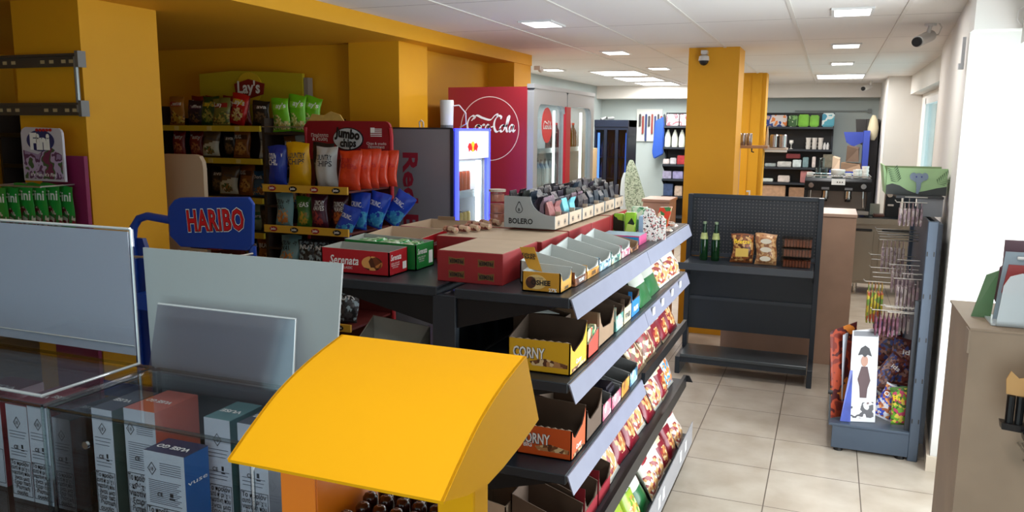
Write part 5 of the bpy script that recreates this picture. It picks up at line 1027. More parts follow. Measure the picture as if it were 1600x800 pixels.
# right unit
for i, (x, w_, pm, lb, h_) in enumerate([(-.97, .33, picmat('kitchen_roll_print', [(206, 120, 60), (196, 190, 190), (30, 60, 130), (180, 150, 140)], 7, kind='noise'), 'orange, white and blue kitchen paper pack at the left of the top shelf', .17), (-.62, .13, picmat('green_paper_print', [(110, 160, 90), (50, 90, 50), (190, 206, 180)], 8, kind='noise'), 'green paper pack second on the top shelf above the coffee machine', .17),
        (-.48, .15, mat('lime_paper', (120, 190, 50), .5, noise=.3, nscale=8), 'lime green round pack third on the top shelf', .18), (-.32, .13, MATS['lime_paper'], 'lime green round pack fourth on the top shelf', .17), (-.15, .17, picmat('turquoise_print', [(30, 130, 160), (200, 214, 214), (60, 150, 170)], 8, kind='noise'), 'turquoise paper pack at the right end of the top shelf', .20)]):
    tag(obj('paper_pack', MB().box(x, x + w_, y, y + .15, 1.871, 1.871 + h_), pm, bevel=.015), lb, 'paper pack')
can(mat('paper_cup', (206, 202, 196), .5), None, .035, .17, 'cup_stack', 'stack of pale paper cups on the second coffee-corner shelf', 'cup stack', [(-.32 + .085 * k, y + .06, 1.541) for k in range(3)], 'cup stacks on the second shelf', prof=[(.03, 0), (.04, .05), (.03, .051), (.04, .1), (.03, .101), (.04, .17)])
can(mat('small_bottle_white', (196, 196, 196), .4), None, .02, .1, 'syrup_bottle', 'small white bottle beside the paper cup stacks', 'bottle', [(-.09 + .042 * k, y + .02, 1.541) if k < 2 else (-.09 + .042 * (k - 2), y + .10, 1.541) for k in range(4)], 'small white bottles by the cups', prof=[(.02, 0), (.02, .07), (.01, .085), (.01, .1)])
tag(obj('wine_glass', MB().lathe([(.03, 0), (.005, .01), (.005, .06), (.03, .09), (.028, .13)], (-.56, y + .06, 1.541), 10), CERAM, smooth=True), 'lone pale stemmed cup on the second coffee-corner shelf', 'glass')
for i, (x, z, c_, w_, h_) in enumerate([(-.92, 1.271, (150, 160, 160), .16, .05), (-.74, 1.271, (190, 190, 186), .2, .08), (-.52, 1.271, (200, 214, 216), .12, .11), (-.38, 1.271, (120, 150, 156), .08, .15), (-.62, 1.40, (110, 30, 34), .2, .07), (-.25, 1.271, (210, 200, 196), .05, .16), (-.10, 1.271, (120, 116, 100), .14, .2),
        (-.95, 1.041, (200, 206, 200), .16, .05), (-.72, 1.041, (200, 190, 184), .17, .1), (-.40, 1.041, (170, 110, 110), .16, .18), (-1.0, .771, (176, 140, 110), .4, .22), (-.55, .771, (150, 116, 90), .42, .2)]):
    tag(obj('supply_box', MB().box(x, x + w_, y - .01, y + .13, z + (.001 if z < 1.4 else .0), z + h_), mat('sbox_%d' % i, c_, .5, noise=.25, nscale=20), bevel=.008), ['low grey box at the left of the third shelf behind the coffee machine', 'pale tray on the third shelf behind the coffee machine', 'white folded napkin pack on the third shelf', 'teal bottle-like box on the third shelf', 'dark red box above the napkin packs', 'small white bottle box on the third shelf', 'olive tall box at the right end of the third shelf', 'flat white plate stack on the fourth shelf', 'white round tub on the fourth shelf', 'pink box on the fourth shelf just above the coffee machine', 'tan wooden box on the low shelf behind the cups', 'brown wooden crate behind the coffee machine'][i], 'box')

tag(obj('wall_rail', MB().box(-.55, .52, 13.16, 13.19, 2.10, 2.12).box(.47, .52, 13.15, 13.19, 2.08, 2.14), mat('rail_grey', (120, 128, 128), .5)), 'thin grey rail high on the back wall above the shelving', 'rail')
# tall dark frame and blue cardboard display
tag(obj('dark_cabinet', MB().box(.44, .60, 12.3, 12.8, 0, 1.98).prism([(.30, 1.98), (.60, 1.98), (.60, 1.60), (.44, 1.60), (.33, 1.66)], 'Y', 12.5, 12.53), mat('cabinet_dark', (40, 36, 36), .5)), 'tall narrow dark cabinet with brown top against the white wall corner', 'cabinet')
T = thing('cardboard_display', 'blue cardboard floor display with torn brown boxes on its shelf', 'cardboard display', (.28, 11.9, 0)); CB = mat('card_blue', (36, 56, 140), .6)
obj('back_post', MB().box(.40, .475, 11.85, 12.2, 0, 1.82).prism([(.15, 1.80), (.40, 1.80), (.40, 1.66), (.28, 1.60), (.19, 1.66)], 'Y', 12.1, 12.12), CB, T); obj('shelf', MB().box(.0, .42, 11.8, 12.2, 1.20, 1.27), CB, T); obj('lower_body', MB().box(.0, .42, 11.85, 12.2, .05, 1.19), BEIGE, T)
for k, (x, z, w_, h_) in enumerate([(.03, 1.271, .1, .2), (.14, 1.271, .26, .12), (.2, 1.40, .16, .22)]): tag(obj('torn_carton', MB().hexa([(x, 11.85, z), (x + w_, 11.85, z), (x + w_, 12.0, z), (x, 12.0, z), (x, 11.82, z + h_), (x + w_ * .9, 11.86, z + h_ * .8), (x + w_, 12.0, z + h_ * .9), (x + .03, 12.0, z + h_)]), [BEIGE, CARD, CARDD][k]), ['pale torn carton at the left of the blue display', 'brown carton on the blue display shelf', 'dark brown carton stacked highest on the blue display'][k], 'carton')
tag(obj('white_bag', MB().lathe([(.03, -.16), (.06, -.1), (.07, 0), (.05, .12), (.02, .18)], (.52, 12.2, 1.85), 10), mat('bag_cream', (190, 180, 150), .6), smooth=True), 'cream bag tucked beside the brown top of the dark cabinet', 'bag')

# ============================================================ COFFEE CORNER
T = thing('steel_counter', 'stainless steel refrigerated counter with a dark top in the coffee corner', 'counter', (0, 9.9, 0))
obj('body', MB().box(-.95, .98, 9.62, 10.2, .13, .80), STEEL, T, bevel=.004); obj('worktop', MB().box(-.97, 1.0, 9.58, 10.22, .80, .865), STEEL, T, bevel=.004); obj('dark_mat', MB().box(-.9, .98, 9.62, 10.18, .865, .872), BLACKM, T)
for a, b_ in ((-.9, -.44), (-.42, .04), (.06, .50), (.56, .94)):
    d_ = obj('door', MB().box(a, b_, 9.60, 9.62, .16, .72), STEEL, T, bevel=.003); obj('handle', MB().box(a + .02, b_ - .02, 9.595, 9.61, .725, .745), BLACKM, d_)
for x in (-.85, .35, .9): obj('foot', MB().cyl((x, 9.75, 0), (x, 9.75, .13), .025), CHROME, T)
WC = thing('wooden_counter', 'pale wood panel counter behind the dark display shelf', 'counter', (-.25, 6.8, 0))
obj('front_panel', MB().box(-.74, .215, 6.55, 6.575, 0, 1.16), WOOD, WC, bevel=.002); obj('side_panel', MB().box(.19, .215, 6.575, 7.05, 0, 1.16), WOOD, WC); obj('worktop', MB().box(-.74, .22, 6.54, 7.06, 1.16, 1.185), mat('worktop_wood', (186, 156, 136), .4), WC, bevel=.003)
tag(obj('wooden_cabinet', MB().box(-1.46, -1.24, 6.75, 7.1, 0, 1.20).box(-1.47, -1.23, 6.74, 7.1, 1.20, 1.222), mat('cabinet_wood', (186, 140, 116), .55, noise=.06, nscale=5)), 'light wooden cabinet standing left of the centre yellow column', 'cabinet')
# espresso machine
T = thing('espresso_machine', 'black and chrome two-group espresso machine on the steel counter', 'coffee machine', (.09, 9.8, .872))
x0, x1 = -.25, .44
obj('body', MB().box(x0 + .02, x1 - .02, 9.78, 10.12, .93, 1.28), mat('machine_grey', (80, 76, 74), .35, .5), T, bevel=.008)
obj('top_hood', MB().prism([(9.62, 1.15), (9.60, 1.26), (9.62, 1.29), (10.14, 1.29), (10.14, 1.15)], 'X', x0, x1), BLACKM, T, bevel=.004)
obj('cup_rail', MB().tube([(x0 + .01, 9.63, 1.315), (x1 - .01, 9.63, 1.315), (x1 - .01, 10.12, 1.315), (x0 + .01, 10.12, 1.315), (x0 + .01, 9.63, 1.315)], .006), CHROME, T)
obj('badge', MB().box(.03, .17, 9.592, 9.603, 1.22, 1.285), mat('badge_white', (226, 226, 226), .4), T); dots = MB()
for k in range(3): dots.cyl((.09 + .025 * k, 9.592, 1.25), (.09 + .025 * k, 9.588, 1.25), .007, 10)
obj('buttons', dots, TB, T)
for x in (-.18, .36):
    k_ = obj('steam_knob', MB().cyl((x, 9.61, 1.21), (x, 9.57, 1.21), .028, 14), CHROME, T); obj('steam_wand', MB().tube([(x, 9.62, 1.15), (x + .0, 9.58, 1.08), (x + .01, 9.60, .98)], .006), CHROME, k_)
for x in (-.03, .21):
    g = obj('brew_group', MB().cyl((x, 9.70, 1.16), (x, 9.70, 1.09), .036, 16).cyl((x, 9.70, 1.09), (x, 9.70, 1.06), .04, 16), CHROME, T, smooth=True); obj('portafilter', MB().cyl((x, 9.68, 1.065), (x, 9.52, 1.05), .012).cyl((x, 9.70, 1.05), (x, 9.70, 1.03), .03), BLACKM, g)
    obj('button_plate', MB().box(x - .04, x + .04, 9.598, 9.606, 1.165, 1.19), mat('plate_grey', (120, 120, 124), .3, .5), T)
obj('drip_tray', MB().box(x0 + .01, x1 - .01, 9.58, 9.80, .90, .94), mat('tray_steel', (170, 166, 160), .25, .9), T, bevel=.004); obj('side_leg', MB().box(x0, x0 + .04, 9.60, 10.12, .88, 1.15), BLACKM, T); obj('side_leg', MB().box(x1 - .04, x1, 9.60, 10.12, .88, 1.15), BLACKM, T)
obj('back_plate', MB().box(x0 + .04, x1 - .04, 9.765, 9.778, .95, 1.15), mat('machine_steel', (120, 112, 106), .3, .8), T)
CUP = [(.02, 0), (.03, .005), (.036, .04), (.038, .055), (.034, .056)]
for i, (x, yy, n_, lb) in enumerate([(.20, 9.72, 1, 'single white coffee cup on the espresso machine'), (.28, 9.72, 2, 'pair of stacked white cups second from right on the espresso machine'), (.37, 9.72, 3, 'stack of three white cups at the right end of the espresso machine'), (-.20, 9.75, 1, 'low white cup at the left end of the espresso machine'), (.31, 9.85, 2, 'white cups standing behind the front row')]):
    for q in range(n_): tag(obj('coffee_cup', MB().lathe(CUP[:], (x, yy, 1.291 + .04 * q), 14), CERAM, smooth=True), lb + ('' if n_ == 1 else ', %s' % ['lowest cup', 'next cup up', 'top cup'][q]), 'cup')
can(clear('drinking_glass', (210, 220, 220), 1.3), None, .03, .11, 'drinking_glass', 'clear upturned glass among the glasses on the espresso machine', 'glass', [(-.12, 9.72, 1.291), (-.05, 9.72, 1.291), (-.12, 9.80, 1.291), (-.05, 9.80, 1.291), (-.085, 9.76, 1.402)], 'upturned glasses on the espresso machine')
tag(obj('white_bowl', MB().lathe([(.05, 0), (.07, .02), (.078, .09), (.07, .092)], (.09, 9.78, 1.291), 18), CERAM, smooth=True), 'wide white bowl in the middle of the espresso machine top', 'bowl')
# grinder on the counter, cloth and papers
t = thing('coffee_grinder', 'black coffee grinder on the steel counter right of the espresso machine', 'grinder', (.66, 9.85, .872))
obj('body', MB().prism([(.60, .872), (.76, .872), (.76, 1.22), (.62, 1.22), (.60, 1.1)], 'Y', 9.78, 10.0), BLACKM, t, bevel=.01); obj('spout', MB().cyl((.64, 9.74, 1.12), (.64, 9.80, 1.14), .03), CHROME, t); obj('fork', MB().box(.62, .68, 9.70, 9.78, 1.0, 1.02), CHROME, t); obj('hopper', MB().lathe([(.04, 0), (.08, .1), (.08, .16)], (.69, 9.89, 1.22), 14), mat('hopper_dark', (36, 30, 28), .2), t)
tag(obj('brown_cloth', MB().box(.48, .60, 9.7, 9.85, .873, .90), mat('cloth_brown', (90, 56, 46), .8, bump=.5, nscale=12), bevel=.01), 'crumpled brown cloth on the steel counter', 'cloth'); tag(obj('paper_note', MB().box(.455, .56, 9.95, 9.96, .873, 1.0), mat('paper_pale', (200, 196, 180), .7)), 'pale small paper card standing on the steel counter', 'card')
# little wooden shelf and its can beside the centre column
t = thing('wall_plank', 'small wooden plank shelf on a thin post beside the centre yellow column', 'shelf', (-.7, 7.75, 1.66)); 
obj('plank', MB().box(-.86, -.53, 7.60, 7.80, 1.645, 1.67), mat('plank_brown', (156, 116, 84), .5), t, bevel=.002); obj('post', MB().box(-.80, -.765, 7.57, 7.62, 0, 1.645), mat('post_pink', (190, 150, 130), .5), t); obj('hook', MB().tube([(-.67, 7.64, 1.645), (-.67, 7.64, 1.615), (-.65, 7.64, 1.61)], .006), BLACKM, t)
can(mat('tin_metal', (170, 160, 156), .25, .9), None, .026, .11, 'metal_tin', 'shiny metal tin on the wooden plank shelf', 'tin', [(-.755, 7.68, 1.671), (-.70, 7.68, 1.671)], 'metal tins on the plank shelf')
can(MATS['tin_metal'], None, .05, .16, 'steel_pitcher', 'steel pitcher on the small rack beside the second yellow column', 'pitcher', [(-.66, 10.5, 1.60), (-.56, 10.5, 1.60), (-.61, 10.62, 1.60)], 'steel pitchers by the second column')
t = thing('pitcher_rack', 'small pale rack holding steel pitchers beside the second yellow column', 'rack', (-.6, 10.55, 1.59)); obj('tray', MB().box(-.775, -.5, 10.42, 10.7, 1.575, 1.598), mat('rack_pale', (186, 166, 150), .5), t); obj('rolls', MB().cyl((-.76, 10.44, 1.56), (-.5, 10.44, 1.56), .016), mat('roll_white', (210, 206, 200), .5), t)
tag(obj('paper_roll', MB().lathe([(.03, 0), (.012, .2), (.004, .26)], (-.745, 10.5, 1.60), 12), mat('roll_cream', (206, 186, 164), .6), smooth=True), 'cream cone of paper beside the steel pitchers', 'paper roll')
t = thing('pump_bottle', 'clear pump bottle standing on the wooden counter', 'bottle', (-.58, 6.8, 1.186))
obj('bottle', MB().lathe([(.022, 0), (.024, .01), (.024, .06), (.01, .08), (.01, .09)], (-.60, 6.85, 1.186), 14), mat('pump_clear', (206, 196, 160), .2), t, smooth=True); obj('pump', MB().cyl((-.60, 6.85, 1.27), (-.60, 6.85, 1.31), .006).box(-.625, -.595, 6.842, 6.858, 1.305, 1.318), CERAM, t)
for i, (x, r_) in enumerate(((-.35, .075), (-.13, .06))):
    t = thing('cake_box', ['clear round container with a cream lid on the wooden counter, left one', 'dark wire basket beside the clear container on the wooden counter'][i], ['container', 'basket'][i], (x, 6.85, 1.186))
    if i == 0: obj('base', MB().lathe([(r_, 0), (r_ * 1.05, .02)], (x, 6.85, 1.186), 20), CERAM, t); obj('cover', MB().lathe([(r_ * .9, 0), (r_ * .9, .05), (r_ * .5, .07)], (x, 6.85, 1.207), 20), clear('cover_clear', (220, 205, 185)), t)
    else:
        w_ = MB()
        for k in range(8): a = k * PI / 4; w_.tube([(x + r_ * math.cos(a), 6.85 + r_ * math.sin(a), 1.187), (x + r_ * 1.15 * math.cos(a), 6.85 + r_ * 1.15 * math.sin(a), 1.235)], .003, 5)
        w_.tube([(x + r_ * 1.15 * math.cos(a * PI / 8), 6.85 + r_ * 1.15 * math.sin(a * PI / 8), 1.235) for a in range(17)], .004, 5); obj('wires', w_, BLACKM, t)
# ============================================================ DARK DISPLAY SHELF (facing the till)
T = thing('display_shelf', 'nearly empty charcoal display shelf with a perforated upper back panel', 'shelf unit', (-.5, 6.1, 0))
pm_ = bpy.data.materials.new('perforated_metal'); pm_.use_nodes = True; nt = pm_.node_tree; b = nt.nodes['Principled BSDF']; L = nt.links.new; N = nt.nodes.new
tc = N('ShaderNodeTexCoord'); sp = N('ShaderNodeSeparateXYZ'); L(tc.outputs['Object'], sp.inputs[0])
fx = mth('ADD', mth('FRACT', mth('MULTIPLY', mth('ADD', sp.outputs[0], 5), 40)), -.5); fz = mth('ADD', mth('FRACT', mth('MULTIPLY', sp.outputs[2], 40)), -.5)
dd = mth('ADD', mth('MULTIPLY', fx, fx), mth('MULTIPLY', fz, fz)); hole = mth('LESS_THAN', dd, .035)
mx = N('ShaderNodeMix'); mx.data_type = 'RGBA'; L(hole, mx.inputs[0]); mx.inputs[6].default_value = lin((34, 38, 44)); mx.inputs[7].default_value = lin((88, 84, 84)); L(mx.outputs[2], b.inputs['Base Color']); b.inputs['Roughness'].default_value = .45
for x in (-.985, -.055): obj('upright', MB().box(x, x + .035, 6.16, 6.24, 0, 1.325), CHAR, T, bevel=.002)
obj('perforated_panel', MB().box(-.95, -.055, 6.20, 6.212, .85, 1.315), pm_, T)
obj('lower_panel', MB().box(-.95, -.055, 6.20, 6.212, .28, .845), CHAR, T); obj('ridge', MB().box(-.95, -.055, 6.185, 6.20, .515, .54).box(-.95, -.055, 6.185, 6.20, .855, .88), mat('ridge_grey', (64, 70, 78), .35, .3), T)
obj('top_rail', MB().box(-.95, -.055, 6.19, 6.22, 1.30, 1.327), CHAR, T)
sh = obj('shelf', MB().box(-.95, -.06, 5.80, 6.19, .825, .85), CHAR, T, bevel=.003); obj('front_lip', MB().box(-.985, -.055, 5.79, 5.80, .805, .855), mat('lip_grey', (70, 74, 80), .3, .3), sh)
[obj('bracket', MB().prism([(6.18, .825), (6.18, .70), (5.84, .815)], 'X', q, q + .005), BLACKM, sh) for q in (-.06, -.955)]
bs = obj('base_shelf', MB().box(-.95, -.06, 5.86, 6.19, .13, .155), mat('base_grey', (74, 80, 84), .3, .3), T, bevel=.003); obj('kick_plate', MB().box(-.95, -.06, 5.87, 5.88, .09, .13), CHAR, bs)
for x in (-.985, -.055): obj('foot', MB().prism([(5.86, .0), (6.24, 0), (6.24, .13), (5.86, .13)], 'X', x, x + .035), CHAR, T, bevel=.002)
GB = mat('green_glass', (12, 44, 18), .08); GL = mat('beer_label', (180, 190, 120), .5, noise=.4, nscale=40)
for i, (x, lb) in enumerate(((-.83, 'left dark green glass bottle on the charcoal display shelf'), (-.745, 'right dark green glass bottle, next to its twin'))):
    t = thing('green_bottle', lb, 'bottle', (x, 6.0, .851)); bb = obj('bottle', MB().lathe([(.026, 0), (.03, .006), (.03, .14), (.027, .165), (.016, .21), (.0125, .235), (.0125, .27)], (x, 6.0, .851), 20), GB, t, smooth=True)
    obj('label', MB().lathe([(.0285, .13), (.0275, .17), (.0205, .205)], (x, 6.0, .851), 20), GL, t, smooth=True); obj('cap', MB().lathe([(.014, 0), (.014, .014), (.01, .018)], (x, 6.0, 1.121), 12), mat('cap_pale_green', (120, 140, 110), .4, .4), t)
bagkind('pretzel', (120, 66, 34), (150, 40, 36), [(150, 84, 40), (110, 60, 28), (196, 150, 90), (80, 44, 24)], 'Bretzel', TY, 'full', .16, .21, .06, .5, .03, 'pretzel_bag')
bag('pretzel', (-.55, 5.98, .852), 'clear bag of brown pretzels with a gold label on the charcoal display shelf', cat='snack bag'); K = BAGS['pretzel']['o']
obj('gold_label', MB().box(-.045, .045, -.0445, -.042, .05, .11), mat('label_gold', (206, 170, 80), .4), K, raw=True)
bagkind('biscuit', (176, 130, 90), (160, 110, 70), [(176, 124, 80), (150, 96, 60), (210, 170, 120)], '', TB, 'full', .15, .225, .07, .5, .03, 'biscuit_bag')
bag('biscuit', (-.385, 5.95, .852), 'tall clear bag of brown biscuits with white oval labels beside the pretzel bag', cat='biscuit bag'); K = BAGS['biscuit']['o']
for z in (.05, .115, .175): obj('oval_label', MB().ellipse(0, z, .038, .018, -.046, -.042, 16), mat('label_cream', (206, 196, 176), .5), K, raw=True)
for i in range(3):
    lb = ['lowest clear tray of brown biscuits at the right of the charcoal shelf', 'middle clear tray of brown biscuits in the stack of three', 'top clear tray of brown biscuits in the stack of three'][i]; z = .851 + .066 * i + (.008 if i else 0); yy = 5.96 + .01 * i
    t = thing('biscuit_tray', lb, 'biscuit tray', (-.18, yy, z)); obj('tray', MB().hexa([(-.27, yy - .05, z), (-.09, yy - .05, z), (-.09, yy + .07, z), (-.27, yy + .07, z), (-.28, yy - .06, z + .06), (-.08, yy - .06, z + .06), (-.08, yy + .08, z + .06), (-.28, yy + .08, z + .06)]), clear('tray_clear', (226, 206, 190), 1.3), t)
    bk = MB()
    for k in range(9): bk.box(-.262 + .0205 * k, -.246 + .0205 * k, yy - .044, yy + .06, z + .004, z + .05)
    obj('biscuits', bk, mat('biscuit_brown', (136, 84, 62), .7, noise=.2, nscale=30), t)
    obj('lid', MB().box(-.282, -.078, yy - .062, yy + .082, z + .0605, z + .064), clear('lid_clear', (226, 216, 206), 1.3), t)

# ============================================================ SLATE SHELF WITH HOOKS BY THE PILLAR
T = thing('hook_stand', 'slate grey shop stand seen from its side, with hooks and a deep bottom tray', 'display stand', (.35, 5.2, 0))
up = obj('upright', MB().box(.505, .555, 4.73, 4.77, 0, 1.335), SLATE, T, bevel=.003); obj('upright', MB().box(.505, .555, 5.68, 5.72, 0, 1.335), SLATE, T)
sl = MB()
for z in (.22, .45, .68, .92, 1.15): sl.box(.510, .516, 4.7285, 4.7301, z, z + .025); sl.box(.542, .548, 4.7285, 4.7301, z, z + .025)
obj('slots', sl, DARK, up); obj('rear_post', MB().box(.558, .580, 4.76, 5.7, 0.1, 1.32), mat('slate_dark', (54, 62, 74), .45, .2), T)
obj('back_panel', MB().box(.525, .535, 4.77, 5.68, .1, 1.32), SLATE, T)
[obj('side_base', MB().box(.11, .505, q, q + .025, .02, .15), SLATE, T, bevel=.002) for q in (4.73, 5.695)]; obj('tray', MB().box(.09, .505, 4.725, 5.72, .15, .165), SLATE, T, bevel=.002)
obj('tray_front', MB().box(.085, .092, 4.725, 5.72, .165, .33), mat('smoke_plastic', (60, 62, 66), .2), T); obj('inner_post', MB().box(.48, .505, 4.757, 4.78, .165, .9), CHAR, T)
for x in (.15, .47): obj('foot', MB().cyl((x, 4.76, 0), (x, 4.76, .025), .025, 12), DARK, T)
obj('tray_knob', MB().cyl((.075, 4.74, .34), (.10, 4.74, .34), .012, 10), DARK, T)
obj('upper_post', MB().box(.44, .47, 5.1, 5.13, 1.32, 1.45).box(.44, .47, 5.5, 5.53, 1.32, 1.45), SLATE, T); obj('top_plate', MB().box(.36, .60, 5.0, 5.60, 1.435, 1.447), mat('plate_black', (40, 40, 44), .4), T)
obj('upper_panel', MB().box(.47, .60, 5.02, 5.035, 1.335, 1.435), mat('upper_grey', (130, 132, 138), .4, .3), T)
SA = picmat('sachet_print_lilac', [(176, 160, 160), (156, 132, 142), (190, 178, 176), (120, 100, 108)], 30); SB = picmat('sachet_print_warm', [(206, 180, 40), (120, 160, 60), (200, 90, 50), (220, 200, 70)], 24); SV = picmat('sachet_print_plum', [(112, 56, 80), (140, 90, 112), (84, 40, 58)], 24)
def hookrow(y, z, x0, n, dx, m_, h, lb, grp, hw=.07, x1=.52):
    hk = obj('hook', MB().tube([(x1, y, z), (x0 - .02, y, z), (x0 - .03, y, z + .012)], .003, 6).tube([(x1, y, z + .03), (x0 + .02, y, z + .03)], .0025, 6), WIRE, T)
    for k in range(n):
        x = x0 + dx * k
        o = obj('hanging_sachet', MB().hexa([(x - .002, y - hw / 2, z - h), (x + .006, y - hw / 2, z - h), (x + .006, y + hw / 2, z - h), (x - .002, y + hw / 2, z - h), (x, y - hw / 2, z - .0035), (x + .0015, y - hw / 2, z - .0035), (x + .0015, y + hw / 2, z - .0035), (x, y + hw / 2, z - .0035)]).box(x - .004, x + .009, y - hw * .42, y + hw * .42, z - h * .9, z - h * .25), m_)
        tag(o, lb, 'sachet', grp)
hookrow(5.0, 1.412, .385, 6, .021, SA, .13, 'thin pale sachet on the topmost hook, right under the green box', 'pale sachets on the top hook')
hookrow(4.95, .985 + .0, .40, 6, .02, SA, .17, 'thin lilac sachet in the near middle cluster of hooks', 'lilac sachets on the middle hook')
hookrow(5.10, 1.04, .38, 6, .02, SA, .16, 'thin lilac sachet on the second middle hook', 'lilac sachets on the second middle hook'); hookrow(5.28, 1.16, .33, 6, .022, SA, .19, 'thin lilac sachet on the far upper hook', 'lilac sachets on the far upper hook')
hookrow(5.10, .93, .26, 5, .018, SB, .24, 'yellow-green sweets pack on the lower left hook', 'yellow sweets packs on the lower hook', .09); hookrow(4.92, .80, .30, 6, .022, SV, .14, 'plum sachet hanging from the lowest hook', 'plum sachets on the lowest hook', .08)
hookrow(4.98, .80, .43, 3, .02, SA, .13, 'pale sachet beside the plum ones on the lowest hooks', 'pale sachets on the lowest hooks')
for y, z, x0 in ((4.86, .835, .345), (5.2, 1.0, .27), (5.4, 1.05, .27), (5.35, 1.2, .30), (5.5, 1.2, .30)): obj('hook', MB().tube([(.525, y, z), (x0, y, z), (x0 - .01, y, z + .012)], .003, 6).tube([(.525, y, z - .03), (x0 + .01, y, z - .03)], .003, 6), WIRE, T)
# green box with elephant on top
t = thing('toy_box', 'open pale green box with palm leaf and grey elephant print, on the slate stand', 'box', (.45, 5.25, 1.448)); LGB = mat('box_mint', (156, 190, 140), .55)
z0 = 1.448
mb = MB().box(.31, .62, 5.10, 5.105, z0, 1.60, 0).hexa([(.31, 5.11, z0), (.35, 5.11, z0), (.35, 5.40, z0), (.31, 5.40, z0), (.285, 5.11, 1.615), (.292, 5.11, 1.615), (.292, 5.40, 1.615), (.285, 5.40, 1.615)], 0).box(.31, .62, 5.395, 5.40, z0, 1.60, 1).box(.615, .62, 5.105, 5.395, z0, 1.58, 0).box(.315, .615, 5.105, 5.395, z0, z0 + .005, 1)
bx_ = obj('carton_body', mb, [LGB, mat('box_inside', (120, 140, 100), .7)], t)
obj('dark_wave', MB().prism([(.31, z0), (.62, z0), (.62, 1.50), (.57, 1.49), (.52, 1.475), (.46, 1.46), (.42, 1.475), (.38, 1.50), (.34, 1.51), (.31, 1.50)], 'Y', 5.0975, 5.10), mat('print_charcoal', (56, 60, 60), .5), t)
lf = MB()
for (cx, cz, an) in ((.37, 1.50, 1.9), (.56, 1.50, .8)):
    for k in range(7):
        a = an + (k - 3) * .05; q = .02 + k * .012; bx, bz = cx + q * math.cos(an), cz + q * math.sin(an); dx_, dz_ = math.cos(an - .9), math.sin(an - .9)
        lf.prism([(bx, bz), (bx + dx_ * .035, bz + dz_ * .035), (bx + dx_ * .03 + .004, bz + dz_ * .03 - .004)], 'Y', 5.096, 5.098)
        dx_, dz_ = math.cos(an + .9), math.sin(an + .9); lf.prism([(bx, bz), (bx + dx_ * .03, bz + dz_ * .03), (bx + dx_ * .028 - .004, bz + dz_ * .028 - .004)], 'Y', 5.096, 5.098)
obj('palm_print', lf, mat('print_palm', (60, 90, 60), .5), t)
EG = mat('print_elephant', (122, 138, 158), .5)
el = MB().ellipse(.475, 1.545, .030, .028, 5.092, 5.095).ellipse(.447, 1.553, .018, .022, 5.093, 5.096).ellipse(.505, 1.553, .018, .022, 5.093, 5.096).prism([(.46, 1.55), (.49, 1.55), (.488, 1.49), (.478, 1.455), (.465, 1.458), (.466, 1.49)], 'Y', 5.090, 5.093)
e_ = obj('elephant_print', el, EG, t); obj('eyes', MB().ellipse(.462, 1.552, .004, .005, 5.0885, 5.0895, 10).ellipse(.489, 1.552, .004, .005, 5.0885, 5.0895, 10), mat('print_eye', (40, 50, 130), .4), e_)
# magazines and bags in the bottom tray
MG = [picmat('mag_print_a', [(200, 198, 200), (206, 204, 206), (40, 36, 44), (200, 198, 200), (90, 50, 50)], 12, kind='noise'), picmat('mag_print_b', [(110, 40, 30), (150, 60, 36), (70, 24, 24), (190, 110, 40)], 9, kind='noise'), mat('mag_blue', (60, 80, 170), .3, noise=.4, nscale=14)]
t = thing('magazine', 'white comic magazine in plastic with a dark figure, front of the bottom tray', 'magazine', (.24, 4.83, .166))
g = obj('cover', MB().hexa([(.19, 4.78, .168), (.335, 4.82, .168), (.335, 4.826, .168), (.19, 4.786, .168), (.185, 4.90, .67), (.325, 4.94, .69), (.325, 4.946, .69), (.185, 4.906, .67)]), mat('mag_white', (200, 200, 204), .3), t)
def onmag(pts, off=.003):
    P = []
    for u, v in pts: P.append((.19 + .145 * u - .005 * v - .0 , 4.78 + .04 * u + .12 * v - off, .168 + .51 * v))
    return P
def magpoly(pts, off=.003): mb = MB(); P = onmag(pts, off); Q = onmag(pts, off - .001); n = len(P); mb.add(P + Q, [tuple(range(n)), tuple(range(2 * n - 1, n - 1, -1))] + [(i, (i + 1) % n, n + (i + 1) % n, n + i) for i in range(n)]); return mb
def circ(cu_, cv, ru, rv, n=16): return [(cu_ + ru * math.cos(2 * PI * k / n), cv + rv * math.sin(2 * PI * k / n)) for k in range(n)]
obj('hat_print', magpoly([(.25, .72), (.35, .80), (.5, .83), (.65, .80), (.76, .71), (.6, .73), (.5, .70), (.4, .73)]), mat('mag_ink', (36, 30, 36), .5), t)
obj('face_print', magpoly(circ(.5, .66, .13, .06), .0025), mat('mag_face', (176, 130, 110), .5), t); obj('coat_print', magpoly([(.4, .60), (.62, .60), (.75, .45), (.66, .36), (.64, .26), (.4, .26), (.36, .38), (.28, .46)], .0028), mat('mag_coat', (70, 36, 40), .5), t)
obj('top_stripe', magpoly([(.06, .93), (.94, .93), (.94, .985), (.06, .985)]), mat('mag_grey', (110, 110, 116), .5), t); obj('bottom_print', magpoly([(.06, .04), (.94, .04), (.9, .22), (.1, .2)]), MG[0], t)
tag(obj('magazine', MB().hexa([(.10, 4.80, .168), (.22, 4.90, .168), (.22, 4.906, .168), (.10, 4.806, .168), (.075, 4.90, .66), (.21, 5.02, .70), (.21, 5.026, .70), (.075, 4.906, .66)]).hexa([(.098, 4.795, .30), (.09, 4.80, .30), (.09, 4.806, .30), (.098, 4.80, .30), (.065, 4.895, .65), (.08, 4.9, .66), (.08, 4.906, .66), (.065, 4.9, .65)]), MG[1]), 'dark red and orange magazine standing behind at the left end of the bottom tray', 'magazine')
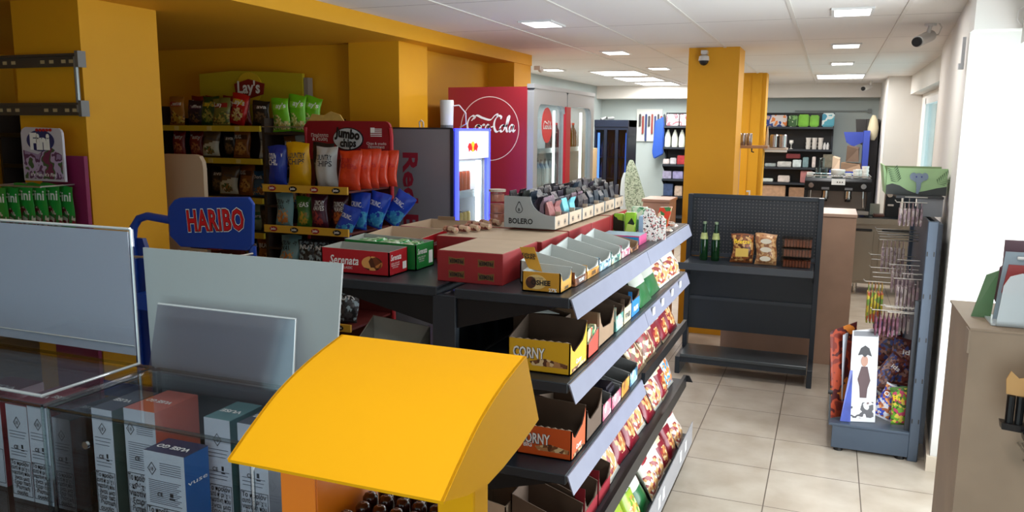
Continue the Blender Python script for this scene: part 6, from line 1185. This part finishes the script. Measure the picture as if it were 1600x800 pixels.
tag(obj('magazine', MB().hexa([(.15, 4.765, .168), (.205, 4.77, .168), (.205, 4.776, .168), (.15, 4.771, .168), (.185, 4.84, .45), (.20, 4.845, .45), (.20, 4.85, .45), (.185, 4.846, .45)]), MG[2]), 'narrow bright blue magazine edge in front of the white one', 'magazine')
tag(obj('magazine', MB().hexa([(.155, 4.86, .168), (.18, 4.96, .168), (.186, 4.96, .168), (.161, 4.86, .168), (.135, 4.90, .64), (.17, 5.0, .64), (.176, 5.0, .64), (.141, 4.90, .64)]), mat('mag_pale', (186, 190, 200), .4)), 'pale magazine between the red and the white ones', 'magazine')
bagkind('egg_bag', (90, 40, 36), (140, 50, 60), [(110, 50, 40), (150, 110, 100), (60, 70, 130), (70, 30, 26)], 'Kids', TW, 'full', .17, .28, .06, .4, .03, 'toy_bag'); bagkind('blue_white_bag', (196, 196, 206), (40, 60, 170), [(196, 196, 206), (150, 80, 50), (50, 70, 170), (210, 140, 80)], 'Choco', TW, 'full', .14, .24, .06, .4, .03, 'toy_bag'); bagkind('green_pink_bag', (70, 110, 40), (190, 60, 100), [(110, 170, 50), (190, 60, 100), (220, 200, 80), (60, 100, 40)], 'Fun', TY, 'full', .12, .22, .05, .4, .03, 'toy_bag')
for k, loc, rot, lb, sc in [('egg_bag', (.34, 4.95, .30), (-.5, .55, -.2), 'red-brown toy bag lying slanted behind the white magazine', 1.0), ('egg_bag', (.43, 4.98, .34), (-.3, .12, .1), 'dark red toy bag standing by the slate post', 1.15), ('egg_bag', (.42, 5.10, .42), (-.2, -.15, 0), 'dark red toy bag sticking up highest at the back of the tray', 1.0),
       ('blue_white_bag', (.24, 4.84, .22), (-.7, 1.1, 0), 'blue and white bag lying sideways at the foot of the magazine', .8), ('blue_white_bag', (.375, 4.84, .17), (-.1, .35, 0), 'blue and white bag standing on its blue tip in the middle of the tray', .95), ('green_pink_bag', (.46, 4.82, .17), (-.1, -.1, 0), 'green and pink bag beside the slate post in the tray', 1.0)]:
    bag(k, loc, lb, rot, cat='toy bag', scale=(sc, sc, sc))

# ============================================================ TILL SIDE: hook stand at the right edge
TAN = mat('stand_taupe', (166, 144, 122), .55, noise=.12, nscale=9)
T = thing('counter_stand', 'tall taupe metal stand with wire hooks at the right edge of the picture', 'display stand', (.45, 1.62, 0))
obj('panel', MB().box(.254, .75, 1.60, 1.615, 0, 1.452), TAN, T); obj('side_panel', MB().box(.254, .259, 1.615, 1.85, 0, 1.452), TAN, T); obj('top', MB().box(.252, .75, 1.598, 1.86, 1.452, 1.456), TAN, T)
obj('edge_lip', MB().box(.2505, .2535, 1.596, 1.63, 1.41, 1.452), mat('lip_taupe', (160, 140, 120), .5), T)
for (x, z) in ((.312, 1.375), (.33, 1.395), (.37, 1.44), (.345, 1.425), (.303, 1.25), (.315, 1.22), (.335, 1.28), (.34, 1.19), (.38, 1.25)):
    obj('hook', MB().tube([(x + .05, 1.60, z + .004), (x + .05, 1.52, z), (x + .045, 1.47, z + .002), (x + .04, 1.45, z + .012)], .0022, 6).tube([(x + .042, 1.60, z + .004), (x + .042, 1.52, z + .008)], .0018, 6), WIRE, T)
for k, (x, y, z, lb) in enumerate([(.325, 1.52, 1.335, 'small black pack with a tan torn card top hanging on the right stand'), (.355, 1.50, 1.325, 'second black pack with tan card top at the right picture edge')]):
    t = thing('battery_pack', lb, 'battery pack', (x, y, z)); obj('card', MB().prism([(x - .022, z + .03), (x + .03, z + .025), (x + .032, z + .055), (x + .01, z + .062), (x - .005, z + .058), (x - .018, z + .07), (x - .024, z + .055)], 'Y', y, y + .003), mat('card_tan', (206, 160, 100), .6), t)
    bt = MB()
    for q in range(3): bt.cyl((x - .014 + .014 * q, y, z - .02), (x - .014 + .014 * q, y, z + .028), .0065, 10)
    obj('batteries', bt, DARK, t); obj('tray', MB().hexa([(x - .025, y - .01, z - .03), (x + .03, y - .01, z - .034), (x + .03, y + .01, z - .034), (x - .025, y + .01, z - .03), (x - .027, y - .012, z - .018), (x + .03, y - .012, z - .022), (x + .03, y + .012, z - .022), (x - .027, y + .012, z - .018)]), mat('tray_black', (30, 28, 30), .3), t)
t = thing('hanging_label', 'black card with white lettering above the battery packs on the right stand', 'card', (.36, 1.53, 1.40)); obj('card', MB().box(.335, .40, 1.53, 1.534, 1.375, 1.41), DARK, t); txt('COOL', .012, t, (.355, 1.5295, 1.392), TW, 'S', w=.03)
t = thing('brochure_holder', 'clear acrylic holder with a rounded corner on top of the right stand', 'holder', (.35, 1.66, 1.457))
obj('front', MB().prism([(.297, 1.457), (.60, 1.457), (.60, 1.555), (.33, 1.555), (.312, 1.548), (.303, 1.53)], 'Y', 1.63, 1.633), clear('acrylic_frost', (190, 196, 196), 9, .35), t); obj('base', MB().box(.29, .60, 1.633, 1.72, 1.457, 1.460), ACRE, t)
tag(obj('green_packet', MB().hexa([(.268, 1.70, 1.457), (.30, 1.70, 1.457), (.30, 1.705, 1.457), (.268, 1.705, 1.457), (.290, 1.72, 1.535), (.31, 1.72, 1.545), (.31, 1.725, 1.545), (.290, 1.725, 1.535)]), mat('packet_green', (84, 120, 76), .45)), 'leaning green packet at the left of the acrylic holder', 'packet')
t = thing('blister_pack', 'red, white and blue blister packet behind the acrylic holder', 'packet', (.33, 1.70, 1.457)); obj('card', MB().hexa([(.300, 1.68, 1.457), (.45, 1.68, 1.457), (.45, 1.684, 1.457), (.300, 1.684, 1.457), (.312, 1.69, 1.585), (.46, 1.69, 1.585), (.46, 1.694, 1.585), (.312, 1.694, 1.585)]), mat('packet_blue', (150, 164, 176), .4), t)
obj('red_print', MB().hexa([(.31, 1.681, 1.51), (.45, 1.681, 1.50), (.45, 1.684, 1.50), (.31, 1.684, 1.51), (.318, 1.684, 1.562), (.45, 1.684, 1.562), (.45, 1.688, 1.562), (.318, 1.688, 1.562)]), mat('packet_red', (176, 70, 70), .45), t); obj('hang_slot', MB().tube([(.33, 1.684, 1.575), (.36, 1.684, 1.575)], .003), TW, t)
tag(obj('maroon_pouch', MB().lathe([(.02, 0), (.035, .03), (.03, .09), (.01, .11)], (.345, 1.75, 1.50 - .043), 10, sy=.5).box(.32, .40, 1.745, 1.755, 1.55, 1.60), mat('pouch_mauve', (110, 80, 90), .5)), 'dark mauve pouch rising behind the blister packet', 'pouch')

# ============================================================ COUNTER AND ACRYLIC CASES IN FRONT
tag(obj('sales_counter', MB().box(-2.0, -.20, .52, 1.08, 1.15, 1.19, 0).box(-1.98, -.22, .98, 1.04, 0, 1.15, 1).box(-1.98, -.22, .56, .60, 0, 1.15, 1).box(-1.98, -1.94, .60, .98, 0, 1.15, 1).box(-.26, -.22, .60, .98, 0, 1.15, 1), [mat('counter_top', (92, 78, 70), .25), WOOD], bevel=.003), 'sales counter with a glossy brown top under the acrylic cases', 'counter')
def case(label, x0, x1, y0, y1, z0, z1, floor):
    T = thing('acrylic_case', label, 'display case', ((x0 + x1) / 2, (y0 + y1) / 2, z0)); t_ = .005
    for nm, b_ in (('lid', (x0, x1, y0, y1, z1 - t_, z1)), ('side_wall', (x0, x0 + t_, y0, y1, z0, z1 - t_)), ('side_wall', (x1 - t_, x1, y0, y1, z0, z1 - t_)), ('front_wall', (x0 + t_, x1 - t_, y0, y0 + t_, z0, z1 - t_)), ('back_wall', (x0 + t_, x1 - t_, y1 - t_, y1, z0, z1 - t_)), ('floor_plate', (x0 + t_, x1 - t_, y0 + t_, y1 - t_, floor - t_, floor))): obj(nm, MB().box(*b_), ACR, T)
    e = MB(); r = .0028
    for (a, b_) in (((x0, y0, z1), (x1, y0, z1)), ((x1, y0, z1), (x1, y1, z1)), ((x0, y1, z1), (x1, y1, z1)), ((x0, y0, z1), (x0, y1, z1)), ((x0, y0, z0), (x0, y0, z1)), ((x1, y0, z0), (x1, y0, z1)), ((x1, y1, z0), (x1, y1, z1)), ((x0, y1, z0), (x0, y1, z1))): e.tube([a, b_], r, 6)
    obj('polished_edges', e, clear('edge_clear', (205, 212, 214), 3.0, .1), T)
    s_ = obj('screw', MB().cyl((x0 + .07, y0 + .001, z1 - .045), (x0 + .07, y0 - .003, z1 - .045), .0055, 14), CHROME, T, smooth=True)
    return T
case('clear acrylic case at the left with a sign holder on its lid', -1.42, -1.030, .78, .985, 1.195, 1.40, 1.212)
case('clear acrylic case in the middle with the blue vape box in front', -1.018, -.66, .78, .985, 1.195, 1.40, 1.212)
VG = mat('vape_box_grey', (184, 188, 200), .45); 
def vape(label, x0, x1, y0, y1, z1, side, top, toptxt, z0=1.2125, size='s', logo=None):
    T = thing('vape_box', label, 'vape box', ((x0 + x1) / 2, (y0 + y1) / 2, z0)); X = (x0 + x1) / 2; W = x1 - x0; Hh = z1 - z0
    obj('box', MB().box(x0, x1, y0 + .0008, y1, z0, z1 - .001), side, T); fr_ = obj('printed_front', MB().box(x0, x1, y0, y0 + .0008, z0, z1), VG, T); tp = obj('printed_top', MB().box(x0, x1, y0 + .0008, y1, z1 - .001, z1), top, T)
    if toptxt: txt(toptxt, min(.010, W * .25), tp, (X, (y0 + y1) / 2 - .004, z1 + .0002), TW, 'T', w=W * .8, bold=.03, flip=True)
    # diamond mark with small sign, CE, lines of small print and the boxed warning
    zc = z0 + Hh * .82; r = min(.010, W * .24); xd = X if size == 's' else x0 + W * .2
    d = MB(); vs = [(xd, y0 - .0005, zc + r), (xd + r * .8, y0 - .0005, zc), (xd, y0 - .0005, zc - r), (xd - r * .8, y0 - .0005, zc)]; vi = [(xd + (v[0] - xd) * .82, y0 - .0005, zc + (v[2] - zc) * .82) for v in vs]
    d.add(vs + vi, [(k, (k + 1) % 4, 4 + (k + 1) % 4, 4 + k) for k in range(4)]); obj('diamond_mark', d, TB, fr_); txt('18', r * .6, fr_, (xd, y0 - .0003, zc), TB, 'S')
    ln = MB(); n = 9 if size == 's' else 13
    zt_ = zc - r * 1.5 if size == 's' else z0 + Hh * .70
    for k in range(n):
        z = zt_ - k * (zt_ - (z0 + Hh * .44)) / n
        if size == 's' and 3 <= k <= 5: continue
        ln.box(x0 + W * .1, x1 - W * (.1 + .15 * ((k * 7) % 3) / 3), y0 - .0004, y0 - .0001, z - .0004, z + .0004)
    if size != 's':
        for k in range(6): ln.box(x0 + W * .4, x1 - W * .08, y0 - .0004, y0 - .0001, zc + r - k * .0032 - .0004, zc + r - k * .0032 + .0004)
    obj('small_print', ln, mat('print_grey', (84, 86, 98), .5), fr_)
    txt('CE', .006, fr_, (X - W * .12, y0 - .0003, z0 + Hh * .56), TB, 'S', bold=.02); obj('bin_mark', MB().box(X + W * .12, X + W * .2, y0 - .0005, y0 - .0001, z0 + Hh * .55, z0 + Hh * .59).box(X + W * .1, X + W * .24, y0 - .0005, y0 - .0001, z0 + Hh * .525, z0 + Hh * .535), TB, fr_)
    wz0, wz1 = z0 + Hh * .04, z0 + Hh * .42; wb_ = MB()
    wb_.box(x0 + .001, x1 - .001, y0 - .0004, y0 - .0001, wz1 - .0008, wz1).box(x0 + .001, x1 - .001, y0 - .0004, y0 - .0001, wz0, wz0 + .0008).box(x0 + .001, x0 + .0018, y0 - .0004, y0 - .0001, wz0, wz1).box(x1 - .0018, x1 - .001, y0 - .0004, y0 - .0001, wz0, wz1); obj('warning_frame', wb_, TB, fr_)
    if size == 's': txt('Το προϊόν\nαυτό περιέχει\nνικοτίνη που\nείναι μια\nεξαιρετικά\nεθιστική\nουσία', (wz1 - wz0) / 9.2, fr_, (X, y0 - .0003, (wz0 + wz1) / 2), TB, 'S', w=W * .85, lines=1.25, bold=.02)
    else: txt('Το προϊόν αυτό\nεκθέτει σε\nνικοτίνη μια\nεξαιρετικά\nεθιστική ουσία', (wz1 - wz0) / 6.8, fr_, (X, y0 - .0003, (wz0 + wz1) / 2), TB, 'S', w=W * .9, lines=1.3, bold=.02)
    if logo: txt(logo, .007, T, (x1 + .0002, (y0 + y1) / 2, z0 + Hh * .7), TW, 'E', w=(y1 - y0) * .8)
    return T
VR = mat('vape_maroon', (110, 24, 40), .4); VO = mat('vape_salmon', (190, 96, 80), .4); VB = mat('vape_blue', (20, 90, 160), .35); VK = mat('vape_slate', (70, 74, 88), .4); VT = mat('vape_teal', (30, 80, 84), .4); VBr = mat('vape_brown', (90, 62, 40), .4); VN = mat('vape_navy_top', (44, 50, 84), .4)
z1 = 1.368
vape('slim maroon-sided vape box in the left case, second from the picture edge', -1.178, -1.132, .83, .925, 1.368, VR, mat('vape_pink_top', (150, 70, 84), .4), 'VUSE')
vape('slim vape box with dark gap at its right, in the left case', -1.130, -1.088, .83, .925, 1.372, VR, MATS['vape_pink_top'], 'VUSE')
vape('vape box at the picture edge in the left case', -1.30, -1.22, .85, .93, 1.368, VR, VR, 'VUSE')
tag(obj('foil_bags', MB().lathe([(.02, 0), (.04, .02), (.035, .08), (.01, .12)], (-1.200 - .12, .90, 1.2125), 10, sy=.6).lathe([(.02, 0), (.03, .02), (.03, .06), (.01, .09)], (-1.345, .83, 1.2125), 10, sy=.6), picmat('foil_print', [(70, 30, 50), (150, 60, 70), (40, 30, 40), (196, 110, 50)], 60)), 'crumpled dark purple and orange foil packs at the left picture edge', 'foil packs')
# left-most in the middle case (its red side shows)
vape('vape box with a wide salmon red side against the left case wall', -1.078, -1.041, .83, .94, 1.360, mat('vape_red', (206, 84, 80), .4), VK, 'VUSE')
obj('side_sticker', MB().box(-1.0408, -1.0402, .86, .89, 1.225, 1.265), VG, bpy.data.objects['vape_box.003'] if 'vape_box.003' in bpy.data.objects else None)
vape('slim slate-topped vape box with a green side, leftmost in the middle case', -1.006, -.966, .84, .93, 1.382, mat('vape_dark_green', (40, 64, 60), .4), VK, 'VUSE')
vape('wide vape box with an orange top behind the blue one', -.955, -.895, .852, .94, 1.385, VO, VO, 'VUSE GO', size='w')
vape('bright blue sided vape box with a navy top, standing in front in the middle case', -.868, -.796, .803, .85, 1.352, VB, VN, 'VUSE GO', size='w', logo='vuse')
vape('slim vape box with a teal side right of the blue one', -.826 + .008, -.772, .868, .94, 1.385, VT, mat('vape_teal_top', (90, 130, 136), .4), 'VUSE')
vape('vape box with a dark top at the right end of the middle case', -.758, -.708, .868, .94, 1.385, VK, VK, 'VUSE')
vape('vape box half hidden by the yellow canopy, outside the middle case', -.650, -.600, .86, .92, 1.33, VBr, VBr, 'VUSE', z0=1.191)
# sign holders
T = thing('sign_holder', 'blank clear acrylic sign holder with a grey insert on the left case lid', 'sign holder', (-1.23, .98, 1.4035))
obj('back_plate', MB().box(-1.46, -1.056, .984, .987, 1.404, 1.632), ACR, T); obj('front_plate', MB().box(-1.46, -1.056, .976, .9785, 1.404, 1.632), ACR, T); obj('insert', MB().box(-1.455, -1.062, .9795, .982, 1.419, 1.628), mat('insert_grey', (176, 180, 196), .5), T)
obj('foot_plate', MB().box(-1.42, -1.056, .80, .976, 1.4035, 1.4065), ACR, T); eg = MB()
eg.tube([(-1.46, .98, 1.633), (-1.056, .98, 1.633)], .0026, 6).tube([(-1.055, .98, 1.633), (-1.055, .98, 1.405)], .0022, 6).tube([(-1.42, .80, 1.406), (-1.056, .80, 1.406), (-1.055, .98, 1.406)], .0025, 6).tube([(-1.45, .978, 1.436), (-1.06, .978, 1.436)], .0012, 5); obj('polished_edges', eg, mat('edge_bright', (210, 216, 220), .1, .3), T)
T = thing('frosted_sign', 'pale frosted blank sign panel standing behind the middle case', 'sign panel', (-.87, 1.0, 1.19))
obj('panel', MB().prism([(-1.045, 1.195), (-.705, 1.195), (-.664, 1.60), (-1.052, 1.60)], 'Y', 1.0, 1.004), mat('frosted_panel', (150, 158, 160), .45), T); obj('foot', MB().box(-1.04, -.71, .99, 1.05, 1.19, 1.195), ACRE, T)
T = thing('price_holder', 'small clear acrylic stand leaning before the frosted panel, with window reflections', 'sign holder', (-.87, .95, 1.4035))
obj('plate', MB().hexa([(-1.01, .955, 1.404), (-.728, .955, 1.404), (-.728, .958, 1.404), (-1.01, .958, 1.404), (-1.005, .978, 1.512), (-.735, .978, 1.512), (-.735, .981, 1.512), (-1.005, .981, 1.512)]), clear('holder_acrylic', (236, 236, 244), 4, .06), T)
obj('foot_plate', MB().box(-1.01, -.728, .90, .955, 1.4035, 1.4065), ACR, T); obj('polished_edges', MB().tube([(-1.005, .98, 1.513), (-.735, .98, 1.513), (-.728, .956, 1.405)], .002, 6), MATS['edge_bright'], T)

# ---- yellow canopy dispenser
CN = mat('canopy_yellow', (222, 160, 10), .62, spec=.12); 
T = thing('canopy_dispenser', 'bright yellow sweets dispenser with a curved canopy roof in the foreground', 'sweets dispenser', (-.41, .72, 1.19))
X0, X1 = -.538, -.299
prof = [(.600, 1.473), (.635, 1.4945), (.684, 1.520), (.744, 1.539), (.806, 1.5515)]
def cat(P, n=4):
    P = [Vector(p) for p in P]; Q = []
    for i in range(len(P) - 1):
        p0 = P[max(i - 1, 0)]; p1 = P[i]; p2 = P[i + 1]; p3 = P[min(i + 2, len(P) - 1)]
        for k in range(n): t = k / n; Q.append(tuple(.5 * ((2 * p1) + (p2 - p0) * t + (2 * p0 - 5 * p1 + 4 * p2 - p3) * t * t + (3 * p1 - p0 - 3 * p2 + p3) * t ** 3)))
    return Q + [tuple(P[-1])]
pc = cat(prof); inn = [(a + .001, b_ - .0035) for a, b_ in pc]
roof = MB(); roof.prism(pc + inn[::-1], 'X', X0, X1); obj('canopy_roof', roof, CN, T, smooth=True)
side = pc + [(.850, 1.463), (.79, 1.453), (.74, 1.448), (.70, 1.447), (.649, 1.457)]
for nm, a, b_ in (('side_cheek', X1 - .003, X1 + .0005), ('side_cheek', X0 - .0005, X0 + .003)): obj(nm, MB().prism(side, 'X', a, b_), CN, T)
obj('back_cheek', MB().hexa([(X0, .806, 1.5515), (X1, .806, 1.5515), (X1, .802, 1.5505), (X0, .802, 1.5505), (X0, .850, 1.463), (X1, .850, 1.463), (X1, .846, 1.463), (X0, .846, 1.463)]), CN, T)
OR = mat('body_orange', (226, 120, 10), .35)
for a, b_ in ((-.532, -.488), (-.342, -.303)): obj('post', MB().box(a, b_, .672, .676, 1.19, 1.47).box(a, a + .004, .676, .71 if a > -.4 else .80, 1.19, 1.47).box(b_ - .004, b_, .676, .71 if a > -.4 else .80, 1.19, 1.47), OR if a < -.5 else CN, T, bevel=.0012)
obj('back_wall', MB().box(-.532, -.303, .80, .804, 1.19, 1.30), OR, T); obj('tray', MB().box(-.486, -.344, .64, .80, 1.33, 1.335), OR, T)
LB = mat('lolly_brown', (58, 24, 18), .18, coat=.5); first = None
for i in range(7):
    for j in range(6):
        x = -.474 + .0215 * i + (.006 if j % 2 else 0); yy = .66 + .025 * j
        if x > -.348: continue
        if first is None:
            first = obj('chocolate_sweet', MB().lathe([(.0085, -.03), (.009, .0), (.0088, .008), (.0062, .0125), (.0036, .0135)], (0, 0, 0), 14), LB, smooth=True, loc=(0, 0, 0)); obj('stick_hole', MB().lathe([(.0036, .0128), (.0022, .0142), (.002, .012)], (0, 0, 0), 10), mat('hole_rim', (150, 110, 90), .3), first); first.location = (x, yy, 1.366)
            tag(first, 'dark brown wrapped sweet in the tray of the yellow dispenser', 'sweet', 'dark brown sweets in the yellow dispenser')
        else: dup(first, (x, yy, 1.366))
tag(obj('grey_tray', MB().box(-.60, -.555, .86, .93, 1.191, 1.30), mat('tray_grey', (90, 94, 92), .5)), 'small grey box beside the yellow dispenser on the counter', 'box')

# ============================================================ let the bags settle: neighbours push each other apart until they only touch
from mathutils.bvhtree import BVHTree
def tree(objs):
    vs = []; fs = []
    for o in objs:
        k = len(vs); M = o.matrix_world; vs += [M @ v.co for v in o.data.vertices]; fs += [tuple(i + k for i in p.vertices) for p in o.data.polygons]
    lo = [min(v[i] for v in vs) for i in range(3)]; hi = [max(v[i] for v in vs) for i in range(3)]
    return BVHTree.FromPolygons(vs, fs), lo, hi
def near(A, B): return all(A[1][k] < B[2][k] and B[1][k] < A[2][k] for k in range(3))
bpy.context.view_layer.update()
statics = []
for o in bpy.data.objects:
    if o.parent is None and o.name not in SEATED and o.name.split('.')[0] in ('gondola_shelving', 'crisp_shelving', 'snack_rack', 'wall_shelving', 'hook_stand', 'gummy_stand', 'display_carton', 'magazine', 'wall_yellow_back', 'display_shelf'):
        ms = [c for c in [o] + list(o.children_recursive) if c.type == 'MESH']
        if ms: statics.append(tree(ms))
def world(o):
    return Matrix.LocRotScale(o.location, o.rotation_euler, o.scale)
def btree(o):
    M = world(o); vs = [M @ v.co for v in o.data.vertices]
    lo = [min(v[i] for v in vs) for i in range(3)]; hi = [max(v[i] for v in vs) for i in range(3)]
    return BVHTree.FromPolygons(vs, [tuple(p.vertices) for p in o.data.polygons]), lo, hi
B = {n: v[0] for n, v in SEATED.items() if not n.startswith('snack_bag')}; hits = {}; TR = {n: btree(o) for n, o in B.items()}; names = list(B)
for it in range(14):
    moved = set()
    for i, a in enumerate(names):
        for b_ in names[i + 1:]:
            if near(TR[a], TR[b_]) and TR[a][0].overlap(TR[b_][0]):
                A, C_ = B[a], B[b_]
                ca = (Vector(TR[a][1]) + Vector(TR[a][2])) / 2; cb = (Vector(TR[b_][1]) + Vector(TR[b_][2])) / 2; d = (cb - ca); d.z = 0
                d = d.normalized() * .003 if d.length > 1e-4 else Vector((0, .003, 0))
                A.location -= d; C_.location += d
                for q in (A, C_): q.scale.y = max(.3, q.scale.y * .95); q.scale.x *= .985
                moved |= {a, b_}
        for S in statics:
            if near(TR[a], S) and TR[a][0].overlap(S[0]):
                q = B[a]; hits[a] = hits.get(a, 0) + 1
                if hits[a] < 7: q.scale *= .975; q.scale.y *= .95; moved.add(a)
    for n in moved: seat(B[n], SEATED[n][1]); TR[n] = btree(B[n])
    if not moved: break
